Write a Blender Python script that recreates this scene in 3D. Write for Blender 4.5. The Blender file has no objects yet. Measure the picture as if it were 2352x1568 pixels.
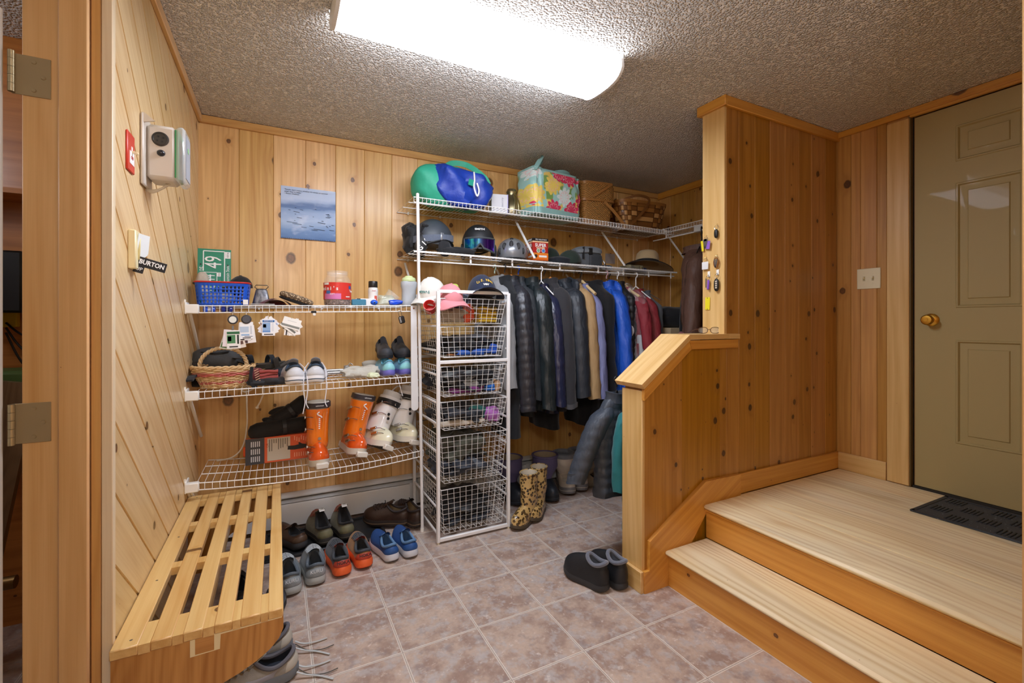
import bpy, bmesh, math, random
from math import sin, cos, pi, sqrt, radians as R
from mathutils import Vector as V, Matrix as M, Euler, noise

SC = bpy.context.scene
C = SC.collection
# ---------------------------------------------------------------- camera, world, exposure
cam_data = bpy.data.cameras.new('camera')
cam_data.lens = 16.0
cam_data.sensor_width = 36.0
cam_data.shift_y = -44.0 / 2352.0
cam_data.clip_start = 0.05
cam = bpy.data.objects.new('camera', cam_data)
cam.location = (0, 0, 1.2617)
cam.rotation_euler = (R(90), 0, -R(27.25))
C.objects.link(cam)
SC.camera = cam
world = bpy.data.worlds.new('world')
SC.world = world
world.use_nodes = True
world.node_tree.nodes['Background'].inputs[0].default_value = (0.9, 0.8, 0.7, 1)
world.node_tree.nodes['Background'].inputs[1].default_value = 0.03
SC.view_settings.view_transform = 'Standard'
SC.view_settings.look = 'None'
SC.view_settings.gamma = 1.0
SC.view_settings.use_curve_mapping = False
SC.view_settings.exposure = 1.2
SC.cycles.max_bounces = 8; SC.cycles.diffuse_bounces = 5; SC.cycles.glossy_bounces = 3; SC.cycles.transparent_max_bounces = 8
LAMP = 15.0           # strength of the fluorescent fixture's diffuser
GLOBE_FILL = 24.0           # strength of the added fill globe over the entry
CEIL = 2.449
rnd = random.Random(7)

# ---------------------------------------------------------------- geometry builder
class G:
    """collects faces; build() links them as one mesh object"""
    def __init__(s):
        s.v, s.f, s.m, s.g, s.cur = [], [], [], [], 0
        s.T = None; s.grain = None
    def off(s):
        return (rnd.uniform(0, 40), rnd.uniform(0, 40), rnd.uniform(0, 3))
    def add(s, vs, fs, gc=None):
        n = len(s.v)
        if s.T is not None: vs = [s.T @ V(p) for p in vs]
        s.v += [tuple(p) for p in vs]
        s.g += gc if gc else [tuple(p) for p in vs]
        for f in fs:
            s.f.append([n + i for i in f]); s.m.append(s.cur)
        return s
    def box(s, c, d, rot=None, bev=0.0, grain='x', off=None):
        hx, hy, hz = d[0] / 2, d[1] / 2, d[2] / 2
        b = min(bev, hx * .9, hy * .9, hz * .9)
        if b <= 0:
            vs = [V((x * hx, y * hy, z * hz)) for x in (-1, 1) for y in (-1, 1) for z in (-1, 1)]
            fs = [(0, 1, 3, 2), (4, 6, 7, 5), (0, 4, 5, 1), (2, 3, 7, 6), (0, 2, 6, 4), (1, 5, 7, 3)]
        else:
            vs, ix = [], {}
            for x in (-1, 1):
                for y in (-1, 1):
                    for z in (-1, 1):
                        for a in range(3):
                            p = [x * (hx - b), y * (hy - b), z * (hz - b)]
                            p[a] = (x * hx, y * hy, z * hz)[a]
                            ix[(x, y, z, a)] = len(vs); vs.append(V(p))
            fs = []
            for a in range(3):
                o = [i for i in range(3) if i != a]
                for sg in (-1, 1):
                    q = []
                    for (p, r) in ((-1, -1), (1, -1), (1, 1), (-1, 1)):
                        k = [0, 0, 0]; k[a] = sg; k[o[0]] = p; k[o[1]] = r
                        q.append(ix[(*k, a)])
                    flip = (sg < 0) != (a == 1)
                    fs.append(tuple(q[::-1] if flip else q))
            for a in range(3):
                o = [i for i in range(3) if i != a]
                for p in (-1, 1):
                    for r in (-1, 1):
                        k0 = [0, 0, 0]; k1 = [0, 0, 0]
                        k0[a] = -1; k1[a] = 1
                        for k in (k0, k1): k[o[0]] = p; k[o[1]] = r
                        fs.append((ix[(*k0, o[0])], ix[(*k1, o[0])], ix[(*k1, o[1])], ix[(*k0, o[1])]))
            for x in (-1, 1):
                for y in (-1, 1):
                    for z in (-1, 1):
                        fs.append(tuple(ix[(x, y, z, a)] for a in range(3)))
        off = off or s.off()
        o = {'x': (0, 1, 2), 'y': (1, 0, 2), 'z': (2, 0, 1), 'zy': (2, 1, 0), 'xz': (0, 2, 1), 'yz': (1, 2, 0)}[grain]
        gc = [tuple(p[o[i]] + off[i] for i in range(3)) for p in vs]
        mt = M.Translation(c)
        if rot is not None: mt = mt @ (rot if isinstance(rot, M) else Euler(rot).to_matrix().to_4x4())
        return s.add([mt @ p for p in vs], fs, gc)
    def prism(s, poly, d0, d1, plane='xz', grain=0.0, off=None):
        """extrude a 2-D polygon; plane xz -> along y, xy -> along z, yz -> along x; grain: direction angle in the plane"""
        n = len(poly); off = off or s.off()
        def P(a, b, d): return {'xz': (a, d, b), 'xy': (a, b, d), 'yz': (d, a, b)}[plane]
        vs = [P(a, b, d) for d in (d0, d1) for a, b in poly]
        ca, sa = cos(grain), sin(grain)
        gc = [(a * ca + b * sa + off[0], -a * sa + b * ca + off[1], d + off[2]) for d in (d0, d1) for a, b in poly]
        fs = [tuple(range(n))[::-1], tuple(range(n, 2 * n))]
        fs += [(i, (i + 1) % n, n + (i + 1) % n, n + i) for i in range(n)]
        return s.add(vs, fs, gc)
    def loft(s, rings, cap0=True, cap1=True, closed=True, gc=None):
        n = len(rings[0]); vs = [p for r in rings for p in r]; fs = []
        for i in range(len(rings) - 1):
            for j in range(n if closed else n - 1):
                k = (j + 1) % n
                fs.append((i * n + j, i * n + k, (i + 1) * n + k, (i + 1) * n + j))
        if closed and cap0: fs.append(tuple(range(n))[::-1])
        if closed and cap1: fs.append(tuple((len(rings) - 1) * n + j for j in range(n)))
        return s.add(vs, fs, gc)
    def tube(s, pts, r, n=6, closed=False, cap=True, flat=None):
        pts = [V(p) for p in pts]; N = len(pts); rings = []
        prev = None
        for i, p in enumerate(pts):
            if closed: t = pts[(i + 1) % N] - pts[i - 1]
            else: t = pts[min(i + 1, N - 1)] - pts[max(i - 1, 0)]
            if t.length < 1e-9: t = V((0, 0, 1))
            t.normalize()
            if prev is None:
                a = V((0, 0, 1)) if abs(t.z) < .9 else V((1, 0, 0))
                u = t.cross(a).normalized()
            else:
                u = prev - t * prev.dot(t)
                u = u.normalized() if u.length > 1e-6 else t.orthogonal().normalized()
            prev = u; w = t.cross(u)
            rr = r[i] if isinstance(r, (list, tuple)) else r
            f = flat or 1.0
            rings.append([p + u * (rr * cos(2 * pi * k / n)) + w * (rr * f * sin(2 * pi * k / n)) for k in range(n)])
        if closed: rings.append(rings[0])
        return s.loft(rings, cap and not closed, cap and not closed)
    def lathe(s, prof, n=24, c=(0, 0, 0), T=None, cap=True, wob=None):
        rings = []
        for r, z in prof:
            rings.append([V((r * cos(2 * pi * k / n) * (1 if not wob else wob(k / n, z)), r * sin(2 * pi * k / n) * (1 if not wob else wob(k / n, z)), z)) for k in range(n)])
        mt = M.Translation(c) @ (T if T is not None else M())
        return s.loft([[mt @ p for p in q] for q in rings], cap, cap)
    def grid(s, fn, nu, nv, cu=False, cv=False):
        vs = [fn(i / (nu if cu else nu - 1), j / (nv if cv else nv - 1)) for i in range(nu) for j in range(nv)]
        fs = []
        for i in range(nu if cu else nu - 1):
            for j in range(nv if cv else nv - 1):
                a, b = (i + 1) % nu, (j + 1) % nv
                fs.append((i * nv + j, a * nv + j, a * nv + b, i * nv + b))
        return s.add(vs, fs)
    def ell(s, c, r, n=20, m=12, p=1.0, fn=None, rot=None, z0=-1.0):
        """(super)ellipsoid, optionally cut off below z0 (fraction) and displaced by fn"""
        rings = []; c = V(c)
        a0 = math.asin(max(-1, min(1, z0)))
        sp = lambda x: math.copysign(abs(x) ** p, x)
        for i in range(m + 1):
            a = a0 + (pi / 2 - a0) * i / m
            ring = []
            for k in range(n):
                b = 2 * pi * k / n
                q = V((r[0] * sp(cos(a)) * sp(cos(b)), r[1] * sp(cos(a)) * sp(sin(b)), r[2] * sp(sin(a))))
                if fn: q = fn(q)
                if rot is not None: q = rot @ q
                ring.append(c + q)
            rings.append(ring)
        return s.loft(rings, True, True)
    def strip(s, pts, w, t, up=(0, 0, 1)):
        """flat strap along pts: width w along the binormal, thickness t"""
        pts = [V(p) for p in pts]; rings = []
        for i, p in enumerate(pts):
            d = (pts[min(i + 1, len(pts) - 1)] - pts[max(i - 1, 0)]).normalized()
            b = V(up[1]) if up[0] == 'b' else d.cross(V(up))
            b = b.normalized() if b.length > 1e-5 else d.orthogonal().normalized()
            nn = b.cross(d)
            rings.append([p + b * w / 2 + nn * t / 2, p - b * w / 2 + nn * t / 2, p - b * w / 2 - nn * t / 2, p + b * w / 2 - nn * t / 2])
        return s.loft(rings)
    def build(s, name, mat, parent=None, smooth=40, loc=None, rot=None, **kw):
        me = bpy.data.meshes.new(name)
        me.from_pydata(s.v, [], s.f)
        mats = mat if isinstance(mat, (list, tuple)) else [mat]
        for m in mats: me.materials.append(m)
        if len(mats) > 1: me.polygons.foreach_set('material_index', s.m)
        bm = bmesh.new(); bm.from_mesh(me)
        bmesh.ops.recalc_face_normals(bm, faces=bm.faces)
        bm.to_mesh(me); bm.free()
        at = me.attributes.new('gc', 'FLOAT_VECTOR', 'POINT')
        at.data.foreach_set('vector', [x for p in s.g for x in p])
        if smooth:
            me.shade_smooth(); me.set_sharp_from_angle(angle=R(smooth))
        o = bpy.data.objects.new(name, me)
        C.objects.link(o)
        if parent is not None: o.parent = parent
        if loc is not None: o.location = loc
        if rot is not None: o.rotation_euler = rot
        tag(o, **kw)
        return o

def tag(o, label=None, cat=None, group=None, kind=None):
    if label: o['label'] = label
    if cat: o['category'] = cat
    if group: o['group'] = group
    if kind: o['kind'] = kind
    return o
def thing(name, label, cat, loc=(0, 0, 0), rz=0.0, group=None, kind=None, rot=None):
    o = bpy.data.objects.new(name, None)
    C.objects.link(o); o.location = loc
    o.rotation_euler = rot if rot is not None else (0, 0, rz)
    o.empty_display_size = .05
    return tag(o, label, cat, group, kind)
def dup(root, loc=None, rot=None, label=None, group=None):
    r = root.copy(); C.objects.link(r)
    if loc is not None: r.location = loc
    if rot is not None: r.rotation_euler = rot
    if label: r['label'] = label
    if group: r['group'] = group
    for ch in list(root.children):
        c = ch.copy(); C.objects.link(c); c.parent = r
        for g in list(ch.children):
            d = g.copy(); C.objects.link(d); d.parent = c
    return r
def text(s, parent, loc, rot, size, mat, name='lettering', align='CENTER', ext=.0004, sx=1.0, bold=0.0):
    cu = bpy.data.curves.new(name, 'FONT')
    cu.body = s; cu.size = size; cu.align_x = align; cu.align_y = 'CENTER'
    cu.extrude = ext; cu.offset = bold; cu.resolution_u = 2
    cu.materials.append(mat)
    tmp = bpy.data.objects.new('tmp', cu)
    me = bpy.data.meshes.new_from_object(tmp); bpy.data.objects.remove(tmp)
    o = bpy.data.objects.new(name, me); C.objects.link(o)
    o.parent = parent; o.location = loc; o.rotation_euler = rot; o.scale = (sx, 1, 1)
    return o
FACE_FRONT = (R(90), 0, 0)          # lettering read from -Y
def clampf(x, a=0.0, b=1.0): return a if x < a else b if x > b else x
def sm(x, a=0.0, b=1.0):
    t = clampf((x - a) / (b - a)); return t * t * (3 - 2 * t)
def mix(a, b, t): return a + (b - a) * t
def arc(c, r, a0, a1, n, ax=(1, 0, 0), ay=(0, 0, 1)):
    ax, ay, c = V(ax), V(ay), V(c)
    return [c + ax * (r * cos(a0 + (a1 - a0) * i / (n - 1))) + ay * (r * sin(a0 + (a1 - a0) * i / (n - 1))) for i in range(n)]
def curve(pts, n=8):
    """Catmull-Rom through pts"""
    P = [V(p) for p in pts]; P = [P[0] * 2 - P[1]] + P + [P[-1] * 2 - P[-2]]; out = []
    for i in range(1, len(P) - 2):
        for k in range(n):
            t = k / n
            out.append(.5 * ((2 * P[i]) + (P[i + 1] - P[i - 1]) * t + (2 * P[i - 1] - 5 * P[i] + 4 * P[i + 1] - P[i + 2]) * t * t + (3 * P[i] - P[i - 1] - 3 * P[i + 1] + P[i + 2]) * t ** 3))
    return out + [P[-2]]

# ---------------------------------------------------------------- materials
def lin(h):
    h = h.lstrip('#'); o = []
    for i in (0, 2, 4):
        c = int(h[i:i + 2], 16) / 255
        o.append(c / 12.92 if c <= .04045 else ((c + .055) / 1.055) ** 2.4)
    return (*o, 1.0)
class N:
    """small node-tree helper"""
    def __init__(s, name):
        s.mat = bpy.data.materials.new(name); s.mat.use_nodes = True
        s.t = s.mat.node_tree; s.b = s.t.nodes['Principled BSDF']
    def n(s, kind, props=None, **ins):
        nd = s.t.nodes.new('ShaderNode' + kind)
        for k, v in (props or {}).items(): setattr(nd, k, v)
        for k, v in ins.items():
            key = k.replace('_', ' ')
            if k[0] == 'i' and k[1:].isdigit(): sock = nd.inputs[int(k[1:])]
            else: sock = nd.inputs[key]
            s.put(sock, v)
        return nd
    def put(s, sock, v):
        if isinstance(v, bpy.types.NodeSocket): s.t.links.new(v, sock)
        elif isinstance(v, bpy.types.Node): s.t.links.new(v.outputs[0], sock)
        else: sock.default_value = v
    def math(s, op, a, b=None, c=None, clamp=False):
        nd = s.t.nodes.new('ShaderNodeMath'); nd.operation = op; nd.use_clamp = clamp
        s.put(nd.inputs[0], a)
        if b is not None: s.put(nd.inputs[1], b)
        if c is not None: s.put(nd.inputs[2], c)
        return nd.outputs[0]
    def mixc(s, f, a, b, blend='MIX'):
        nd = s.t.nodes.new('ShaderNodeMix'); nd.data_type = 'RGBA'; nd.blend_type = blend
        s.put(nd.inputs[0], f); s.put(nd.inputs[6], a); s.put(nd.inputs[7], b)
        return nd.outputs[2]
    def ramp(s, x, lo, hi, a=0.0, b=1.0):
        nd = s.t.nodes.new('ShaderNodeMapRange'); nd.interpolation_type = 'SMOOTHSTEP'
        s.put(nd.inputs[0], x); s.put(nd.inputs[1], lo); s.put(nd.inputs[2], hi); s.put(nd.inputs[3], a); s.put(nd.inputs[4], b)
        return nd.outputs[0]
    def vscale(s, v, sc):
        nd = s.t.nodes.new('ShaderNodeVectorMath'); nd.operation = 'MULTIPLY'
        s.put(nd.inputs[0], v); nd.inputs[1].default_value = sc
        return nd.outputs[0]
    def noise(s, v, scale=5.0, detail=3.0, rough=.5, dim='3D'):
        nd = s.t.nodes.new('ShaderNodeTexNoise'); nd.noise_dimensions = dim
        s.put(nd.inputs['Vector'], v); nd.inputs['Scale'].default_value = scale
        nd.inputs['Detail'].default_value = detail; nd.inputs['Roughness'].default_value = rough
        return nd.outputs[0]
    def bump(s, h, strength=.3, dist=.002, normal=None):
        nd = s.t.nodes.new('ShaderNodeBump'); nd.inputs['Strength'].default_value = strength; nd.inputs['Distance'].default_value = dist
        s.put(nd.inputs['Height'], h)
        if normal is not None: s.put(nd.inputs['Normal'], normal)
        s.t.links.new(nd.outputs[0], s.b.inputs['Normal'])
        return nd.outputs[0]
    def set(s, **k):
        for kk, v in k.items(): s.put(s.b.inputs[kk.replace('_', ' ')], v)
        return s
    def obj(s): return s.n('TexCoord').outputs['Object']
_mc = {}
def plain(col, rough=.5, metal=0.0, coat=0.0, spec=.5, trans=0.0, alpha=1.0, name='paint'):
    k = (col, rough, metal, coat, spec, trans, alpha)
    if k not in _mc:
        m = N(name).set(Base_Color=lin(col), Roughness=rough, Metallic=metal, Coat_Weight=coat, Specular_IOR_Level=spec, Transmission_Weight=trans, Alpha=alpha)
        _mc[k] = m.mat
    return _mc[k]
def cloth(col, rough=.9, scale=260.0, bump=.35, var=.22, sheen=.15, wr=18.0, wrb=.5, col2=None):
    """woven / knitted fabric: fine weave, soft wrinkles and a little tone variation"""
    k = ('c', col, rough, scale, bump, var, sheen, wr, wrb, col2)
    if k not in _mc:
        m = N('fabric'); o = m.obj()
        w = m.noise(o, scale, 2.0); big = m.noise(o, wr, 3.0, .6)
        c = lin(col); d = lin(col2) if col2 else tuple([x * (1 - var * 1.5) for x in c[:3]] + [1])
        m.set(Base_Color=m.mixc(m.math('MULTIPLY', m.math('ADD', w, big), .5), c, d), Roughness=rough, Sheen_Weight=sheen)
        h = m.math('ADD', m.math('MULTIPLY', w, .12), m.math('MULTIPLY', big, wrb))
        m.bump(h, bump, .012)
        _mc[k] = m.mat
    return _mc[k]
def shell(col, rough=.55, s=1.0):
    """outerwear fabric: soft creases that run mostly downwards"""
    k = ('s', col, rough, s)
    if k not in _mc:
        m = N('shell_fabric'); o = m.obj(); a = m.noise(m.vscale(o, (11 * s, 11 * s, 3.2 * s)), 1.0, 3.0, .55); b = m.noise(m.vscale(o, (26 * s, 26 * s, 15 * s)), 1.0, 2.0); w = m.noise(o, 500.0, 1.0)
        c = lin(col); m.set(Base_Color=m.mixc(a, tuple([x * 1.25 + .004 for x in c[:3]] + [1]), tuple([x * .75 for x in c[:3]] + [1])), Roughness=m.math('MULTIPLY_ADD', a, .15, rough - .07))
        m.bump(m.math('ADD', m.math('MULTIPLY', m.math('ABSOLUTE', m.math('SUBTRACT', a, .5)), 2.2), m.math('ADD', m.math('MULTIPLY', b, .5), m.math('MULTIPLY', w, .03))), .55, .016)
        _mc[k] = m.mat
    return _mc[k]
def wood(name, light, dark, ring=70.0, knots=1.0, knot_scale=3.4, rough=.38, coat=.25, tint=.16, streak=.75, ringamt=.38, knotcol='4a2810', wear=None, grey=0.0):
    m = N(name)
    gc = m.n('Attribute', {'attribute_name': 'gc'}).outputs['Vector']
    sep = m.n('SeparateXYZ', Vector=gc)
    L, A, B = sep.outputs
    isl = m.n('NewGeometry').outputs['Random Per Island']
    # knots: one candidate per cell, only some of them real
    kv = m.n('CombineXYZ', X=m.math('MULTIPLY', L, knot_scale), Y=m.math('MULTIPLY', A, knot_scale * 1.25))
    vo = m.n('TexVoronoi', {'voronoi_dimensions': '2D', 'feature': 'F1'}, Vector=kv, Scale=1.0, Randomness=1.0)
    sz = m.ramp(vo.outputs['Color'], 1.0 - .70 * knots, 1.0, 0.0, .105)
    sz = m.math('MULTIPLY', m.math('POWER', m.math('DIVIDE', sz, .105), 2.2), .115)
    kd = m.math('ADD', vo.outputs['Distance'], m.math('MULTIPLY', m.math('SUBTRACT', m.noise(gc, 60.0, 1.0), .5), .03))
    ratio = m.math('DIVIDE', kd, m.math('ADD', sz, .0005))
    core = m.ramp(ratio, 1.05, .8)
    rim = m.math('MULTIPLY', m.ramp(ratio, 1.35, 1.0), m.ramp(ratio, .6, .95))
    halo = m.math('MULTIPLY', m.ramp(ratio, 4.2, 1.0), m.ramp(sz, 0.0, .02))
    # growth rings: slow wander along the board
    wander = m.noise(m.vscale(gc, (.55, 4.0, 4.0)), 1.0, 2.0)
    wander2 = m.noise(m.vscale(gc, (3.0, 22.0, 22.0)), 1.0, 2.0)
    ra = m.math('ADD', A, m.math('MULTIPLY', wander, .42))
    ra = m.math('ADD', ra, m.math('MULTIPLY', wander2, .022))
    ra = m.math('ADD', ra, m.math('MULTIPLY', halo, .035))
    ra = m.math('ADD', ra, m.math('MULTIPLY', B, .5))
    ringv = m.math('MULTIPLY_ADD', m.math('SINE', m.math('MULTIPLY', ra, ring * 6.283)), .5, .5)
    ringv = m.math('POWER', ringv, 2.2)
    st = m.noise(m.vscale(gc, (1.4, 48.0, 48.0)), 1.0, 2.0, .6)
    fine = m.noise(m.vscale(gc, (6.0, 420.0, 420.0)), 1.0, 0.0)
    broad = m.noise(m.vscale(gc, (.5, 9.0, 9.0)), 1.0, 2.0)
    f = m.math('ADD', m.math('MULTIPLY', ringv, ringamt * .6), m.math('MULTIPLY', m.ramp(st, .3, .72), streak * .5))
    f = m.math('ADD', f, m.math('MULTIPLY', m.ramp(broad, .35, .7), .28))
    f = m.math('ADD', f, m.math('MULTIPLY', m.math('SUBTRACT', fine, .5), .22), clamp=True)
    col = m.mixc(f, lin(light), lin(dark))
    hsv = m.n('HueSaturation', Hue=m.math('MULTIPLY_ADD', isl, .008, .496), Saturation=m.math('MULTIPLY_ADD', isl, tint, 1 - tint * .4), Value=m.math('MULTIPLY_ADD', isl, -tint * 1.6, 1 + tint * .8), Color=col)
    col = hsv.outputs[0]
    if wear:
        wn = m.noise(m.vscale(gc, (1.2, 4.0, 4.0)), 1.0, 3.0)
        col = m.mixc(m.ramp(wn, .40, .68, 0.0, grey), col, m.mixc(ringv, lin(wear), lin('c6b694')))
    col = m.mixc(m.math('MULTIPLY', halo, .35), col, lin(dark))
    kc = m.mixc(m.ramp(m.noise(gc, 55.0, 1.0), .35, .65), lin(knotcol), tuple([x * 2.2 for x in lin(knotcol)[:3]] + [1]))
    col = m.mixc(m.math('MULTIPLY', core, .85), col, kc)
    col = m.mixc(m.math('MULTIPLY', rim, .7), col, lin('33190a'))
    m.set(Base_Color=col, Roughness=m.math('MULTIPLY_ADD', st, .18, rough - .06), Coat_Weight=coat, Coat_Roughness=.22)
    m.bump(m.math('ADD', m.math('MULTIPLY', st, .5), m.math('ADD', m.math('MULTIPLY', fine, .4), m.math('MULTIPLY', ringv, .25))), .12, .002)
    return m.mat
def emis(col, s):
    m = N('glow'); m.set(Base_Color=(.9, .9, .9, 1), Emission_Color=lin(col), Emission_Strength=s); return m.mat

W_LEFT = wood('pine_left', 'e9cf9f', 'c9a268', ring=20, knots=1.1, tint=.10, ringamt=.25)
W_BACK = wood('pine_back', 'e6be7c', 'b98240', ring=20, knots=1.1, tint=.12, ringamt=.26)
W_PART = wood('pine_partition', 'bd8840', '8e5b20', ring=22, knots=1.15, knot_scale=6.2, tint=.16, ringamt=.28, knotcol='2e1608')
W_RIGHT = wood('pine_right', 'cd9d58', 'a27036', ring=18, knots=1.0, knot_scale=4.0, tint=.10, ringamt=.3, knotcol='3a1e0c')
W_END = wood('pine_end', 'e6c38a', 'c99b5a', ring=18, knots=.4, tint=.08)
W_TRIM = wood('pine_trim', 'd9aa6a', 'b47f43', ring=24, knots=.25, tint=.1)
W_STEP = wood('pine_riser', 'dfa550', 'b87428', ring=18, knots=.5, tint=.06, ringamt=.22)
W_TREAD = wood('pine_tread', 'f6e6ba', 'd2ad72', ring=24, knots=.12, tint=.05, ringamt=.5, streak=.5, rough=.5, coat=.08, wear='e6dcc6', grey=.45)
W_BENCH = wood('pine_bench', 'ecc987', 'cd9750', ring=20, knots=.9, knot_scale=4.2, tint=.10, ringamt=.34, rough=.3, coat=.4)
W_BENCHE = wood('pine_bench_end', 'd19a58', 'a06426', ring=40, knots=.25, tint=.06, ringamt=.6)
W_JAMB = wood('pine_jamb', 'e8c08c', 'c9985e', ring=20, knots=.3, tint=.2, ringamt=.3, rough=.4, coat=.12)
W_PALE = wood('pine_raw', 'f0e0c0', 'dcc29a', ring=20, knots=.5, knot_scale=2.2, tint=.04, coat=.0)
W_PLY = wood('plywood_shop', 'c9823f', '9a5a22', ring=20, knots=.5, tint=.1)

WIRE = plain('f1f1ee', .38, coat=.3, name='wire_white')
WHITE_PL = plain('f2f1ea', .42, name='plastic_white')
BLACK_PL = plain('161616', .45, name='plastic_black')
CHROME = plain('c9c9c8', .22, 1.0, name='steel')
STEEL = plain('9a9a98', .35, 1.0, name='steel_dull')
BRASS = plain('d2a548', .28, 1.0, name='brass')
BLACK = cloth('15161a', var=.3)
WHITE_INK = plain('f4f4f2', .6, name='ink_white')
BLACK_INK = plain('1a1a1c', .6, name='ink_black')
# ================================================================ lamp, floor, ceiling, walls
def lamp_fixture():
    t = thing('ceiling_light', 'long white fluorescent wraparound light glowing on the textured ceiling', 'ceiling light', (0.777, 1.727, CEIL))
    L = 0.600
    def prof(w, d, top=0.0, n=14):
        pts = []
        for i in range(n + 1):
            a = pi * i / n
            x = -cos(a); x = math.copysign(abs(x) ** .75, x)
            q = sin(a) ** .62; pts.append((x * w / 2 * (.95 + .05 * min(1, q / .38)) , top - d * q))
        return pts
    p = prof(.300, .090, -.008, 28)
    for nm, q, s in (('side_lens', p[:6], .5), ('lens', p[5:-5], 1.0), ('side_lens', p[-6:], .5)):
        g = G(); g.loft([[V((x, a, b)) for a, b in q] for x in (-L + .012, L - .012)], closed=False); g.build(nm, emis('e9f0ff', LAMP * s), t)
    for s in (-1, 1):
        g = G(); p = prof(.306, .093, -.007)
        g.prism(p, min(s * L, s * (L - .014)), max(s * L, s * (L - .014)), 'yz')
        g.build('end_cap', plain('eef1f2', .4, name='lamp_end'), t)
    g = G(); g.box((0, 0, -.008), (2 * L, .26, .016), bev=.003)
    g.build('housing', plain('e8ebec', .4, name='lamp_housing'), t)
lamp_fixture()

def tile_material():
    m = N('floor_tile'); o = m.obj(); x, y, z = m.n('SeparateXYZ', Vector=o).outputs
    u = m.math('DIVIDE', m.math('SUBTRACT', x, .115), .31); v = m.math('DIVIDE', m.math('SUBTRACT', y, 2.357), .31)
    ds = []
    for c in (u, v):
        fr = m.math('FRACT', m.math('ADD', c, 40.5)); ds.append(m.math('ABSOLUTE', m.math('SUBTRACT', fr, .5)))
    d = m.math('MINIMUM', *ds)
    cell = m.n('CombineXYZ', X=m.math('FLOOR', m.math('ADD', u, 40.0)), Y=m.math('FLOOR', m.math('ADD', v, 40.0)))
    wn = m.n('TexWhiteNoise', {'noise_dimensions': '2D'}, Vector=cell)
    ov = m.n('VectorMath', {'operation': 'MULTIPLY_ADD'}, i0=wn.outputs['Color'], i1=(7, 7, 7), i2=o).outputs[0]
    a = m.noise(ov, 9.0, 4.0, .62); b = m.noise(ov, 22.0, 3.0, .65); c = m.noise(ov, 70.0, 1.0)
    col = m.mixc(m.ramp(a, .36, .62), lin('9f877a'), lin('c2ad9d'))
    col = m.mixc(m.ramp(b, .46, .66, 0, .8), col, lin('b8b2b0'))
    col = m.mixc(m.ramp(m.noise(ov, 34.0, 4.0, .7), .57, .72, 0, .7), col, lin('dcd2c9'))
    col = m.mixc(m.ramp(m.noise(ov, 16.0, 4.0, .6), .55, .72, 0, .55), col, lin('8f8281'))
    col = m.mixc(m.ramp(c, .3, .75, 0, .14), col, lin('6e5c53'))
    jit = m.math('MULTIPLY', m.math('SUBTRACT', m.noise(o, 160.0, 2.0), .5), .006)
    dj = m.math('ADD', d, jit)
    band = m.ramp(dj, .0185, .0145); mid = m.ramp(dj, .0052, .003)
    col = m.mixc(m.math('MULTIPLY', band, .8), col, lin('dcd3c8'))
    col = m.mixc(m.math('MULTIPLY', mid, .75), col, lin('8b7f74'))
    m.set(Base_Color=col, Roughness=m.math('MULTIPLY_ADD', b, .25, .28), Coat_Weight=.15, Coat_Roughness=.3)
    h = m.math('ADD', m.ramp(dj, .003, .017), m.math('MULTIPLY', b, .35))
    m.bump(h, .35, .0025)
    return m.mat
def popcorn():
    m = N('ceiling_texture'); o = m.obj()
    v1 = m.n('TexVoronoi', {'feature': 'F1'}, Vector=o, Scale=95.0).outputs['Distance']
    n1 = m.noise(o, 75.0, 2.0, .65); n2 = m.noise(o, 210.0, 0.0)
    h = m.math('ADD', m.math('MULTIPLY', m.ramp(v1, .70, .20), 1.0), m.math('ADD', m.math('MULTIPLY', n1, .9), m.math('MULTIPLY', n2, .4)))
    m.set(Base_Color=lin('f0ece4'), Roughness=.95, Specular_IOR_Level=.2)
    m.bump(h, 1.0, .011)
    return m.mat
g = G(); g.box((.45, .9, -.04), (7.2, 5.2, .08)); g.build('floor', tile_material(), kind='structure')
g = G(); g.box((.45, .9, CEIL + .04), (7.2, 5.2, .08)); g.build('ceiling', popcorn(), kind='structure')

YB, XL, XR, YP, YPB = 3.13, -.402, 3.135, 1.615, 1.752
def board_wall(name, mat, seams, z0, z1, fixed, axis, thick=.018, side=-1, backing=True, top=None, loc0=None):
    """upright tongue-and-groove boards; axis x: wall in the XZ plane at y=fixed, axis y: in the YZ plane at x=fixed; side: where the face looks"""
    g = G()
    for a, b in zip(seams[:-1], seams[1:]):
        w = b - a - .0012; c = (a + b) / 2
        if top:
            pa, pb = top(a), top(b)
            poly = [(a + .0006, z0), (b - .0006, z0), (b - .0006, pb), (a + .0006, pa)]
            extra = [(q, top(q)) for q in (1.80,) if a < q < b]
            if extra: poly = poly[:3] + extra + poly[3:]
            lo, hi = sorted((fixed, fixed - side * thick))
            off = g.off()
            g.prism(poly, lo, hi, 'xz', pi / 2, off)
        elif axis == 'x':
            g.box((c, fixed - side * thick / 2, (z0 + z1) / 2), (w, thick, z1 - z0), bev=.0028, grain='z')
        else:
            g.box((fixed - side * thick / 2, c, (z0 + z1) / 2), (thick, w, z1 - z0), bev=.0028, grain='zy')
    return g
s_back = [-.42, -.203, -.023, .156, .333, .512, .692] + [.692 + .1785 * i for i in range(1, 14)] + [3.16]
g = board_wall('wall_back', W_BACK, s_back, 0, CEIL, YB, 'x')
g.box((1.37, YB + .03, CEIL / 2), (3.7, .02, CEIL)); g.build('wall_back', W_BACK, kind='structure', smooth=None)

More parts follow.
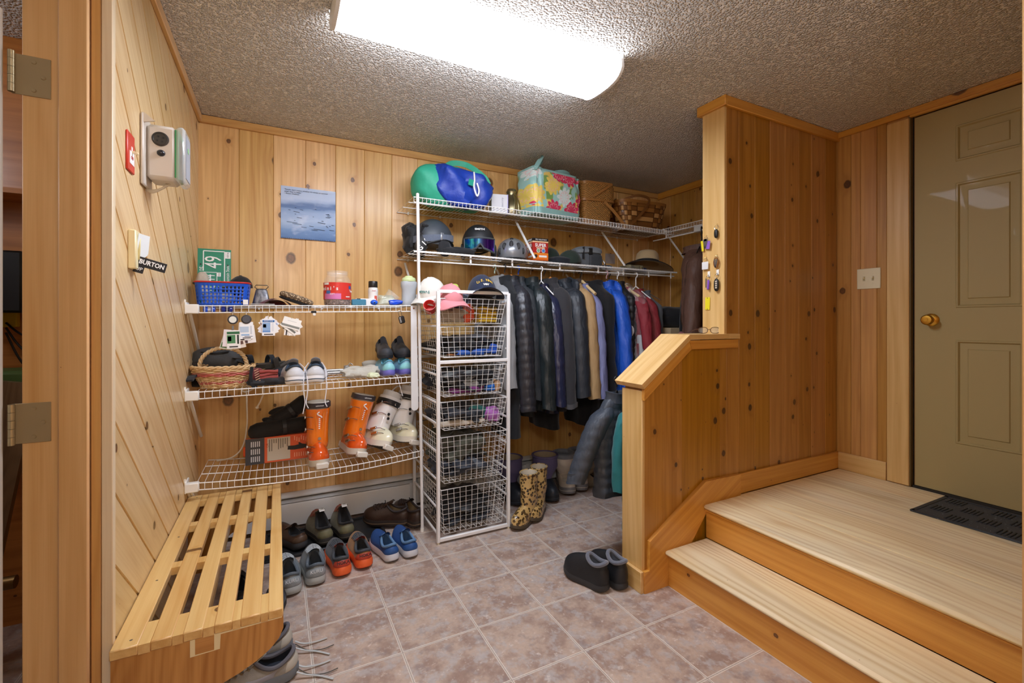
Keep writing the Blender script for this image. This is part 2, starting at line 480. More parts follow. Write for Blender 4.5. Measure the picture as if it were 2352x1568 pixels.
# left wall: diagonal boards
def clip(poly, ax, lim, keep_less):
    out = []
    for i in range(len(poly)):
        p, q = poly[i], poly[(i + 1) % len(poly)]
        a = (p[ax] <= lim) == keep_less; b = (q[ax] <= lim) == keep_less
        if a: out.append(p)
        if a != b:
            t = (lim - p[ax]) / (q[ax] - p[ax]); out.append((mix(p[0], q[0], t), mix(p[1], q[1], t)))
    return out
def diag_wall(y0, y1, z0, z1, x, pitch=.2, ang=R(-41), gap=.010, phase=.195):
    g = G(); d = (cos(ang), sin(ang)); n = (-sin(ang), cos(ang)); w = pitch * cos(ang)
    for k in range(-14, 34):
        base = V((1.62, phase + k * pitch)); L = 5
        p0 = base.x * n[0] + base.y * n[1]
        a, b = p0 + gap / 2, p0 + w - gap / 2
        quad = [(d[0] * s + n[0] * q, d[1] * s + n[1] * q) for s, q in ((-L, a), (L, a), (L, b), (-L, b))]
        for ax, lim, less in ((0, y0, False), (0, y1, True), (1, z0, False), (1, z1, True)):
            quad = clip(quad, ax, lim, less) if quad else quad
        if len(quad) >= 3: g.prism(quad, x - .004, x, 'yz', ang)
    g.box((x - .0115, (y0 + y1) / 2, (z0 + z1) / 2), (.015, y1 - y0, z1 - z0), grain='zy')
    return g
g = diag_wall(1.622, YB, 0, CEIL, XL)
g.box((XL - .075, (1.622 + YB) / 2, CEIL / 2), (.10, YB - 1.622, CEIL), grain='zy')
g.build('wall_left', W_LEFT, kind='structure', smooth=None)
g = diag_wall(-1.3, .72, 0, CEIL, XL); g.box((XL - .10, -.29, CEIL / 2), (.15, 2.02, CEIL), grain='zy')
g.box((XL - .09, 1.16, 2.31), (.17, .93, .27), grain='y')
g.build('wall_left_near', W_LEFT, kind='structure', smooth=None)
# right wall (behind the landing and on into the closet), with the doorway cut out
s_right = [3.16, 2.98, 2.84, 2.70, 2.56, 2.42, 2.27, 2.13, 1.99, 1.85, 1.71, 1.615, 1.535, 1.483, 1.398, 1.348, 1.236][::-1]
g = board_wall('wall_right', W_BACK, s_right, 0, CEIL, XR, 'y')
g.box((XR + .0335, 2.2, CEIL / 2), (.03, 1.95, CEIL), grain='zy'); g.box((XR + .055, .76, 2.4305), (.10, .97, .037), grain='y'); g.box((XR + .115, .76, 1.22), (.03, 1.06, 2.46))
g.build('wall_right', W_RIGHT, kind='structure', smooth=None)
g = G(); g.box((2.16, .235, CEIL / 2), (2.0, .09, CEIL), grain='z'); g.build('wall_front', W_RIGHT, kind='structure')
g = G(); g.box((1.182, .240, 1.2), (.03, .125, 2.4), bev=.004, grain='z'); g.build('trim_1', W_TRIM, kind='structure')
g = G(); g.box((.35, -1.32, CEIL / 2), (1.65, .06, CEIL), grain='z'); g.build('wall_rear', W_LEFT, kind='structure')
g = G(); g.box((1.20, -.56, CEIL / 2), (.06, 1.50, CEIL), grain='zy'); g.build('wall_side', W_BACK, kind='structure')

# partition: boards on the stair side, plain back, sloping top of the low part
def ptop(x):
    if x < 1.80: return mix(.935, 1.155, (x - 1.50) / .30)
    return 1.155
pk = [1.530, 1.647, 1.778, 1.917, 2.051, 2.102]; pf = [2.102, 2.202, 2.336, 2.469, 2.605, 2.739, 2.866, 3.013, 3.135]
g = board_wall('p', W_PART, pk, 0, 0, YP, 'x', top=ptop, thick=.016)
for a, b in zip(pf[:-1], pf[1:]):
    g.box(((a + b) / 2, YP + .008, CEIL / 2), (b - a - .0012, .016, CEIL), bev=.0028, grain='z')
g.prism([(1.535, 0), (2.102, 0), (2.102, 1.15), (1.80, 1.15), (1.535, .955)], YP + .017, YPB - .017, 'xz', pi / 2)
g.box((2.62, (YP + YPB) / 2, CEIL / 2), (1.03, YPB - YP - .036, CEIL), grain='z')
g.prism([(1.535, 0), (2.102, 0), (2.102, 1.15), (1.80, 1.15), (1.535, .955)], YPB - .016, YPB, 'xz', pi / 2)
g.box((2.62, YPB - .008, CEIL / 2), (1.03, .016, CEIL), grain='z')
g.build('wall_partition', W_PART, kind='structure', smooth=None)
# end boards of the partition
g = G(); g.box((2.094, (YP + YPB) / 2, (1.19 + 2.41) / 2), (.017, YPB - YP + .002, 1.24), bev=.002, grain='zy', off=(3.1, 2.2, .4)); g.build('trim_2', W_END, kind='structure')
g = G(); g.box((1.524, (YP + YPB) / 2, .47), (.017, YPB - YP + .002, .94), bev=.002, grain='zy', off=(8.3, 5.2, .4)); g.build('trim_3', W_END, kind='structure')
# cap of the low wall: sloping board and level board, with the moulding under it
def cap_board():
    t = thing('trim_4', 'pine cap board over the sloping low wall beside the stairs', 'trim', (0, 0, 0), kind='structure')
    y0, y1 = 1.588, 1.778
    g = G(); sl = math.atan2(.221, .303)
    top = [(1.490, .974), (1.802, 1.201), (2.105, 1.201)]; n = (sin(sl) * .026, cos(sl) * .026)
    g.prism([(1.490, .974), (1.802, 1.201), (1.802 + .004, 1.175), (1.490 + n[0], .974 - n[1])], y0, y1, 'xz', sl)
    g.build('sloping_board', W_END, t)
    g = G(); g.prism([(1.8025, 1.201), (2.088, 1.201), (2.088, 1.176), (1.8065, 1.176)], y0, y1, 'xz')
    g.prism([(2.088, 1.201), (2.175, 1.201), (2.175, 1.176), (2.088, 1.176)], y0, YP, 'xz'); g.build('level_board', W_END, t)
    g = G(); g.prism([(1.515, .950), (1.806, 1.172), (1.824, 1.128), (1.515, .897)], YP - .018, YP, 'xz', sl); g.build('under_moulding', W_STEP, t)
    g = G(); g.prism([(1.8075, 1.172), (2.172, 1.172), (2.172, 1.128), (1.8255, 1.128)], YP - .018, YP, 'xz'); g.build('under_moulding', W_STEP, t)
cap_board()
# base block round the end of the low wall
g = G(); g.box((1.506, 1.684, .05), (.018, .165, .10), bev=.002, grain='yz'); g.build('trim_5', W_END, kind='structure')
# skirt board following the stairs, baseboards of the landing
g = G(); g.prism([(1.515, 0), (1.515, .10), (1.545, .10), (1.548, .235), (1.925, .457), (2.192, .453), (2.192, .30), (1.93, .30), (1.68, .0)], YP - .019, YP, 'xz', R(31)); g.build('trim_6', W_STEP, kind='structure')
g = G(); g.box((2.664, YP - .008, .400), (.944, .015, .105), bev=.003, grain='xz'); g.build('baseboard_partition', W_STEP, kind='structure')
g = G(); g.box((XR - .008, 1.4735, .400), (.015, .253, .105), bev=.003, grain='yz'); g.build('baseboard_right', W_END, kind='structure')
# ceiling trims
def trim(name, c, d, grain, mat=W_TRIM):
    g = G(); g.box(c, d, bev=.003, grain=grain); g.build(name, mat, kind='structure')
trim('trim_7', (1.37, YB - .009, 2.424), (3.53, .018, .046), 'xz')
trim('trim_8', (XL + .009, 2.366, 2.424), (.018, 1.49, .046), 'yz', W_JAMB)
trim('trim_9', (XR - .010, 2.44, 2.418), (.019, 1.36, .058), 'yz', W_STEP)
trim('trim_10', (2.605, YP - .010, 2.4215), (1.060, .020, .053), 'xz', W_STEP)
trim('trim_11', (2.076, 1.684, 2.4215), (.020, .182, .053), 'yz', W_STEP)
trim('trim_12', (2.6, YPB + .010, 2.4215), (1.03, .018, .053), 'xz', W_STEP)
trim('trim_13', (XR - .010, .945, 2.4295), (.019, 1.32, .037), 'yz', W_STEP)
trim('trim_14', (XL + .009, -.29, 2.424), (.018, 2.02, .046), 'yz', W_JAMB)

# stairs and landing
def stairs():
    t = thing('staircase', 'two varnished pine steps up to the landing with worn treads', 'stairs', (1.665, .95, 0), kind='structure')
    y0, y1 = .28 - .95, 1.5955 - .95; yc, w = (y0 + y1) / 2, y1 - y0
    g = G(); g.box((.011, yc, .0775), (.022, w, .155), grain='yz'); g.build('riser', W_STEP, t)
    g = G(); g.box((.271, yc, .248), (.022, w, .142), grain='yz'); g.build('riser', W_STEP, t)
    g = G(); g.box((.117, yc, .165), (.292, w, .024), bev=.010, grain='y'); g.build('tread', W_TREAD, t)
    g = G(); g.box((.009, yc, .149), (.018, w, .010), bev=.003, grain='y'); g.build('nosing_moulding', W_STEP, t, loc=(-.012, 0, 0))
    g = G(); xs = [1.900, 2.19, 2.44, 2.68, 2.92, 3.133]
    for i, (a, b) in enumerate(zip(xs[:-1], xs[1:])):
        if i == 0: g.box(((a + b) / 2 - 1.665, yc, .335), (b - a, w, .024), bev=.010, grain='y')
        else: g.box(((a + b) / 2 - 1.665, yc, .335), (b - a + .0015, w, .024), bev=.0012, grain='y')
    g.build('landing', W_TREAD, t)
    g = G(); g.box((.273, yc, .317), (.018, w, .010), bev=.003, grain='y'); g.build('nosing_moulding', W_STEP, t, loc=(-.018, 0, 0))
stairs()

# house door on the landing
def house_door():
    t = thing('door_1', 'olive beige six panel steel door behind the landing', 'door', (XR + .012, .765, .36), kind='structure')
    paint = plain('ab9a68', .58, coat=.05, name='door_paint')
    Y0, Y1 = -.457, .457; H = 2.035
    cols = [(.041, .287), (-.287, -.041)]; rows = [(.27, .81), (.977, 1.628), (1.739, 1.927)]
    g = G()
    ys = sorted({Y0, Y1, *[a for c in cols for a in c]}); zs = sorted({0, H, *[a for r in rows for a in r]})
    for a, b in zip(ys[:-1], ys[1:]):
        for c, d in zip(zs[:-1], zs[1:]):
            if (a, b) in cols and (c, d) in rows: continue
            g.add([(0, a, c), (0, b, c), (0, b, d), (0, a, d)], [(0, 1, 2, 3)])
    g.add([(0, Y0, 0), (0, Y1, 0), (0, Y1, H), (0, Y0, H), (.044, Y0, 0), (.044, Y1, 0), (.044, Y1, H), (.044, Y0, H)], [(0, 4, 5, 1), (1, 5, 6, 2), (2, 6, 7, 3), (3, 7, 4, 0), (4, 7, 6, 5)])
    g.build('slab', paint, t, smooth=25)
    for (a, b) in cols:
        for (c, d) in rows:
            g = G(); rings = []
            for ins, x in ((0, 0), (.004, -.004), (.010, -.004), (.016, .006), (.026, .006), (.046, .003), (.050, -.002)):
                rings.append([V((x, a + ins, c + ins)), V((x, b - ins, c + ins)), V((x, b - ins, d - ins)), V((x, a + ins, d - ins))])
            g.loft(rings, False, True); g.build('panel', paint, t, smooth=25)
    k = G(); T = Euler((0, -pi / 2, 0)).to_matrix().to_4x4()
    k.lathe([(.0, 0), (.033, 0), (.034, .004), (.028, .010), (.012, .013), (.011, .030), (.019, .036), (.027, .046), (.0275, .056), (.022, .063), (.009, .0645), (.0, .0635)], 28, (0, .385, .915), T)
    ko = k.build('knob', BRASS, t)
    k = G(); k.box((-.0655, .385, .915), (.003, .012, .004)); k.lathe([(0, 0), (.0095, 0), (.0085, .003), (0, .003)], 16, (-.063, .385, .915), T); k.build('thumb_turn', BRASS, ko)
    g = G(); g.box((.030, .4675, 1.02), (.05, .011, H + .02)); g.build('weatherstrip', plain('2c2821', .7, name='rubber'), t)
    g = G(); g.box((.02, -.0, -.010), (.06, .93, .016)); g.build('threshold', plain('24211c', .6, name='threshold'), t)
house_door()
g = G(); g.box((XR - .009, 1.290, 1.375), (.019, .104, 2.045), bev=.003, grain='zy', off=(2.6, 9.1, .3)); g.build('trim_15', W_END, kind='structure')
g = G(); g.box((XR + .012, 1.2385, 1.375), (.045, .011, 2.06), bev=.002, grain='zy'); g.build('trim_16', plain('6d5c3c', .5, name='jamb_paint'), kind='structure')
g = G(); g.box((XR - .008, .77, 2.4045), (.02, .93, .013), bev=.002, grain='y'); g.build('trim_17', W_STEP, kind='structure')

# doorway to the workshop at the left
g = G(); g.box((-.513, 1.6095, 1.09), (.130, .022, 2.18), bev=.002, grain='z', off=(1, 7.3, .5)); g.build('trim_18', W_JAMB, kind='structure')
g = G(); g.box((-.477, 1.5935, 1.09), (.062, .011, 2.18), bev=.004, grain='z'); g.build('trim_19', W_JAMB, kind='structure')
g = G(); g.box((-.4355, 1.619, 1.09), (.021, .03, 2.18), bev=.002, grain='z'); g.build('trim_20', W_TRIM, kind='structure')
g = G(); g.box((-.412, 1.616, 1.2), (.024, .026, 2.40), bev=.002, grain='z', off=(4.2, 3.3, .2)); g.build('trim_21', W_PALE, kind='structure')
def shop_door():
    t = thing('door_2', 'white edged workshop door standing open beyond the hinged jamb', 'door', (-.606, 1.568, .01), kind='structure')
    g = G(); g.box((-.42, -.003, 1.015), (.84, .040, 2.03), bev=.003); g.build('slab', plain('d9d8d2', .45, name='door_white'), t)
    br = plain('a3906a', .5, .35, name='hinge_brass')
    for z in (1.88, .995):
        g = G(); y = 1.5975 - 1.568
        g.box((.047, y - .001, z), (.074, .003, .102), bev=.001)
        h = g.build('hinge', br, t)
        g = G(); g.box((-.012, -.024, z), (.040, .003, .102)); g.build('door_leaf', br, h)
        g = G()
        for i in range(5): g.tube([(.014, .016, z - .051 + .0206 * i), (.014, .016, z - .051 + .0206 * i + .0198)], .0068, 14)
        g.build('knuckle', plain('b3a684', .35, .7, name='hinge_pin'), h)
        for dx, dz in ((.052, .036), (.070, 0), (.052, -.036)):
            g = G(); g.lathe([(0, 0), (.0052, 0), (.0042, .0022), (0, .0018)], 14, (dx, y - .0025, z + dz), Euler((pi / 2, 0, 0)).to_matrix().to_4x4()); g.build('screw', br, h)
shop_door()
# workshop beyond
g = G(); g.box((-1.85, 2.66, CEIL / 2), (2.7, .04, CEIL), grain='xz'); g.box((-3.1, .65, CEIL / 2), (.04, 4.0, CEIL), grain='yz'); g.box((-1.85, -1.32, CEIL / 2), (2.7, .04, CEIL), grain='xz')
g.build('wall_shop', W_PLY, kind='structure')
# ================================================================ reusable builders
def foot_outline(L, W, n=20, side=1):
    """plan outline, heel at -L/2, toe at +L/2; returns list of (x, y, s)"""
    out = []
    def half(s):
        base = .37 + .13 * sm(s, .25, .72)
        heel = sqrt(max(0, 1 - (1 - min(1, s / .16)) ** 2)); toe = max(0, 1 - max(0, (s - .66) / .34) ** 2.3) ** .6
        return base * heel * toe
    S = [(1 - cos(pi * i / n)) / 2 for i in range(n + 1)]
    for i in range(n + 1): out.append((W * half(S[i]) * 1.0 + side * .06 * W * sm(S[i], .45, 1.0), -L / 2 + L * S[i], S[i]))
    for i in range(n - 1, 0, -1): out.append((-W * half(S[i]) + side * .06 * W * sm(S[i], .45, 1.0), -L / 2 + L * S[i], S[i]))
    return out
def shoe(name, label, cat, loc, rz, L=.29, W=.108, side=1, upper=None, sole=None, lining=None, accent=None, lace=None, outsole=None,
         hz=.088, hs=.062, ht=.098, st=.030, open_=(.045, .43), toe=.056, shaft=None, heel_text=None, text_mat=None, mid=None, flare=1.05,
         toecap=None, cuff=None, tongue=True, group=None, rot=None, heelpatch=True, stripe=None, drop=True, laces=4, loose=None, tab=None):
    t = thing(name, label, cat, loc, rz, group, rot=rot)
    n = 20; O = foot_outline(L, W, n, side); K = len(O); S = 10
    spring = lambda s: .016 * max(0, (s - .68) / .32) ** 2 + .006 * max(0, (.12 - s) / .12) ** 2
    B = [V((x, y, st + spring(s))) for x, y, s in O]
    T = []
    for i in range(K):
        psi = pi * i / n
        tt = psi / pi if i <= n else 2 - psi / pi
        oy = -L / 2 + (open_[0] + open_[1] * (1 - cos(psi)) / 2) * L
        ox = (.43 if shaft else .30) * W * math.copysign(abs(sin(psi)) ** .85, sin(psi)) + side * .02 * W
        z = mix(hz, hs, sm(tt * 2)) if tt < .5 else mix(hs, ht, sm(tt * 2 - 1))
        T.append((V((ox, oy, z)), tt))
    rows = []
    for k in range(S + 1):
        u = k / S; row = []
        for i in range(K):
            b, (o, tt) = B[i], T[i]
            f = sm(tt, .55, .95)
            d = V((b.x - o.x, b.y - o.y, 0))
            c1 = b + V((0, 0, mix(.45 * (o.z - b.z), toe, f))) + d.normalized() * (.004 if d.length > 1e-6 else 0)
            c2 = o + d * mix(.28, .52, f) + V((0, 0, -mix(.30 * (o.z - b.z), .018, f)))
            p = b * (1 - u) ** 3 + c1 * 3 * u * (1 - u) ** 2 + c2 * 3 * u * u * (1 - u) + o * u ** 3
            row.append(p)
        rows.append(row)
    cen = V((0, -L / 2 + (open_[0] + open_[1] / 2) * L, 0))
    def nrm(i, k):
        a = rows[min(k + 1, S)][i] - rows[max(k - 1, 0)][i]; b = rows[k][(i + 1) % K] - rows[k][i - 1]
        q = a.cross(b)
        q = q.normalized() if q.length > 1e-9 else V((0, 0, 1))
        c = rows[k][i] - V((0, clampf(rows[k][i].y, -L * .35, L * .35), st))
        return q if q.dot(c) > 0 else -q
    def patch(nm, i0, i1, k0, k1, off, mat):
        g = G(); rr = []
        for k in range(k0, k1 + 1):
            rr.append([rows[k][i % K] + nrm(i % K, k) * (off if (k0 < k < k1 and i0 < i < i1) else off * .35) for i in range(i0, i1 + 1)])
        g.loft(rr, closed=False); return g.build(nm, mat, t)
    g = G(); top = rows[-1]
    sh = []
    if shaft:
        H, rx, ry, cy = shaft[:4]; ns = 12
        for k in range(1, ns + 1):
            u = k / ns; ring = []
            for i in range(K):
                psi = pi * i / n
                tgt = V((rx * sin(psi) * 1.0, cy - ry * cos(psi), 0))
                w = sm(u, 0, .55); q = top[i].lerp(tgt, w)
                z = mix(top[i].z, H, u)
                wr = .0035 * sin(9 * u + 3 * psi) * sin(pi * u)
                ring.append(V((q.x + wr, q.y + wr, z)))
            sh.append(ring)
    g.loft(rows, cap0=True, cap1=False)
    g.build('upper', upper, t)
    last = top
    if sh:
        g = G(); g.loft([top] + sh, False, False); g.build('shaft', shaft[4] if len(shaft) > 4 else upper, t); last = sh[-1]
    # lining and insole
    g = G(); c = V((sum(p.x for p in last) / K, sum(p.y for p in last) / K, 0))
    ins = [p + (V((c.x, c.y, p.z)) - p) * .10 + V((0, 0, .002)) for p in last]
    ins2 = [p + (V((c.x, c.y, p.z)) - p) * .16 + V((0, 0, -.02)) for p in last]
    low = [V((p.x * .8, mix(p.y, cen.y, .12), st + .012)) for p in top]
    g.loft([last, ins, ins2, low], False, True); g.build('lining', lining or BLACK, t)
    if cuff:
        g = G(); g.tube([p + V((0, 0, .001)) for p in last], cuff[0], 8, closed=True); g.build('collar', cuff[1], t)
    # sole
    g = G(); rr = []
    for z, sc in ((0, .93), (.004, .985), (st * .35, flare), (st * .8, flare * 1.0), (st * 1.12, 1.012)):
        rr.append([V((x * sc, y * (1 + (sc - 1) * .6), z + spring(s) * (1 if z > .001 else 1.25))) for x, y, s in O])
    if outsole:
        g.loft(rr[1:]); g.build('midsole', sole, t)
        g = G(); g.loft([rr[0], [p + V((0, 0, .0)) for p in rr[1]], [p.lerp(q, .35) for p, q in zip(rr[1], rr[2])]]); g.build('outsole', outsole, t)
    else:
        g.loft(rr); g.build('sole', sole, t)
    if mid:
        g = G(); rm = [[V((x * flare * 1.012, y * (1 + (flare - 1) * .6) * 1.006, st * z + spring(s))) for x, y, s in O] for z in (.52, .66)]
        g.loft(rm, False, False); g.build('sole_band', mid, t)
    if accent and heelpatch: patch('heel_counter', -5, 5, 1, 7, .0022, accent)
    if toecap: patch('toe_cap', n - 6, n + 6, 0, 4, .0022, toecap)
    if stripe:
        patch('side_panel', 7, 13, 1, 6, .0018, stripe); patch('side_panel', K - 13, K - 7, 1, 6, .0018, stripe)
    if tongue and not shaft:
        f = rows[-1][n]; g = G()
        ww = .24 * W
        g.grid(lambda a, b: V(((a - .5) * 2 * ww * (1 - .25 * b) + side * .02 * W, f.y + .030 - .065 * b, f.z - .010 + .036 * b - .010 * (2 * a - 1) ** 2)), 7, 6)
        g.grid(lambda a, b: V(((a - .5) * 2 * ww * (1 - .25 * b) + side * .02 * W, f.y + .030 - .065 * b - .006, f.z - .014 + .036 * b - .010 * (2 * a - 1) ** 2)), 7, 6)
        tg = g.build('tongue', accent or upper, t)
        if tab: g = G(); g.box((side * .02 * W, f.y - .038, f.z + .016), (.030, .0015, .020), rot=(R(-62), 0, 0)); g.build('tongue_label', tab, tg)
    if lace:
        g = G(); nk = laces
        for j in range(nk):
            k = S - 1 - j if j < 5 else 4
            pl = [rows[k][i] + nrm(i, k) * .004 for i in range(n - 4, n + 5)]
            g.tube(pl, .0026, 5)
            if j + 1 < nk:
                q = rows[k - 1]
                g.tube([rows[k][n - 4] + nrm(n - 4, k) * .005, (rows[k][n] + q[n]) / 2 + nrm(n, k) * .008, q[n + 4] + nrm(n + 4, k - 1) * .005], .0024, 5)
        if loose:
            for path in loose: g.tube(curve(path, 6), .0026, 5)
        g.build('laces', lace, t)
    if heel_text:
        k = 4; p = rows[k][0]
        text(heel_text, t, (p.x, p.y - .0045, p.z + .006), (R(90) - .16, 0, 0), .021, text_mat or WHITE_INK, bold=.0004)
    return t

def lump(name, label, cat, c, r, mat, seed=0, amp=.22, freq=9.0, group=None, p=.7, rz=0.0, n=44, m=22, folds=.25, rot=None, flatten=True):
    """soft crumpled cloth or bag lying at c (bottom centre)"""
    t = thing(name, label, cat, c, rz, group, rot=rot)
    g = G(); o = V((seed * 3.7, seed * 1.9, seed * .7))
    def fn(q):
        d = noise.fractal(q * freq + o, 1.0, 2.0, 3) * amp
        f = folds * sin(q.z / r[2] * 7 + 3 * noise.noise(q * 6 + o)) * .12
        k = 1 + d + f
        z = q.z * (1 + d * .8)
        if flatten: z = max(z, -r[2] * .92)
        return V((q.x * k, q.y * k, z))
    g.ell((0, 0, r[2] * .92), r, n, m, p, fn)
    g.build('cloth', mat, t)
    return t

def sheet_fold(name, label, cat, c, size, mat, layers=4, seed=1, rz=0.0, group=None, lumpy=.012):
    """a folded garment: stacked wavy layers with rounded front folds"""
    t = thing(name, label, cat, c, rz, group); w, d, h = size; th = h / layers; g = G()
    for k in range(layers):
        z = th * (k + .5); rr = []
        sx = 1 - .12 * noise.random() if k else 1
        for j in range(15):
            x = (j / 14 - .5) * w * (1 - .05 * (k % 2)); ring = []
            for i in range(14):
                a = 2 * pi * i / 14
                yy = d / 2 * math.copysign(abs(cos(a)) ** .5, cos(a)) ; zz = th * .56 * math.copysign(abs(sin(a)) ** .8, sin(a))
                nn = noise.noise(V((x * 14 + seed * 5, yy * 9 + k * 3.1, seed)))
                ring.append(V((x, yy + nn * lumpy, max(.001, z + zz + nn * lumpy * (.5 + k / layers)))))
            rr.append(ring)
        g.loft(rr)
    g.build('cloth', mat, t)
    return t

def cap_hat(name, label, loc, rz, col, brimcol=None, r=.092, h=.105, tilt=0.0, txt=None, txtmat=None, txt_size=.02, button=None, brim=True, group=None, rollx=0.0, emblem=None):
    """baseball cap, brim towards -Y"""
    t = thing(name, label, 'cap', loc, group=group, rot=(tilt, rollx, rz))
    g = G()
    g.ell((0, 0, 0), (r * .92, r * 1.06, h), 36, 12, 1.0, lambda q: V((q.x * (1 + .02 * noise.noise(q * 30)), q.y, q.z * (1 - .08 * sm(-q.y, 0, r)) + .004 * noise.noise(q * 40))), z0=-.02)
    g.build('crown', col, t)
    if brim:
        g = G()
        def br(a, b, dz):
            an = pi * (1.0 + a); rr = r * (.96 + b * .72 * sin(pi * a) ** .6)
            x = rr * cos(an) * (1 if b < .01 else mix(1, .93, b)); y = r * 1.02 * sin(an) - b * .062 * sin(pi * a) ** .5
            return V((x, y, .004 + dz - .030 * (x / r) ** 2 * b - .012 * b))
        g.grid(lambda a, b: br(a, b, .002), 22, 6); g.grid(lambda a, b: br(a, b, -.002), 22, 6)
        g.build('brim', brimcol or col, t)
    g = G(); g.ell((0, 0, h), (.008, .008, .004), 12, 6); g.build('button', button or brimcol or col, t)
    if txt:
        for i, line in enumerate(txt):
            s, size, z, m = line
            n = len(s)
            for j, ch in enumerate(s):
                if ch == ' ': continue
                a = (j - (n - 1) / 2) * size * .54 / r
                zf = sqrt(max(.05, 1 - (z / h) ** 2))
                x, y = r * .95 * zf * sin(a), -r * 1.08 * zf * cos(a)
                text(ch, t, (x, y - .002, z - .25 * size * 0 - .018 * (a * 1.4) ** 2), (R(90) - math.asin(min(1, z / h)) * .75, 0, a * .9), size, m, bold=.0004)
    return t

def garment(label, x, col_mat, hook='wire', top=1.63, w=.178, L=.80, th=.045, sleeves=True, sl=.62, puff=0.0, pitch=.06, collar=None, hood=False,
            seed=0, y=2.72, rz=0.0, name='jacket', cat='jacket', group='coats hanging on the closet rod', open_front=None, arm_r=.058, lining=None, fwd=.0, drop=0.0, splay=.065, zipper=None, hookcol=None, flare=1.03, cuffs=None):
    """coat on a hanger; local x: shoulder direction (near shoulder at -x), y: thickness"""
    t = thing(name, label, cat, (x, y, top), R(90) + rz, group)
    zt = -.085 - drop
    nz = lambda q, s: noise.noise(q * s + V((seed * 7.3, seed * 3.1, seed)))
    def body(a0, b0, z, k):
        n = 36; ring = []
        for i in range(n):
            a = 2 * pi * i / n
            fold = sin(5 * a + seed * 1.7 + 2.0 * z) * .10 + sin(9 * a - seed + 3 * z) * .05
            fold *= sm(-z, .15, .75)
            q = V((a0 * math.copysign(abs(cos(a)) ** .8, cos(a)), b0 * math.copysign(abs(sin(a)) ** .75, sin(a)) * (1 + fold * 1.6), z))
            if puff:
                ph = (z / pitch) % 1.0
                q.y *= 1 + puff * (abs(sin(pi * ph)) ** .55 - .6); q.x *= 1 + .25 * puff * (abs(sin(pi * ph)) ** .55 - .6)
            q.y += .014 * (abs(nz(q, 13)) - .2) * sm(-z, .1, .4); q.y += .012 * nz(q, 9) * sm(-z, .1, .4); q.x += .008 * nz(q, 7)
            ring.append(q)
        return ring
    rings = []; nk = max(30, int(L / (pitch / 6.0))) if puff else 30
    for k in range(nk + 1):
        u = k / nk; z = zt - L * u
        d = -(z - zt)
        if d < .03: a0 = mix(.058, .085, d / .03); b0 = th * .85
        elif d < .10: a0 = mix(.085, w, sm(d, .03, .12) ** .75); b0 = mix(th * .85, th, (d - .03) / .07)
        else: a0 = w * mix(.97, flare, (d - .1) / max(.01, L - .1)); b0 = th * mix(1.0, 1.12, (d - .1) / max(.01, L - .1))
        rings.append(body(a0, b0, z, k))
    g = G(); g.loft(rings, False, False)
    bot = rings[-1]; g.loft([bot, [V((p.x * .93, p.y * .85, p.z + .012)) for p in bot], [V((p.x * .9, p.y * .8, p.z + .2)) for p in bot]], False, True)
    g.build('body', col_mat, t)
    if sleeves:
        for s in (-1, 1):
            g = G(); rr = []; ns = max(26, int(sl / (pitch / 6.0))) if puff else 26; m = 16
            p0 = V((s * (w - .095), 0, zt - .045)); p3 = V((s * (w + .012 + splay), fwd * .9 + .010, zt - .075 - sl)); p1 = p0 + (V((s * .115, -.004, -.030)) if splay < .068 else V((s * .10, -.004, -.075))); p2 = p3 + V((s * (.016 - splay * .55), .01, .25)) if splay < .068 else p0.lerp(p3, .72) + V((s * .02, 0, 0))
            for k in range(ns + 1):
                u = k / ns
                c = p0 * (1 - u) ** 3 + p1 * 3 * u * (1 - u) ** 2 + p2 * 3 * u * u * (1 - u) + p3 * u ** 3
                r = arm_r * mix(1.0, .74, u) * (.50 + .50 * sm(u, 0, .22))
                if puff: r *= 1 + .34 * puff * (abs(sin(pi * ((c.z / pitch) % 1.0))) ** .42 - .6)
                ring = []
                for i in range(m):
                    a = 2 * pi * i / m
                    q = V((cos(a) * r * .92, sin(a) * r * .95, 0))
                    k2 = 1 + (.05 if puff else .13) * nz(q * 2 + c * 1.0, 11) + ((.05 if puff else .20) * (abs(nz(q + c * 1.4, 15)) - .25)) + (.05 * sin(4 * a + 16 * u + seed) if not puff else 0)
                    ring.append(c + q * k2 + V((0, 0, .006 * sin(a * 2 + seed))))
                rr.append(ring)
            inner = [p.lerp(p3, .25) + V((0, 0, .0)) for p in rr[-1]]; up = [p + V((0, 0, .05)) for p in inner]
            g.loft(rr, True, False); g.loft([rr[-1], inner, up], False, True)
            g.build('sleeve', col_mat, t)
            if cuffs:
                g = G(); g.loft([[c0 + (c0 - V((p3.x, p3.y, c0.z))) * .05 + V((0, 0, dz)) for c0 in rr[-1]] for dz in (-.004, .028)], False, False); g.build('cuff', cuffs, t)
    if collar is not False:
        cm = collar or col_mat; g = G()
        g.loft([[V((.062 * cos(2 * pi * i / 20) * k, th * .95 * sin(2 * pi * i / 20) * k, zt - .012 + z + .012 * cos(2 * pi * i / 20) ** 2)) for i in range(20)] for z, k in ((-.025, 1.18), (.006, 1.04), (.026, 1.10), (.028, .98), (.008, .88), (-.035, .85))], False, False)
        if hood:
            g.ell((0, -th * 1.1, zt - .055), (.105, .030, .090), 22, 12, .9, lambda q: q * (1 + .22 * noise.noise(q * 16 + V((seed, 0, 0)))))
        g.build('collar', cm, t)
    if open_front:      # a zip or placket line running down the front
        g = G(); g.strip([V((.0 + .01 * sin(k), th * (1.06 + .1 * k / 9), zt - .04 - (L - .05) * k / 9)) for k in range(10)], .012, .006, (1, 0, 0)); g.build('zipper', open_front, t)
    hanger_parts(t, hook, w, zt, drop)
    return t
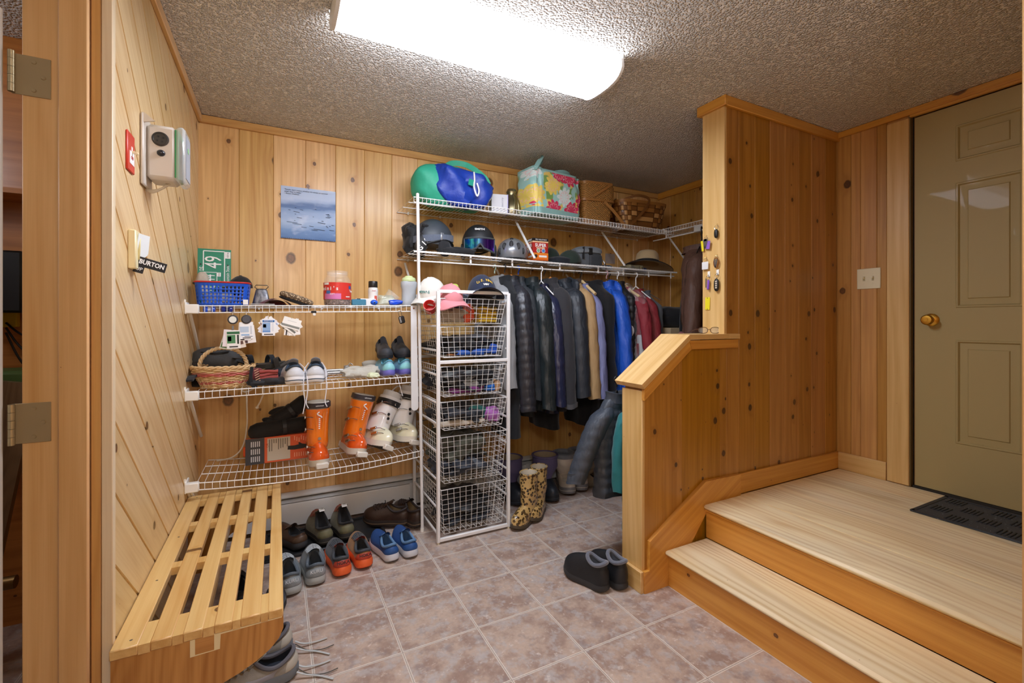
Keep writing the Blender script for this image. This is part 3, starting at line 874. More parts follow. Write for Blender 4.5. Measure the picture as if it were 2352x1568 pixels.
def hanger_parts(t, hook, w, zt, drop=0.0):
    kinds = {'wire': ('b9b9b6', .0017, .3, 1.0), 'white': ('f3f3f1', .0042, .4, 0), 'mint': ('bfdccb', .0045, .4, 0), 'blue': ('1f4fb8', .0042, .4, 0), 'wood': ('b9763a', .0017, .3, 1.0), 'tan': ('d8bd8d', .0017, .3, 1.0), 'pink': ('c9a0a4', .004, .4, 0), 'black': ('1c1c1c', .004, .4, 0)}
    c, r, ro, me = kinds[hook]
    wooden = hook in ('wood', 'tan')
    m = plain('b9b9b6', .3, 1.0, name='hanger_wire') if wooden else plain(c, ro, me, name='hanger')
    h = G()
    pts = [V((0, 0, zt + .045))] + [V((0, 0, -.028))] + arc((0, 0, 0), .0135 + r, -pi * .45, pi * .95, 12, (-1, 0, 0), (0, 0, 1))[::1]
    h.tube(pts, r, 7); ho = h.build('hanger', m, t)
    g = G(); rr = .007 if not wooden else .011
    e = .0 if drop > .02 else -.060
    sp = [V((-(w - .02), 0, zt - .055 + e)), V((-.09, 0, zt - .012 + e)), V((-.02, 0, zt + .035 + e)), V((0, 0, zt + .045 + e * .3)), V((.02, 0, zt + .035 + e)), V((.09, 0, zt - .012 + e)), V((w - .02, 0, zt - .055 + e))]
    g.tube(curve(sp, 5), rr if wooden else max(r, .003), 8); g.build('shoulder_bar', plain(c, .4, name='hanger_wood') if wooden else m, ho)

def wire_shelf(name, label, x0, x1, yf, yb, z, lip=.034, pitch=.031, sag=0.0, rods=(.33, .66), lip_up=False, group=None, rod=None, rod_x=None):
    """ventilated shelf along X; z: function of x"""
    t = thing(name, label, 'shelf', ((x0 + x1) / 2, yb, 0), group=group)
    ox, oy = (x0 + x1) / 2, yb
    P = lambda x, y, dz=0.0: V((x - ox, y - oy, z(x) + dz))
    n = max(2, int((x1 - x0) / pitch)); xs = [x0 + (x1 - x0) * i / n for i in range(n + 1)]
    g = G()
    for x in xs:
        g.tube([P(x, yb - .003, .003), P(x, yf, .003), P(x, yf - .0025, -.001), P(x, yf - .0025, -lip)], .0014, 4, cap=False)
    g.build('cross_wires', WIRE, t)
    long = [x0 + (x1 - x0) * i / 10 for i in range(11)]
    for nm, y, dz, r in [('front_rail', yf, 0, .0029), ('front_rail', yf, -lip, .0029), ('back_rail', yb - .005, 0, .0029)] + [('middle_rail', mix(yf, yb, f), -.001, .0027) for f in rods]:
        g = G(); g.tube([P(x, y, dz) for x in long], r, 8); g.build(nm, WIRE, t)
    return t, P
# ================================================================ left wall and the shelves between the left wall and the drawer tower
Z1 = lambda x: 1.343 + .0171 * (x + .34)
Z2 = lambda x: .918 + .0166 * (x + .34)
Z3 = lambda x: .471 + .0133 * (x + .34) - .030 * max(0, 1 - ((x - .21) / .56) ** 2)
YF = 2.70
def end_bracket(t, P, x, z):
    g = G(); g.box((x + .030, YF - .004, z - .016), (.058, .034, .046), bev=.004); g.box((x + .005, YF + .022, z - .012), (.009, .085, .058), bev=.003)
    g.prism([(YF - .012, z + .006), (YF + .004, z + .006), (YF - .010, z + .030)], x, x + .006, 'yz')
    o = g.build('end_bracket', WHITE_PL, t); o.location = -V(t.location)
    return o
for nm, Z, x1, sag in (('upper', Z1, .745, 0), ('middle', Z2, .745, 0), ('bottom', Z3, .785, 1)):
    lab = {'upper': 'white wire shelf under the wall calendar holding a blue basket and a jar', 'middle': 'white wire shelf holding the wicker basket and pale sneakers', 'bottom': 'sagging white wire shelf holding ski boots above the bench'}[nm]
    t, P = wire_shelf('wire_shelf', lab, -.352, x1, YF, 3.125, Z, rods=(.36, .70), group='wire shelves beside the left wall')
    end_bracket(t, P, XL, Z(-.35))
    g = G(); g.tube([P(-.385, 2.72, -.03), P(-.385, 3.10, -.30)], .008, 8); g.build('wall_brace', WHITE_PL, t)
    for x in (-.1, .25, .6):
        g = G(); p = P(x, 3.118, .0); g.box(p, (.012, .014, .022), bev=.003); g.build('wall_clip', WHITE_PL, t)

# --- left wall devices
def transfer_box():
    t = thing('monitor_box', 'grey wall mounted control box with black socket and clear cover', 'control box', (XL, 1.905, 1.835))
    grey = plain('cfc6ba', .42, name='box_grey')
    g = G(); g.box((.006, .035, 0), (.010, .115, .236), bev=.004); g.prism([(.006, .118), (.012, .118), (.040, .095), (.006, .085)], -.020, -.014, 'xz'); g.build('back_plate', grey, t)
    g = G(); g.box((.052, .055, .002), (.085, .100, .185), bev=.012); g.build('housing', grey, t)
    g = G(); g.box((.105, .055, .002), (.028, .104, .190), bev=.008); g.build('clear_cover', plain('dfe6ea', .08, alpha=.45, coat=.6, name='clear_plastic'), t)
    g = G(); g.box((.094, .055, .004), (.012, .092, .165), bev=.002); g.build('circuit_board', plain('3f9a63', .5, name='circuit_green'), t)
    g = G(); g.box((.1195, .055, .0), (.002, .080, .150)); g.box((.1206, .04, .045), (.0015, .03, .03)); g.build('face_label', plain('9ea3ab', .5, name='label_grey'), t)
    g = G(); g.lathe([(0, 0), (.010, 0), (.010, .001), (0, .001)], 18, (.121, .05, .03), Euler((0, pi / 2, 0)).to_matrix().to_4x4()); g.build('indicator', plain('8fd08c', .4, name='led_green'), t)
    T = Euler((pi / 2, 0, 0)).to_matrix().to_4x4()
    g = G(); g.lathe([(0, 0), (.024, 0), (.024, .003), (.019, .005), (.018, .0035), (0, .0035)], 30, (.050, .006, .045), T)
    so = g.build('socket', plain('33302c', .4, name='socket_black'), t)
    g = G()
    for a in range(4): g.lathe([(0, 0), (.003, 0), (.003, .001), (0, .001)], 10, (.050 + .010 * cos(a * pi / 2 + .6), .002, .045 + .010 * sin(a * pi / 2 + .6)), T)
    g.build('pin_hole', BLACK_PL, so)
    g = G(); g.ell((.052, .004, -.002), (.012, .010, .011), 16, 8); g.build('cable_gland', plain('232328', .25, name='gland'), t)
    for k in range(2):
        g = G(); g.tube(curve([(.060 + .006 * k, .06, -.090), (.045, .05, -.112), (.020, .045, -.122 - .006 * k), (.0, .05, -.118)], 6), .0038, 8); g.build('cable', plain('cfc4ad', .5, name='cable'), t)
transfer_box()
def red_plate():
    t = thing('emergency_switch', 'red emergency switch plate beside the grey control box', 'switch', (XL, 1.764, 1.778))
    g = G(); g.box((.003, 0, 0), (.006, .074, .118), bev=.003); g.build('plate', plain('d2402f', .4, name='red_plate'), t)
    g = G(); g.box((.0065, .004, -.016), (.001, .046, .038)); g.box((.0066, .004, .006), (.0012, .012, .026)); g.build('legend', WHITE_INK, t)
    text('OFF', t, (.0075, .004, -.016), (R(90), 0, R(90)), .014, plain('c23a2b', .6, name='ink_red'))
    g = G(); g.box((.014, .004, .002), (.018, .007, .008), rot=(0, .3, 0), bev=.002); g.build('toggle', plain('e9d9b0', .4, name='toggle'), t)
red_plate()
def left_switch():
    t = thing('light_switch', 'cream light switch on the left wall with paper tags stuck on', 'light switch', (XL, 1.785, 1.484))
    cream = plain('eee2b4', .4, name='cream')
    g = G(); g.box((.010, 0, 0), (.020, .072, .118), bev=.003); g.build('plate', cream, t)
    g = G(); g.box((.022, .004, .004), (.006, .034, .068), rot=(0, .06, 0), bev=.002); g.build('rocker', plain('d8c98c', .4, name='cream_dark'), t)
left_switch()
def tag_sticker():
    t = thing('paper_tag', 'pale rounded paper tag hooked over the left wall light switch', 'tag', (XL + .026, 1.786, 1.50))
    g = G(); n = 14
    g.prism([(.019 * cos(a), -.020 + .017 * sin(a)) for a in [pi + pi * i / n for i in range(n + 1)]] + [(.019, .032), (-.017, .036)], .004, .0055, 'yz')
    g.build('card', plain('e9f1f4', .6, name='tag_white'), t, rot=(0, .12, R(-38)))
    t2 = thing('sticker', 'black and white lettered sticker below the paper tag on the switch', 'sticker', (XL + .036, 1.786, 1.447), rot=(R(-14), 0, R(-62)))
    g = G(); g.box((0, .016, 0), (.002, .078, .030), bev=.001); g.box((0, -.012, -.024), (.002, .026, .024), bev=.001); g.build('backing', plain('1b1b1d', .5, name='sticker_black'), t2)
    text('BURTON', t2, (.0018, .016, 0), (R(90), 0, R(90)), .020, WHITE_INK, sx=.82, bold=.0005)
    text('UP', t2, (.0018, -.012, -.024), (R(90), 0, R(90)), .015, WHITE_INK)
tag_sticker()

# --- calendar
def calendar():
    t = thing('wall_calendar', 'calendar with a blue misty lake picture pinned to the back wall', 'calendar', (.1745, YB - .004, 1.94))
    m = N('lake_print'); o = m.obj(); x, y, z = m.n('SeparateXYZ', Vector=o).outputs
    r = m.n('ValToRGB'); r.color_ramp.elements[0].position = 0; r.color_ramp.elements[0].color = lin('4d74aa'); r.color_ramp.elements[1].position = 1; r.color_ramp.elements[1].color = lin('b4c8e6')
    for pos, c in ((.18, '7396c6'), (.36, 'a9c0e0'), (.50, '9bb4da'), (.585, '7f9cc8'), (.60, '5f7eb0'), (.66, '5c7aac'), (.72, '9bb2d8'), (.80, 'b9cbe8')):
        e = r.color_ramp.elements.new(pos); e.color = lin(c)
    nz = m.noise(m.vscale(o, (6, 1, 22)), 1.0, 4.0)
    zz = m.math('ADD', m.math('MULTIPLY_ADD', z, 3.1, .5), m.math('MULTIPLY', m.math('SUBTRACT', nz, .5), .22))
    zz = m.math('ADD', zz, m.math('MULTIPLY', x, -.20)); m.put(r.inputs[0], zz)
    cl = m.ramp(m.noise(m.vscale(o, (9, 1, 16)), 1.0, 4.0), .52, .75, 0, .55)
    m.set(Base_Color=m.mixc(cl, r.outputs[0], lin('d4def0')), Roughness=.5)
    g = G(); g.grid(lambda a, b: V(((a - .5) * .314, -.006 * (1 - b) ** 2 * (1 + .4 * sin(6 * a)), (b - .5) * .322)), 12, 12)
    g.grid(lambda a, b: V(((a - .5) * .314, .0015 - .006 * (1 - b) ** 2 * (1 + .4 * sin(6 * a)), (b - .5) * .322)), 12, 12); g.build('sheet', m.mat, t)
    ink = plain('4a566e', .7, name='calendar_ink')
    for i, (s, zz) in enumerate((("\u201cPeople don't notice whether it's winter or summer", .140), ("when they're happy.\u201d", .128), ("- Anton Chekhov", .116))):
        text(s, t, (-.138, -.0028, zz), FACE_FRONT, .0118, ink, align='LEFT')
    dk = plain('3a4a66', .6, name='print_dark'); r2 = random.Random(5); g = G()
    for k in range(26):
        u = r2.random(); zz = mix(.035, -.10, u); x = mix(-.13, .12, r2.random()) + .03 * u; w = mix(.006, .05, r2.random()) * (.5 + u)
        g.box((x, -.0040 - .002 * u, zz), (w, .0006, .0022), rot=(0, .05 + .08 * r2.random(), 0))
    g.build('printed_floes', dk, t)
    g = G()
    for k in range(30):
        x = -.15 + .30 * k / 29; g.tube(arc((x, -.004, -.158), .0042, 0, 2 * pi, 9, (0, 1, 0), (0, 0, 1)), .0009, 4)
    g.build('spiral_binding', plain('2b2f3a', .4, .6, name='spiral'), t)
    g = G(); g.lathe([(0, 0), (.002, 0), (.002, .006), (0, .006)], 8, (.0, -.009, .158), Euler((-pi / 2, 0, 0)).to_matrix().to_4x4()); g.build('nail', BLACK_PL, t)
calendar()

# --- upper left shelf
def plastic_basket():
    t = thing('plastic_basket', 'blue plastic basket with red rim and square holes on the upper shelf', 'basket', (-.252, 2.83, Z1(-.25) + .004))
    blue = plain('1258cf', .35, coat=.2, name='basket_blue'); H = .118
    m = G(); n = 64
    def P(a, z):
        k = 1 + .10 * z / H; an = 2 * pi * a
        x = .112 * math.copysign(abs(cos(an)) ** .42, cos(an)); y = .088 * math.copysign(abs(sin(an)) ** .42, sin(an))
        return V((x * k, y * k, z))
    # walls: a grid of cells walked at even spacing round the outline, square holes left out
    per = [P(i / 720, 0) for i in range(720)]; acc = [0]
    for i in range(720): acc.append(acc[-1] + (per[(i + 1) % 720] - per[i]).length)
    def at(s):
        s = (s % 1.0) * acc[-1]; i = 0
        import bisect
        i = min(719, bisect.bisect_right(acc, s) - 1); return (i + (s - acc[i]) / max(1e-9, acc[i + 1] - acc[i])) / 720
    nc = 88; zs = [0, .008] + [q for k in range(5) for q in (.012 + .0185 * k, .012 + .0185 * k + .0125)] + [.112, H]
    zs = sorted(set(zs)); zs[1:2] = []
    cols = [at(i / nc) for i in range(nc)]
    vs = [P(a, z) for z in zs for a in cols]; fs = []
    for k in range(len(zs) - 1):
        for i in range(nc):
            hole = (k % 2 == 1) and k < len(zs) - 2 and i % 2 == 0
            p = P(cols[i], zs[k])
            if hole and (abs(p.x) > .098 and abs(p.y) > .070): hole = False
            if hole: continue
            fs.append((k * nc + i, k * nc + (i + 1) % nc, (k + 1) * nc + (i + 1) % nc, (k + 1) * nc + i))
    m.add(vs, fs); m.add([P(a, .002) for a in cols], [tuple(range(nc))])
    o = m.build('body', blue, t, smooth=30); md = o.modifiers.new('thickness', 'SOLIDIFY'); md.thickness = .0025
    g = G(); g.tube([P(i / n, H) * 1.0 + V((0, 0, 0)) for i in range(n)], .0052, 8, closed=True, flat=.8); g.build('rim', plain('d2312c', .35, name='basket_red'), t)
    g = G(); g.box((.104, -.0935, .018), (.022, .0012, .026)); g.build('price_label', WHITE_INK, t)
    g = G(); g.box((-.124, -.02, H - .006), (.012, .06, .012), bev=.003); g.build('handle', BLACK_PL, t)
plastic_basket()
lump('papers', 'white crumpled papers inside the blue plastic basket', 'papers', (-.262, 2.80, Z1(0) + .008), (.075, .050, .032), cloth('e6e6e2', var=.1), seed=4, p=.6)
lump('cloth_bag', 'beige cloth bag tucked between the blue basket and the left wall', 'bag', (-.350, 2.87, 1.40), (.030, .040, .066), cloth('cfc2ae'), seed=3)
cap_hat('cap', 'black cap resting on top of the blue plastic basket', (-.178, 2.86, 1.450), R(-80), cloth('1b1b1e'), r=.055, h=.062)
def plate_lic(label, loc, big):
    t = thing('license_plate', label, 'license plate', loc, rot=(R(-4), 0, 0), group='green licence plates')
    if not big: t.scale = (.66, 1, .585)
    gr = plain('1f8a6a', .35, coat=.3, name='plate_green'); w, h = .152, .305
    g = G(); g.box((0, 0, h / 2), (w, .0015, h), bev=.0006); g.build('plate', gr, t)
    g = G(); x0, x1, z0, z1 = -.050, .046, .012, h - .012; tt = .0045
    for a, b in (((x0 + x1) / 2, z0), ((x0 + x1) / 2, z1)): g.box((a, -.0018, b), (x1 - x0, .002, tt))
    for a in (x0, x1): g.box((a, -.0018, (z0 + z1) / 2), (tt, .002, z1 - z0))
    g.build('raised_border', WHITE_INK, t)
    V2 = (R(90), -R(90), 0)
    text('AFY 49' if big else 'DYB 44', t, (-.002, -.0022, h * .54), V2, .110, WHITE_INK, sx=.62, ext=.001)
    text('Vermont', t, (-.062, -.0016, h * .5), V2, .030, WHITE_INK)
    text('Green Mountain State', t, (.061, -.0016, h * .46), V2, .022, WHITE_INK, sx=.8)
    g = G(); g.box((.061, -.0016, h - .030), (.024, .001, .036)); g.build('year_sticker', WHITE_INK, t)
    text('10/16', t, (.061, -.0026, h - .030), V2, .013, BLACK_INK)
    g = G()
    for x in (-.062, .061):
        g.lathe([(0, 0), (.004, 0), (.004, .001), (0, .001)], 12, (x, -.0012, h - .085), Euler((pi / 2, 0, 0)).to_matrix().to_4x4())
    g.build('bolt_hole', BLACK_PL, t)
plate_lic('green licence plate standing upright in the blue basket showing white 49', (-.302, 2.897, 1.352), True)
plate_lic('lower green licence plate half hidden in the blue basket', (-.318, 2.868, 1.356), False)

def cowbell():
    t = thing('cowbell', 'grey metal cowbell standing beside the blue basket', 'cowbell', (-.078, 2.84, Z1(-.08) + .004))
    m = N('galvanised'); o = m.obj(); n = m.noise(m.vscale(o, (60, 60, 25)), 1.0, 4.0)
    m.set(Base_Color=m.mixc(m.ramp(n, .35, .65), lin('55555a'), lin('8b8b8f')), Roughness=.42, Metallic=.75)
    g = G(); rr = []
    for z, a, b in ((0, .046, .031), (.004, .0465, .0315), (.05, .036, .023), (.085, .028, .016), (.092, .024, .011), (.094, .016, .006)):
        rr.append([V((a * math.copysign(abs(cos(q)) ** .5, cos(q)), b * math.copysign(abs(sin(q)) ** .5, sin(q)), z)) for q in [2 * pi * i / 32 for i in range(32)]])
    g.loft(rr); g.build('body', m.mat, t)
    g = G(); g.tube([(-.022, 0, .093), (-.033, -.002, .101), (-.026, -.003, .113), (.026, -.003, .113), (.033, -.002, .105), (.022, 0, .093)], .0022, 6); g.build('handle', BLACK_PL, t)
cowbell()
def visor():
    t = thing('visor_cap', 'maroon cap lying brim forward in front of the cowbell', 'cap', (-.012, 2.83, Z1(0) + .006), rz=R(8))
    ma = cloth('6d2430', var=.25)
    g = G(); g.ell((0, .05, .0), (.062, .072, .034), 28, 10, .9, z0=0); g.build('crown', cloth('571c27'), t)
    g = G()
    for dz in (0, .003): g.grid(lambda a, b: V((.082 * (a - .5) * 2 * (1 - .18 * b), -.008 - .066 * b * sqrt(max(.0, 1 - (2 * a - 1) ** 2 * .9)) - 0, .036 - .032 * (2 * a - 1) ** 2 - .004 * b + dz)), 20, 7)
    g.build('brim', ma, t)
    g = G(); g.grid(lambda a, b: V((.055 * (a - .5) * 2, -.02 - .03 * b, .016 - .012 * (2 * a - 1) ** 2)), 12, 5); g.build('under_brim', plain('8f1d22', .7, name='brim_under'), t)
visor()
def knit_mat():
    t = thing('knit_mitten', 'tan looped knit mitten lying on the upper shelf beside the maroon cap', 'mitten', (.082, 2.83, Z1(.08) + .006), rot=(0, R(19), 0))
    m = N('loop_knit'); o = m.obj(); v = m.n('TexVoronoi', {'feature': 'F1'}, Vector=o, Scale=110.0).outputs['Distance']
    m.set(Base_Color=m.mixc(m.ramp(v, .25, .6), lin('cdb695'), lin('6e5a44')), Roughness=.95); m.bump(m.math('MULTIPLY', v, -1.0), 1.0, .006)
    g = G(); g.ell((0, 0, .042), (.090, .055, .018), 40, 16, .6, lambda q: V((q.x, q.y, q.z + .004 * noise.noise(q * 90)))); g.build('knit', m.mat, t)
    g = G(); g.ell((.0, .002, .022), (.088, .052, .008), 30, 8, .6); g.build('lining', BLACK, t)
knit_mat()
g = thing('eyeglasses', 'small folded clear glasses case flat on the shelf below the cowbell', 'glasses case', (-.070, 2.755, Z1(0) + .004))
b = G(); b.box((0, 0, .004), (.115, .05, .006), bev=.003); b.build('case', plain('dcdcdc', .2, alpha=.6, name='clear_case'), g)
def jar():
    x, y = .314, 2.86; z = Z1(x) + .004
    t = thing('treat_jar', 'big clear plastic jar with red label on the upper shelf', 'jar', (x, y, z))
    clear = plain('f0ece6', .05, alpha=.16, spec=.8, coat=.5, name='clear_jar')
    g = G(); g.lathe([(0, .002), (.066, .002), (.074, .008), (.0765, .03), (.0755, .14), (.073, .150), (.062, .172), (.058, .176), (.0585, .180), (.060, .182), (.0585, .184), (.0585, .196), (.0605, .199), (.0585, .203), (.056, .203), (.056, .180)], 40, cap=False); g.build('body', clear, t)
    red = plain('d8362c', .4, name='label_red')
    def patch(a0, a1, z0, z1, r, mat, nm, par):
        g = G(); g.grid(lambda a, b: V((r * sin(mix(a0, a1, a)), -r * cos(mix(a0, a1, a)), mix(z0, z1, b))), 18, 2); return g.build(nm, mat, par)
    lb = patch(-1.7, 1.75, .036, .134, .0772, red, 'label', t)
    patch(-1.15, .15, .037, .070, .0776, plain('d779b4', .45, name='label_pink'), 'label_patch', lb)
    patch(-.98, -.62, .068, .086, .0779, plain('3f6fae', .45, name='label_blue'), 'label_patch', lb)
    patch(.80, 1.10, .098, .116, .0779, plain('35569c', .45, name='label_blue2'), 'label_patch', lb)
    patch(-1.25, -.75, .120, .132, .0779, WHITE_INK, 'label_patch', lb)
    def wrap(s, a0, zz, size, mat):
        for i, ch in enumerate(s):
            a = a0 + i * size * .60 / .078
            text(ch, lb, (.0782 * sin(a), -.0782 * cos(a), zz), (R(90), 0, a), size, mat, bold=.0006)
    wrap("mini's", -1.28, .098, .030, WHITE_INK); wrap('Toys', .96, .086, .018, WHITE_INK); wrap('SOFT', -.62, .066, .012, plain('f3c7da', .5, name='pink_ink')); wrap('HEALTHY', .55, .052, .007, WHITE_INK)
    g = G(); r2 = random.Random(3)
    for k in range(330):
        rr = .068 * sqrt(r2.random()); a = 2 * pi * r2.random(); zz = .008 + .034 * r2.random()
        if k > 200: rr = .069 * (.9 + .1 * r2.random())
        g.ell((rr * cos(a), rr * sin(a), zz), (.0085, .0045, .0042), 6, 4, 1, rot=Euler((r2.random() * 3, r2.random() * 3, r2.random() * 3)).to_matrix())
    m = N('treats'); i = m.n('NewGeometry').outputs['Random Per Island']; m.set(Base_Color=m.mixc(i, lin('6b4a42'), lin('b89a8c')), Roughness=.7)
    g.build('dog_treats', m.mat, None, loc=(x, y, z), label='brown bite sized treats filling the bottom of the red labelled jar', cat='treats', kind='stuff')
jar()
def bottle_powder():
    x = .520; t = thing('powder_bottle', 'white powder bottle with black cap on the upper shelf', 'bottle', (x, 2.87, Z1(x) + .004))
    g = G(); g.lathe([(0, 0), (.026, 0), (.0285, .004), (.0285, .05), (.030, .085), (.0305, .095), (.027, .108), (.026, .112), (0, .112)], 28); g.build('body', plain('e9e7e2', .4, name='bottle_white'), t)
    g = G(); g.lathe([(0, .112), (.0265, .112), (.0275, .115), (.0268, .148), (.025, .151), (0, .151)], 28); g.build('cap', plain('1d1c1c', .35, name='cap_black'), t)
    g = G(); g.grid(lambda a, b: V((.0292 * sin(mix(.1, .75, a)), -.0292 * cos(mix(.1, .75, a)), mix(.028, .062, b))), 8, 2); g.build('label_patch', plain('d8604f', .5, name='label_coral'), t)
    text('Gold', t, (0, -.0315, .092), FACE_FRONT, .011, plain('c8505a', .5, name='ink_rose'))
bottle_powder()
def plastic_cup():
    t = thing('plastic_cup', 'clear plastic cup lying tilted beside the black capped bottle', 'cup', (.600, 2.83, Z1(.6) + .036), rot=(R(15), R(38), 0))
    g = G(); g.lathe([(0, -.036), (.026, -.036), (.027, -.034), (.042, .058), (.0435, .059), (.042, .060)], 28, cap=False); g.build('body', plain('e6ece6', .06, alpha=.24, spec=.7, coat=.5, name='clear_cup'), t)
    lump('plastic_bag', 'crumpled greenish clear plastic bag in front of the clear cup', 'bag', (.590, 2.79, Z1(.6) + .006), (.050, .030, .030), plain('cfe0cf', .12, alpha=.38, spec=.8, coat=.5, name='clear_bag'), seed=8, amp=.5, freq=22, n=26, m=12)
plastic_cup()
t = thing('small_case', 'teal blue small hard case beside the red labelled jar', 'case', (.421, 2.775, Z1(.42) + .004))
b = G(); b.box((0, 0, .018), (.080, .035, .036), bev=.004); b.build('body', plain('3c7f9c', .4, name='teal_plastic'), t)
b = G(); b.box((.0, .004, .038), (.022, .014, .006), bev=.002); b.build('latch', BLACK_PL, t)
t = thing('white_carton', 'low white carton lying behind the teal case', 'carton', (.466, 2.845, Z1(.47) + .004))
b = G(); b.box((.005, 0, .022), (.115, .05, .042), bev=.003); b.build('body', plain('f0efec', .5, name='carton_white'), t)
t = thing('rubber_ball', 'small blue rubber ball with dark hole at the shelf edge', 'ball', (.505, 2.755, Z1(.5) + .006))
b = G(); b.ell((0, 0, .015), (.021, .017, .016), 24, 14); b.build('ball', plain('1b5bd6', .3, name='ball_blue'), t)
b = G(); b.lathe([(0, 0), (.004, 0), (.004, .001), (0, .001)], 12, (0, -.0168, .014), Euler((pi / 2, 0, 0)).to_matrix().to_4x4()); b.build('hole', BLACK_PL, t)
lump('blue_bag', 'shiny crumpled blue bag at the shelf end beside the frosted bottle', 'bag', (.630, 2.755, Z1(.63) + .005), (.036, .022, .018), plain('164bd0', .25, coat=.4, name='blue_foil'), seed=6, amp=.5, freq=24, n=26, m=12)
def water_bottle():
    x = .728; t = thing('water_bottle', 'frosted grey water bottle with pale green lid at the shelf end', 'bottle', (x, 2.82, Z1(x) + .004))
    g = G(); rr = []
    for z, a in ((0, .040), (.004, .043), (.03, .0425), (.05, .040), (.10, .040), (.118, .0455), (.142, .0465), (.150, .043)):
        rr.append([V((a * 1.08 * math.copysign(abs(cos(q)) ** .8, cos(q)), a * .86 * math.copysign(abs(sin(q)) ** .8, sin(q)), z)) for q in [2 * pi * i / 30 for i in range(30)]])
    g.loft(rr); g.build('body', plain('c3cad0', .45, alpha=.88, name='frosted'), t)
    g = G(); g.lathe([(0, .150), (.041, .150), (.0425, .153), (.0415, .168), (.036, .174), (.025, .177), (.024, .183), (.018, .186), (0, .186)], 28); g.build('lid', plain('d6e8ad', .45, name='lid_green'), t)
water_bottle()

# --- hanging from the upper shelf edge
for i, (x, c1, c2, lab) in enumerate(((-.303, '2b58c8', 'd9dbe2', 'blue and white plastic spool hanging behind the shelf front, nearer the left wall'), (-.228, '1c2f8f', '23274a', 'dark blue plastic spool hanging behind the shelf front, second from the wall'))):
    t = thing('plastic_spool', lab, 'spool', (x, YF + .020, Z1(x) - .018), group='spools behind the upper shelf lip')
    T = Euler((0, pi / 2, 0)).to_matrix().to_4x4()
    for s in (-1, 1):
        g = G(); g.lathe([(0, .006), (.012, .007), (.0175, .015), (.014, .024), (0, .028)], 22, T=Euler((0, s * pi / 2, 0)).to_matrix().to_4x4()); g.build('half', plain(c1, .25, coat=.5, name='yoyo'), t)
    g = G(); g.lathe([(0, -.007), (.010, -.007), (.010, .007), (0, .007)], 14, T=T); g.build('axle', plain(c2, .4, name='yoyo_axle'), t)
def card(parent, c, w, h, ang, base='eef0f2', bands=(), name='card', k=0):
    g = G(); g.box((0, 0, 0), (w, .0008, h)); o = g.build(name, plain(base, .35, name='card_base'), parent); o.location = c; o.rotation_euler = (0, ang, 0)
    for (bx, bz, bw, bh, col) in bands:
        g = G(); g.box((bx * w, -.0007, bz * h), (bw * w, .0006, bh * h)); g.build('print', plain(col, .5, name='card_print'), o)
    return o
PASS_B = ((0, .36, .92, .12, '2f6fb4'), (-.16, .05, .60, .44, '8fb2dc'), (-.30, .08, .24, .2, 'd7dbe4'), (.33, .02, .16, .5, 'dfe3ea'), (-.16, -.24, .60, .12, '6d9bd6'), (0, -.42, .7, .06, '2d2d33'))
PASS_G = ((0, .36, .92, .14, '2f6b45'), (-.16, .02, .60, .46, '4d8a5c'), (-.28, .04, .26, .26, 'e4e2e0'), (.33, .0, .14, .5, '2e3a33'), (0, -.40, .62, .07, '3b3b3b'))
def badge(label, x, zc, face, cards, body='3b3d44', group='ski passes hanging from the upper shelf'):
    t = thing('badge_reel', label, 'badge', (x, YF - .010, Z1(x) - .034), group=group)
    T = Euler((pi / 2, 0, 0)).to_matrix().to_4x4()
    g = G(); g.tube([(0, .006, .006), (0, -.004, .004), (0, -.004, -.012)], .0025, 6); g.build('clip', CHROME, t)
    g = G(); g.lathe([(0, 0), (.0215, 0), (.0235, .003), (.0225, .008), (.017, .010), (0, .010)], 30, (0, .004, -.036), T); g.build('reel', plain(body, .35, name='reel'), t)
    g = G(); g.lathe([(0, 0), (.0165, 0), (.0165, .0015), (0, .0015)], 26, (0, -.006, -.036), T); g.build('face', plain(face, .4, name='reel_face'), t)
    g = G(); g.box((0, -.003, zc + .052), (.009, .004, .022), bev=.001); g.build('strap', plain('7d8086', .3, .4, name='reel_strap'), t)
    for i, (dx, dz, w, h, a, base, bands) in enumerate(cards): card(t, (dx, .003 - .0022 * i, zc + dz), w, h, a, base, bands, k=i)
badge('badge reel with white face holding green mountain pass cards', -.201, -.130, 'e8ebe4', [(-.020, -.012, .056, .088, .25, 'e2e6da', ((-.2, -.3, .5, .3, '6a8a5c'),)), (.022, -.008, .056, .088, -.22, 'eadfd2', ((.2, -.2, .3, .2, '6b4a40'),)), (-.014, .0, .056, .086, .08, 'ece4ea', ()), (.003, -.006, .060, .092, -.03, 'f2f2f0', PASS_G)])
badge('badge reel with dark oval face holding pale blue pass cards', -.142, -.092, '4a4d55', [(.010, -.02, .058, .090, -.12, 'f2f0ee', ((-.25, -.40, .22, .16, '4a2f30'),)), (-.006, -.006, .058, .088, .05, 'eef2f6', ()), (.001, .0, .060, .086, -.03, 'f3f6fa', ((-.16, .06, .66, .34, 'bccfe4'), (.33, .02, .14, .5, 'd3d9e0'), (-.1, -.26, .6, .10, '9dbfe6'), (.14, -.36, .6, .03, '30405e'), (0, -.44, .6, .05, '4a4a50')))])
def bunch(label, x, cards):
    t = thing('pass_bunch', label, 'ski passes', (x, YF - .004, Z1(x) - .034), group='ski passes hanging from the upper shelf')
    g = G(); g.tube([(0, 0, .004), (.001, -.004, -.014), (0, -.004, -.034)], .0012, 5); g.build('tie', plain('c9b27e', .6, name='tie'), t)
    for i, (dx, dz, w, h, a, base, bands) in enumerate(cards): card(t, (dx, .006 - .0022 * i, -.072 + dz), w, h, a, base, bands, k=i)
    return t
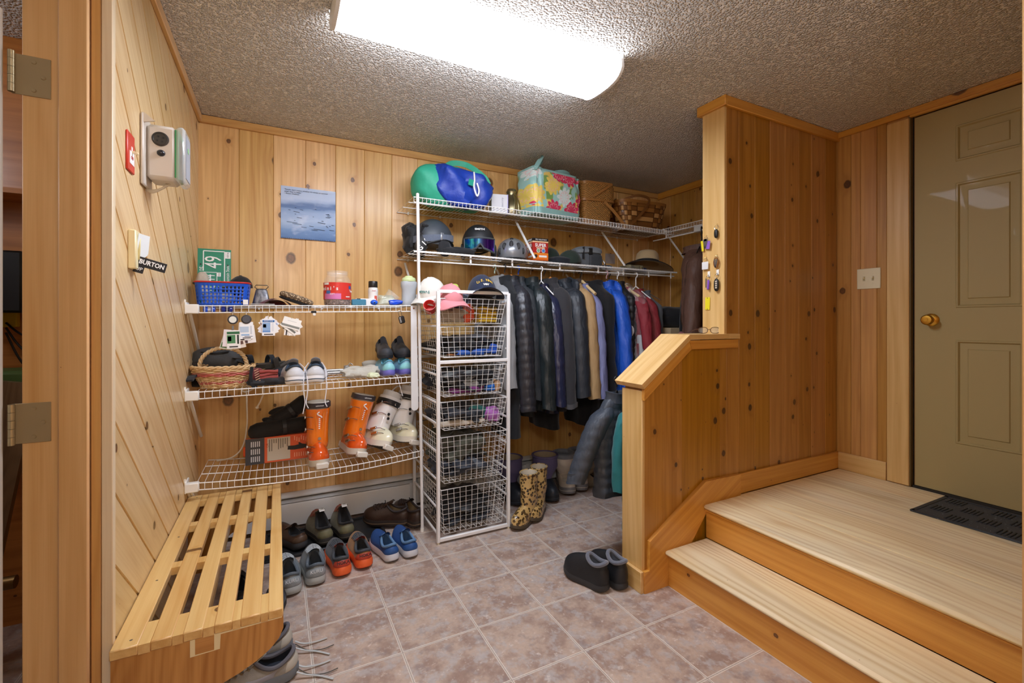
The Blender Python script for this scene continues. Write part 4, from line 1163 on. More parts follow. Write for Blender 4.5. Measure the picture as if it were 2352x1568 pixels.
bt = bunch('bunch of fanned pass cards with a blue headed ticket in front', -.042, [(.0, .0, .058, .090, .75, 'efeef4', ((.3, .2, .3, .4, '8fa6d0'),)), (.004, .002, .058, .090, -.70, 'f1f1f4', ((-.2, .25, .5, .3, '9a6a72'),)), (-.004, .0, .058, .090, .42, 'eceaf0', ((.1, .3, .5, .3, '7f76a6'),)), (.004, .0, .058, .090, -.38, 'f4f4f2', ((-.1, .2, .5, .3, '6b8fc4'),)), (0, -.006, .060, .088, 0, 'f4f5f7', PASS_B)])
text('SMART PASS', bt, (0, -.0050, -.046), FACE_FRONT, .0075, WHITE_INK)
bunch('bunch of fanned white pass cards showing grey magnetic stripes', .066, [(.004, -.006, .086, .056, -.55, 'f0eee9', ((0, .3, 1.0, .16, '7a7d78'),)), (-.004, -.010, .056, .086, .12, 'f4f2ee', ((-.30, -.30, .12, .4, '3a3338'), (-.08, -.3, .1, .4, '3a3338'))), (.010, -.008, .058, .086, -.10, 'f5f3ef', ()), (-.006, .0, .086, .056, .70, 'f2f1ec', ((0, -.25, 1.0, .18, '6f726c'),)), (.0, .012, .088, .056, .30, 'f6f6f2', ((0, -.27, 1.0, .2, '8b8d88'), (0, .2, .5, .03, 'c4c8c8')))])
t = thing('binder_clip', 'small black and white binder clip on the upper shelf edge', 'clip', (.175, YF - .004, Z1(.175) - .036))
b = G(); b.box((0, 0, .002), (.026, .014, .014), bev=.002); b.build('clip_body', BLACK_PL, t); b = G(); b.box((.002, -.003, -.010), (.015, .006, .016), bev=.002); b.build('lever', WHITE_PL, t)
for k, x in enumerate((.318, .338)):
    t = thing('wire_hook', ('thin brass wire hook hanging below the jar, turned to the left', 'thin brass wire hook hanging below the jar, turned to the right')[k], 'hook', (x, YF + .01, Z1(x) - .03), group='wire hooks below the jar')
    s = 1 if k else -1
    b = G(); b.tube([(0, 0, .034), (0, 0, 0)] + arc((s * .006, 0, -.006), .006, pi if s > 0 else 0, (2 if s > 0 else -1) * pi, 8) , .0011, 5); b.build('wire', plain('cfa66a', .3, .8, name='brass_wire'), t)
t = thing('padlock', 'small black combination padlock hanging from the right shelf edge', 'padlock', (.640, YF - .004, Z1(.64) - .035), rot=(0, R(-14), 0))
b = G(); b.tube([(-.008, 0, -.030)] + arc((0, 0, -.004), .009, pi, 0, 9) + [(.008, 0, -.030)], .0018, 6); b.build('shackle', CHROME, t)
b = G(); b.box((.002, 0, -.050), (.034, .018, .044), bev=.006); bo = b.build('body', plain('17171a', .35, name='lock_black'), t)
for k in range(4):
    b = G(); b.box((-.008, -.0095, -.036 - .0085 * k), (.010, .003, .0045), bev=.001); b.build('dial', plain('cfcfcf', .4, .3, name='dial'), bo)
# white flat strip and round pole at the shelf ends
t = thing('shelf_strip', 'long flat white strip hanging from the right end of the upper shelf', 'strip', (.722, YF - .014, Z1(.72) - .02), rot=(0, R(-.7), 0))
b = G(); b.prism([(-.017, .02), (.017, .02), (.0215, -.58)] + [(.0215 * cos(a), -.585 - .0215 * sin(a)) for a in [pi * i / 8 for i in range(9)]] + [(-.0215, -.58)], -.003, .003, 'xz'); b.build('strip', plain('e3e5e6', .4, name='strip_white'), t)
b = G(); b.lathe([(0, 0), (.006, 0), (.005, .002), (0, .002)], 14, (0, -.003, .004), Euler((pi / 2, 0, 0)).to_matrix().to_4x4()); b.build('screw', CHROME, t)
t = thing('support_pole', 'thin white upright pole between the left shelves and the drawer tower', 'pole', (.777, 2.692, 0))
b = G(); b.tube([(0, 0, .012), (-.030, -.004, 2.03)], .0095, 14); b.build('pole', plain('eceded', .35, coat=.2, name='pole_white'), t)
b = G(); b.tube([(0, 0, 0), (0, 0, .02)], .0115, 14); b.build('foot', WHITE_PL, t)
b = G(); b.ell((-.030, -.004, 2.03), (.010, .010, .008), 14, 8); b.build('cap', WHITE_PL, t)

# --- middle shelf
def satchel():
    t = thing('waist_bag', 'dark grey waist bag lying behind the wicker basket', 'bag', (-.29, 2.95, Z2(-.3) + .06), rz=R(-4))
    gm = cloth('4d4f50', rough=.6, var=.25, sheen=.05)
    g = G(); g.ell((0, 0, .070), (.125, .055, .078), 40, 20, .75, lambda q: q * (1 + .10 * noise.noise(q * 14))); g.build('body', gm, t)
    g = G(); g.tube(curve([(-.07, -.046, .125), (0, -.055, .118), (.06, -.049, .125)], 6), .003, 6); g.build('zipper', BLACK_PL, t)
    g = G(); g.strip(curve([(.10, -.04, .07), (.14, -.05, .055), (.18, -.07, .03)], 6), .035, .004); g.build('strap', BLACK, t)
    g = G(); g.ell((-.02, -.01, -.03), (.14, .06, .035), 30, 12, .7); g.build('base_pocket', BLACK, t)
satchel()
t = thing('strap_belt', 'navy padded strap hanging over the shelf bracket beside the wicker basket', 'strap', (-.375, 2.83, Z2(-.37) + .09))
b = G(); b.strip(curve([(-.02, -.10, -.035), (-.01, -.06, -.02), (.03, .0, .0), (.07, .06, .012)], 6), .045, .010, (0, .3, 1)); b.build('webbing', cloth('23262e'), t)
b = G(); b.box((.0, .02, .035), (.035, .02, .03), bev=.004); b.build('buckle', BLACK_PL, t)
def wicker():
    x = -.252; t = thing('wicker_basket', 'oval wicker basket with arched handle and pink woven bands', 'basket', (x, 2.825, Z2(x) + .005))
    W0, D0, H = .098, .072, .100
    shape = lambda a, z: V(((W0 + .042 * sm(z / H) ) * cos(a), (D0 + .028 * sm(z / H)) * sin(a), z))
    cols = ['d9b887', 'c79f69', 'e2c79a', 'b98a55', 'c98a78', 'd9b887', 'cfae78']
    mats = [plain(c, .6, name='wicker') for c in cols]; pk = plain('c96a62', .6, name='wicker_pink')
    g = G(); n = 88; ns = 26
    for k in range(15):
        z = .005 + H * k / 15; g.cur = 7 if k in (3, 9, 10) else k % 7
        ph = (k % 2) * pi
        g.tube([shape(2 * pi * i / n, z + .0022 * sin(2 * pi * i / n * 7 + k)) * (1) + (shape(2 * pi * i / n, z) * V((1, 1, 0)).length * 0 if 0 else V((cos(2 * pi * i / n), sin(2 * pi * i / n), 0)) * .0034 * cos(ns / 2 * 2 * pi * i / n + ph)) for i in range(n)], .0044, 5, closed=True)
    g.build('weave', mats + [pk], t)
    g = G()
    for i in range(ns):
        a = 2 * pi * i / ns; g.tube([shape(a, .004), shape(a, H * .5), shape(a, H + .004)], .0028, 5)
    g.build('stakes', mats[2], t)
    for ph in (0, pi):
        g = G(); g.tube([shape(2 * pi * i / 120, H + .006) + V((cos(2 * pi * i / 120), sin(2 * pi * i / 120), 0)) * .005 * cos(14 * 2 * pi * i / 120 + ph) + V((0, 0, .005 * sin(14 * 2 * pi * i / 120 + ph))) for i in range(120)], .0055, 6, closed=True); g.build('braided_rim', mats[0], t)
    pts = [V((-.105 * cos(pi * i / 40), -.01, H + .005 + .098 * sin(pi * i / 40) ** .9)) for i in range(41)]
    h = G(); h.tube(pts, .0085, 10); ho = h.build('handle', mats[5], t)
    for ph in range(3):
        g = G(); g.tube([p + V((.008 * cos(i * .9 + ph * 2.1) * cos(pi * i / 40 + pi) , .0085 * sin(i * .9 + ph * 2.1), .008 * cos(i * .9 + ph * 2.1) * sin(pi * i / 40))) for i, p in enumerate(pts)], .0035, 5); g.build('wrap', mats[2], ho)
    g = G(); g.prism([(W0 * cos(2 * pi * i / 40), D0 * sin(2 * pi * i / 40)) for i in range(40)], .002, .006, 'xy'); g.build('base', mats[1], t)
wicker()
def sandal(label, loc, rot, col, strap):
    t = thing('sandal', label, 'sandal', loc, rot=rot, group='sandals beside the wicker basket')
    O = foot_outline(.26, .10); g = G(); g.loft([[V((x, y, z + .01 * sm(s, .7, 1))) for x, y, s in O] for z in (0, .012, .024, .026)]); g.build('sole', col, t)
    for y, h in ((.05, .055), (-.06, .06)):
        g = G(); g.strip([V((.048 * cos(a), y, .02 + h * sin(a))) for a in [pi * i / 14 for i in range(15)]], .026, .003, ('b', (0, 1, 0))); g.build('strap', strap, t)
    g = G(); g.strip(curve([(.045, -.06, .05), (.03, -.12, .065), (-.03, -.12, .065), (-.045, -.06, .05)], 6), .022, .003); g.build('heel_strap', strap, t)
dkg = cloth('33322f', rough=.8); nav = cloth('1d2733')
P0 = plain
sandal('olive black sandal with raised strap standing behind the others beside the wicker basket', (-.085, 2.93, Z2(0) + .078), (R(0), 0, R(-70)), cloth('3a372f', rough=.8), nav)
sandal('worn dark sandal lying sole up behind the red roll', (-.030, 2.93, Z2(0) + .050), (R(20), R(8), R(-95)), dkg, dkg)
sheet_fold('red_towel', 'coral red folded cloth roll in front of the dark sandals', 'cloth', (-.042, 2.79, Z2(0) + .034), (.090, .06, .050), cloth('b4524b', var=.3), layers=3, seed=5)
lump('knit_glove', 'maroon fabric bundle tucked between the wicker basket and the red roll', 'cloth', (-.098, 2.80, Z2(0) + .020), (.030, .030, .036), cloth('7a3336'), seed=9)
lump('black_gloves', 'black gloves crumpled on the middle shelf below the red roll', 'gloves', (-.030, 2.765, Z2(0) + .004), (.105, .040, .018), cloth('1c2026', rough=.7), seed=2, amp=.4, freq=20, n=60)
lump('dark_pouch', 'dark navy pouch behind the left pale sneaker', 'pouch', (.030, 2.89, Z2(0) + .004), (.055, .05, .042), cloth('1f2a38', rough=.7), seed=12, amp=.3)
t = thing('chain_strap', 'black strap with striped chain hanging down beside the wicker basket', 'strap', (-.118, 2.735, Z2(-.1) + .06))
b = G(); b.strip(curve([(-.002, .02, .045), (-.006, 0, .0), (0, -.01, -.045), (.02, -.005, -.062)], 6), .016, .006, (0, 1, 0)); b.build('strap', BLACK, t)
for k in range(7):
    b = G(); b.box((.018 + .002 * k, 0, .030 - .012 * k), (.022, .008, .004), rot=(0, -.5, 0)); b.build('link', plain('c9a58a', .4, .3, name='chain_link'), t)
WHT = cloth('dcdfe4', rough=.6, var=.10, sheen=0); NV = plain('33465a', .6, name='navy_trim'); WS = plain('e9e9ea', .5, name='sole_white')
lx = lambda s: [[(s * .03, .03, .075), (s * .045, .055, .05), (s * .05, .085, .02), (s * .052, .10, -.03), (s * .046, .102, -.10), (s * .052, .104, -.15)]]
for k, (x, rz, lab) in enumerate(((.078, R(184), 'white and navy sneaker on the middle shelf, nearer the red roll'), (.190, R(176), 'white and navy sneaker on the middle shelf, nearer the grey clamp'))):
    s = shoe('sneaker', lab, 'shoe', (x, 2.815, Z2(x) + .004), R(0) + (rz - pi) * 1.0, L=.27, W=.128, side=1 if k else -1, upper=WHT, sole=WS, lining=plain('30394a', .8, name='lining_navy'), accent=WHT, lace=None, hz=.100, hs=.072, ht=.11, st=.034, mid=NV, cuff=(.006, NV), group='white and navy sneakers', laces=0)
    for q in ((-1, 1) if k else (1,)):
        g = G(); d = -1 if k == 0 else 1
        g.tube(curve([(q * .035, .02, .10), (q * .052, -.06, .075), (q * .056, -.125, .03), (q * .056, -.132, -.04), (q * .050, -.134, -.10), (q * .060, -.136, -.16 + .03 * (q > 0))], 8), .0026, 5); g.build('lace', plain('e8e8ee', .8, name='lace_white'), s)
def clamp_tool():
    t = thing('tripod', 'folded silver metal tripod lying behind the pale sneakers', 'tripod', (.325, 2.90, Z2(.3) + .020))
    al = plain('b9bdc0', .3, .8, name='aluminium')
    for k, dy in enumerate((0, -.018, .018)):
        g = G(); g.tube([(-.16, dy, .015 + .012 * (k == 0)), (.10, dy, .015 + .012 * (k == 0))], .0085, 10); g.build('leg', al, t)
    g = G(); g.box((.045, 0, .036), (.030, .05, .036), bev=.004); g.box((.085, 0, .030), (.03, .045, .024), bev=.004); g.build('head', al, t)
    g = G(); g.tube([(.05, 0, .05), (.065, 0, .066), (.08, 0, .056)], .004, 6); g.build('lever', CHROME, t)
    g = G(); g.ell((.125, 0, .025), (.010, .010, .010), 12, 8); g.build('knob', BLACK_PL, t)
clamp_tool()
lump('work_gloves', 'white cloth gloves with lime trim heaped beside the blue sneakers', 'gloves', (.455, 2.865, Z2(.45) + .004), (.115, .060, .032), cloth('d9d6c9', var=.3, rough=.8), seed=21, amp=.55, freq=15, n=70, m=26)
lump('lime_glove', 'lime patterned glove lying at the shelf front beside the blue sneakers', 'glove', (.505, 2.78, Z2(.5) + .004), (.035, .030, .016), cloth('c9d69a', col2='e8ead8'), seed=23, amp=.5, freq=30)
lump('newspaper', 'folded greyish newspaper behind the white gloves', 'newspaper', (.515, 2.95, Z2(.5) + .05), (.050, .03, .022), cloth('b7b2a6', var=.3), seed=25, amp=.15)
BLU = cloth('3f86bb', col2='a9d8e2', rough=.6, sheen=0, wr=30); VIO = plain('6f6cc0', .5, name='sole_violet')
for k, x in enumerate((.590, .690)):
    shoe('running_shoe', ('light blue running shoe at the shelf end, the one nearer the gloves', 'light blue running shoe at the shelf end, the one nearer the white strip')[k], 'shoe', (x, 2.865, Z2(x) + .004), R(3), L=.255, W=.096, side=1 if k else -1, upper=BLU, sole=VIO, lining=plain('78b9c9', .8, name='lining_aqua'), accent=plain('8fd4dc', .5, name='aqua'), lace=None, outsole=plain('b9c3d9', .6, name='outsole_pale'), hz=.096, hs=.07, ht=.105, st=.032, cuff=(.005, plain('5fa6c4', .7, name='collar_aqua')), group='light blue running shoes')
    shoe('black_shoe', ('black mesh shoe stacked on the light blue shoe nearer the gloves', 'black mesh shoe stacked on the light blue shoe nearer the white strip')[k], 'shoe', (x + .006, 2.925, Z2(x) + .118), R(180), L=.25, W=.094, side=-1 if k else 1, upper=cloth('14161b', rough=.8), sole=plain('23252b', .6, name='sole_black'), lining=BLACK, accent=cloth('23262d'), hz=.080, hs=.06, ht=.09, st=.024, group='black shoes stacked on the blue shoes', rot=(R(-13), 0, R(180)), toecap=P0('3c3f45', .7, name='bumper'))
t = thing('shoe_lace', 'loose white lace dangling below the blue running shoes', 'lace', (.650, YF + .05, Z2(.65)))
b = G(); b.tube(curve([(-.01, .02, .01), (-.006, 0, -.01), (0, -.02, -.05), (.010, -.015, -.085), (.018, -.02, -.115)], 6), .0022, 5); b.build('lace', plain('e4e4e4', .8, name='lace_white2'), t)

# --- bottom shelf
t = thing('rope', 'white cord hanging from the middle shelf down to the bottom shelf', 'cord', (-.155, 2.96, Z2(-.15)))
b = G(); b.tube(curve([(.06, .0, .0), (.04, 0, -.03), (.0, 0, -.05), (-.02, 0, -.04), (.01, 0, -.015), (.0, 0, -.03), (0, .02, -.12), (.0, .03, -.25), (-.02, .03, -.36), (-.07, .05, -.42), (-.15, .1, -.445)], 8), .0042, 7); b.build('cord', plain('d9d2c2', .8, name='cord'), t)
t = thing('cord_end', 'short white knotted cord end hanging under the middle shelf', 'cord', (-.075, 2.90, Z2(-.07)))
b = G(); b.tube(curve([(.0, .0, .0), (.006, 0, -.05), (-.01, 0, -.10), (-.025, 0, -.13)], 8), .0042, 7); b.ell((-.026, 0, -.134), (.009, .007, .008), 12, 8); b.build('cord', plain('d9d2c2', .8, name='cord'), t)
def mitten_box():
    t = thing('mitten_box', 'orange and grey cardboard mitten packaging standing on the bottom shelf', 'box', (.003, 2.965, Z3(0) + .010), rz=R(2))
    g = G(); g.box((0, 0, .073), (.325, .030, .146), bev=.001); g.build('carton', plain('db5f33', .5, name='carton_orange'), t)
    g = G(); g.box((-.117, -.0155, .073), (.094, .002, .146)); g.build('grey_panel', plain('3f3f41', .5, name='carton_grey'), t)
    g = G(); g.box((.003, -.0155, .074), (.118, .0015, .128)); g.build('text_panel', plain('c4b9a4', .5, name='carton_beige'), t)
    ink = plain('6f6658', .6, name='ink_brown'); g = G(); r2 = random.Random(2)
    for c in range(9):
        ln = mix(.02, .07, r2.random()); g.box((-.045 + .0115 * c, -.0166, .132 - ln / 2), (.0045, .0006, ln))
    g.build('small_print', ink, t); g = G()
    for c in range(5):
        for q in range(3): g.box((-.135 + .010 * c, -.0168, .030 + .042 * q), (.005, .0006, .030))
    g.build('small_print', plain('cfcfcf', .6, name='ink_light'), t); g = G()
    for c in range(6): g.box((.085 + .012 * c, -.0160, .125 - .006 * (c % 3)), (.004, .0006, .024)); g.box((.085 + .012 * c, -.0160, .028), (.004, .0006, .024))
    g.build('small_print', plain('f0b28e', .6, name='ink_peach'), t)
    text('OR', t, (-.055, -.0162, .10), (R(90), -R(90), 0), .018, plain('a33f1f', .6, name='ink_rust'))
    g = G(); g.prism([(.048, .062), (.085, .058), (.135, .060), (.152, .070), (.150, .082), (.125, .088), (.112, .098), (.104, .096), (.108, .086), (.085, .082), (.050, .084)], -.0165, -.0158, 'xz'); g.build('mitten_print', plain('2b2926', .6, name='print_mitten'), t)
    g = G(); g.box((-.168, 0, .075), (.014, .012, .055), bev=.004); g.build('hang_tab', plain('d9561f', .4, name='tab_orange'), t)
mitten_box()
def mitten(label, loc, rot, L=.24):
    t = thing('mitten', label, 'mitten', loc, rot=rot, group='black mittens on the packaging box')
    m = cloth('101114', rough=.75, var=.3); g = G()
    pts = [(-.5, .040), (-.42, .048), (-.2, .046), (-.1, .042), (.1, .052), (.35, .050), (.46, .036), (.5, .012)]; rr = []
    for u, r in pts:
        rr.append([V((u * L, r * .72 * cos(a), r * sin(a) * (1 + .1 * noise.noise(V((u * 9, a, 2)))))) for a in [2 * pi * i / 20 for i in range(20)]])
    g.loft(rr); g.build('shell', m, t)
    g = G(); g.ell((.03, -.01, .045), (.055, .02, .020), 18, 10, rot=Euler((0, -.35, 0)).to_matrix()); g.build('thumb', m, t)
    g = G(); g.strip([V((-.1 * L, .036 * cos(a), .046 * sin(a))) for a in [2 * pi * i / 18 for i in range(19)]], .02, .004, ('b', (1, 0, 0))); g.build('wrist_strap', plain('24262a', .5, name='strap_dark'), t)
mitten('black mitten lying flat along the top of the orange packaging', (.005, 2.985, Z3(0) + .195), (R(8), R(3), R(184)), .31)
mitten('black mitten propped up at a slant above the orange packaging', (.055, 3.02, Z3(0) + .270), (0, R(34), R(180)), .25)

def ski_boot(label, loc, rot, shell, toe, liner, group, orange):
    L, W = .30, .112
    t = shoe('ski_boot', label, 'ski boot', loc, 0, L=L, W=W, upper=toe, sole=plain('d8d2c4', .5, name='boot_sole'), outsole=plain('2e2c2c' if not orange else 'c9a394', .6, name='boot_outsole'),
             lining=plain('2a2a2c', .8, name='boot_lining'), hz=.125, hs=.112, ht=.135, st=.036, toe=.066, open_=(.03, .55), tongue=False, group=group, rot=rot, flare=1.0)
    # toe and heel lugs
    g = G(); g.box((0, L / 2 - .004, .020), (.064, .026, .030), bev=.004); g.build('toe_lug', plain('ded8cc', .45, name='boot_lug'), t)
    g = G(); g.box((0, -L / 2 + .002, .022), (.066, .026, .034), bev=.004); g.build('heel_lug', plain('ded8cc', .45, name='boot_lug'), t)
    lean = .30
    def ring(z, rx, ry, dy, n=30, pw=.85): return [V((rx * math.copysign(abs(cos(a)) ** pw, cos(a)), -.052 + lean * (z - .1) * .55 + dy + ry * math.copysign(abs(sin(a)) ** pw, sin(a)), z)) for a in [2 * pi * i / n for i in range(n)]]
    g = G(); g.loft([ring(.088, .056, .082, .012), ring(.11, .060, .088, .012), ring(.16, .058, .080, .006), ring(.22, .060, .074, 0), ring(.28, .064, .072, 0), ring(.315, .066, .073, 0), ring(.313, .060, .066, 0), ring(.25, .056, .064, 0)], False, False)
    cu = g.build('cuff', shell, t)
    g = G(); g.loft([ring(.25, .055, .062, 0), ring(.33, .057, .064, 0), ring(.348, .060, .066, 0), ring(.352, .054, .058, 0), ring(.27, .050, .052, 0)], False, True); g.build('liner', liner, t)
    cy = lambda z: -.052 + lean * (z - .1) * .55
    if orange:
        g = G(); g.loft([ring(.322, .069, .076, 0), ring(.350, .068, .074, 0), ring(.350, .062, .068, 0), ring(.322, .063, .070, 0)], False, False); g.build('power_strap', plain('38343a', .45, name='strap_grey'), t)
        text('salomon', t, (.0, cy(.336) + .0755, .336), (R(90), 0, pi), .013, WHITE_INK)
    else:
        g = G(); g.loft([ring(.262, .067, .079, 0), ring(.296, .068, .080, 0), ring(.296, .064, .074, 0), ring(.262, .063, .073, 0)], False, False); st = g.build('power_strap', plain('1d1c1e', .5, name='strap_black'), t)
        g = G(); g.lathe([(0, 0), (.009, 0), (.007, .004), (0, .004)], 18, (.0, cy(.279) + .079, .279), Euler((-pi / 2, 0, 0)).to_matrix().to_4x4()); g.build('stud', CHROME, st)
        g = G(); g.tube(curve([(-.04, cy(.33) + .02, .34), (-.05, cy(.36), .39), (-.02, cy(.36) - .02, .40), (.01, cy(.35) - .02, .35)], 6), .004, 6); g.build('pull_loop', plain('dadde2', .7, name='loop_white'), t)
    # raised front spine, studs
    sp = plain('f08a28', .18, coat=.7, name='spine_orange') if orange else shell
    if orange:
        g = G()
        for sx in (-1, 1): g.tube([V((sx * mix(.022, .012, k / 6), cy(z) + mix(.079, .0745, k / 6) + .001, z)) for k, z in enumerate([.30 - .024 * q for q in range(7)])], .003, 6)
        g.build('front_rib', sp, t)
        g = G()
        for k in range(9): g.box((0, cy(.26 - .011 * k) + .0755, .26 - .011 * k), (.008, .003, .005))
        g.tube([V((.012 * sin(5 * u), cy(.30 - .03 * u) + .0745, .300 - .034 * u)) for u in [i / 10 for i in range(11)]], .0035, 6)
        g.build('printed_emblem', WHITE_INK, t)
    for zz in (.148, .122):
        g = G(); g.lathe([(0, 0), (.009, 0), (.0085, .004), (.004, .004), (.0035, .002), (0, .002)], 18, (0 if orange else .018, cy(zz) + .091 + (.016 if zz < .13 else 0), zz + (.0 if orange else .06)), Euler((-pi / 2, 0, 0)).to_matrix().to_4x4()); g.build('rivet', CHROME if orange else plain('2a2a2c', .5, name='rivet_dark'), t)
    for k, (z, x, dy) in enumerate(((.26, .064, .0), (.19, .060, .0), (.10, .058, .06), (.075, .056, .09))):
        g = G(); g.box((x + .006, cy(z) + dy + .01, z), (.008, .055, .016), rot=(.35, 0, 0), bev=.002); b = g.build('buckle', CHROME, t)
        g = G(); g.tube([(x + .004, cy(z) + dy + .03, z + .006), (x - .006, cy(z) + dy + .062, z + .014), (x - .030, cy(z) + dy + .080, z + .012)], .002, 5); g.build('bail', CHROME, b)
ORS = plain('ee7a1c', .16, coat=.8, name='boot_orange'); ORT = plain('e0581a', .18, coat=.8, name='boot_orange_toe')
ski_boot('orange ski boot standing upright with toe over the shelf front', (.208, 2.845, Z3(.2) + .006), (0, 0, pi + R(4)), ORS, ORT, plain('d9d6cc', .7, name='liner_white'), 'orange ski boots', True)
ski_boot('orange ski boot tilted to the right beside the white boots', (.400, 2.885, Z3(.4) + .022), (0, R(-13), pi + R(12)), ORS, ORT, plain('d9d6cc', .7, name='liner_white'), 'orange ski boots', True)
WHS = plain('ecebea', .28, coat=.5, name='boot_white'); WHT2 = plain('e6e2c4', .3, coat=.4, name='boot_cream')
ski_boot('white ski boot leaning right beside the tilted orange boot', (.522, 2.875, Z3(.55) + .034), (0, R(-27), pi + R(22)), WHS, WHT2, cloth('e0dfdc', var=.1), 'white ski boots', False)
ski_boot('white ski boot leaning right, half behind the flat white strip', (.690, 2.885, Z3(.7) + .030), (0, R(-16), pi + R(20)), WHS, WHT2, cloth('e0dfdc', var=.1), 'white ski boots', False)
# ================================================================ drawer tower with its wire baskets
TX0, TX1, TY0, TY1 = .812, 1.258, 2.492, 3.0
def drawer_tower():
    t = thing('drawer_tower', 'tall white frame of six wire drawers standing against the back wall', 'drawer tower', (1.035, 2.75, 0))
    o = V((1.035, 2.75, 0)); fr = plain('ececec', .35, coat=.2, name='frame_white')
    for x in (TX0, TX1):
        for y in (TY0, TY1):
            g = G(); g.box(V((x, y, .725)) - o, (.020, .020, 1.43), bev=.003); p = g.build('post', fr, t)
            g = G(); g.lathe([(0, 0), (.008, 0), (.008, .014), (0, .014)], 12, V((x, y, 0)) - o); g.build('foot', plain('d9d3bb', .5, name='foot_cream'), p)
        for z in (.055, .20, .36, .52, .68, .80, .96, 1.10, 1.24, 1.38):
            g = G(); g.box(V((x, (TY0 + TY1) / 2, z)) - o, (.010, TY1 - TY0, .012), bev=.002); g.build('side_rail', fr, t)
    for y in (TY0, TY1):
        for z in (.022, 1.033, 1.438):
            g = G(); g.box(V((1.035, y, z)) - o, (TX1 - TX0, .018, .020), bev=.003); g.build('cross_bar', fr, t)
    for k, (zt, zb, fw) in enumerate(((1.400, 1.255, 0), (1.236, 1.058, .004), (1.008, .832, .004), (.806, .640, .010), (.606, .335, .012), (.306, .045, .012))):
        b = bpy.data.objects.new('wire_drawer', None); C.objects.link(b); b.parent = t; b.location = (0, 0, zt)
        h = zt - zb; x0, x1, y0, y1 = TX0 + .014, TX1 - .014, TY0 + .004 - fw, TY1 - .02
        P = lambda x, y, z: V((mix(x0, x1, x) + (.5 - x) * 2 * .026 * (z / h), mix(y0, y1, y) + (.5 - y) * 2 * .020 * (z / h), -z)) - V((1.035, 2.75, 0))
        g = G(); g.tube([P(0, 0, 0), P(1, 0, 0), P(1, 1, 0), P(0, 1, 0)], .0032, 6, closed=True); g.build('rim', WIRE, b)
        g = G(); nx, nz, ny = 11, max(4, int(h / .029)), 11; r = .00135
        for i in range(nx + 1): u = i / nx; g.tube([P(u, 0, 0), P(u, 0, h), P(u, 1, h), P(u, 1, 0)], r, 4, cap=False)
        for i in range(1, ny): v = i / ny; g.tube([P(0, v, 0), P(0, v, h), P(1, v, h), P(1, v, 0)], r, 4, cap=False)
        for j in range(1, nz + 1):
            z = h * j / nz; g.tube([P(0, 0, z), P(1, 0, z), P(1, 1, z), P(0, 1, z)], r * (1.4 if j == nz else 1), 4, closed=True)
        g.build('wire_mesh', WIRE, b)
drawer_tower()
def inbasket(k, u, v, name, label, cat, r, col, seed, dz=0.0, kind='lump', **kw):
    zb = (1.255, 1.058, .832, .640, .335, .045)[k] + .006 + dz
    c = (mix(TX0 + .04, TX1 - .04, u), mix(TY0 + .05, TY1 - .05, v), zb)
    if kind == 'lump': return lump(name, label, cat, c, r, col, seed=seed, **{**dict(amp=.50, freq=17), **kw})
    return sheet_fold(name, label, cat, c, r, col, seed=seed, **kw)
ck = cloth
inbasket(0, .28, .22, 'knit_scarf', 'cream chunky knit scarf in the top wire drawer', 'scarf', (.085, .05, .045), ck('cfc6b6', col2='8f8676'), 31, amp=.4, freq=26)
inbasket(0, .30, .30, 'dark_gloves', 'dark quilted glove above the cream scarf in the top drawer', 'glove', (.085, .06, .05), ck('20262c'), 32, dz=.075)
inbasket(0, .53, .22, 'orange_hat', 'bright orange cloth beside the cream scarf in the top drawer', 'cloth', (.035, .04, .055), ck('e4572e'), 33)
inbasket(0, .84, .20, 'yellow_shirt', 'folded yellow shirt at the right of the top drawer', 'shirt', (.12, .10, .095), ck('e0b51f', var=.3), 34, kind='fold', layers=5)
inbasket(0, .80, .24, 'dark_knit', 'black flecked knit hat on the yellow shirt', 'hat', (.080, .06, .032), ck('2a2a2c', col2='5d5d5d', scale=90), 35, dz=.10)
inbasket(0, .50, .40, 'plaid_cloth', 'navy and grey patterned cloth between the caps', 'cloth', (.06, .06, .055), ck('2d3348', col2='8f93a8', scale=60), 36, dz=.075)
inbasket(1, .5, .5, 'black_jacket', 'black shiny jacket folded in the second wire drawer', 'jacket', (.17, .18, .055), ck('15161a', rough=.5, var=.3), 41)
inbasket(1, .60, .25, 'grey_shell', 'grey rolled shell jacket in the second wire drawer', 'jacket', (.12, .07, .025), ck('45484e', rough=.5), 42, dz=.075, rz=.12)
inbasket(1, .62, .10, 'blue_gloves', 'bright blue fabric roll at the front of the second wire drawer', 'cloth', (.115, .025, .018), ck('1657b8', rough=.6), 43, rz=.1)
inbasket(1, .96, .12, 'blue_pouch', 'upright blue pouch at the right of the second wire drawer', 'pouch', (.022, .03, .035), ck('1a50b4'), 44)
inbasket(1, .22, .10, 'orange_strap', 'flat tan strap at the left front of the second drawer', 'strap', (.05, .015, .006), ck('b0713a'), 45)
inbasket(2, .45, .45, 'dark_sweater', 'dark sweater filling the back of the third wire drawer', 'sweater', (.17, .18, .07), ck('1c1d22'), 51)
inbasket(2, .46, .18, 'grey_fleece', 'grey striped fleece crumpled in the third wire drawer', 'fleece', (.135, .055, .040), ck('8d9290', col2='3b3e40', scale=70), 52, dz=.050, amp=.4)
inbasket(2, .62, .12, 'striped_scarf', 'grey and white striped scarf in the third wire drawer', 'scarf', (.10, .035, .022), ck('b9bbb8', col2='55585c', scale=110), 53, dz=.028)
inbasket(2, .44, .10, 'purple_hat', 'purple knit hat at the bottom of the third wire drawer', 'hat', (.10, .03, .018), ck('7c2f78'), 54)
inbasket(2, .86, .10, 'blue_hat', 'bright blue hat at the right of the third wire drawer', 'hat', (.05, .03, .022), ck('1c6fd0'), 55)
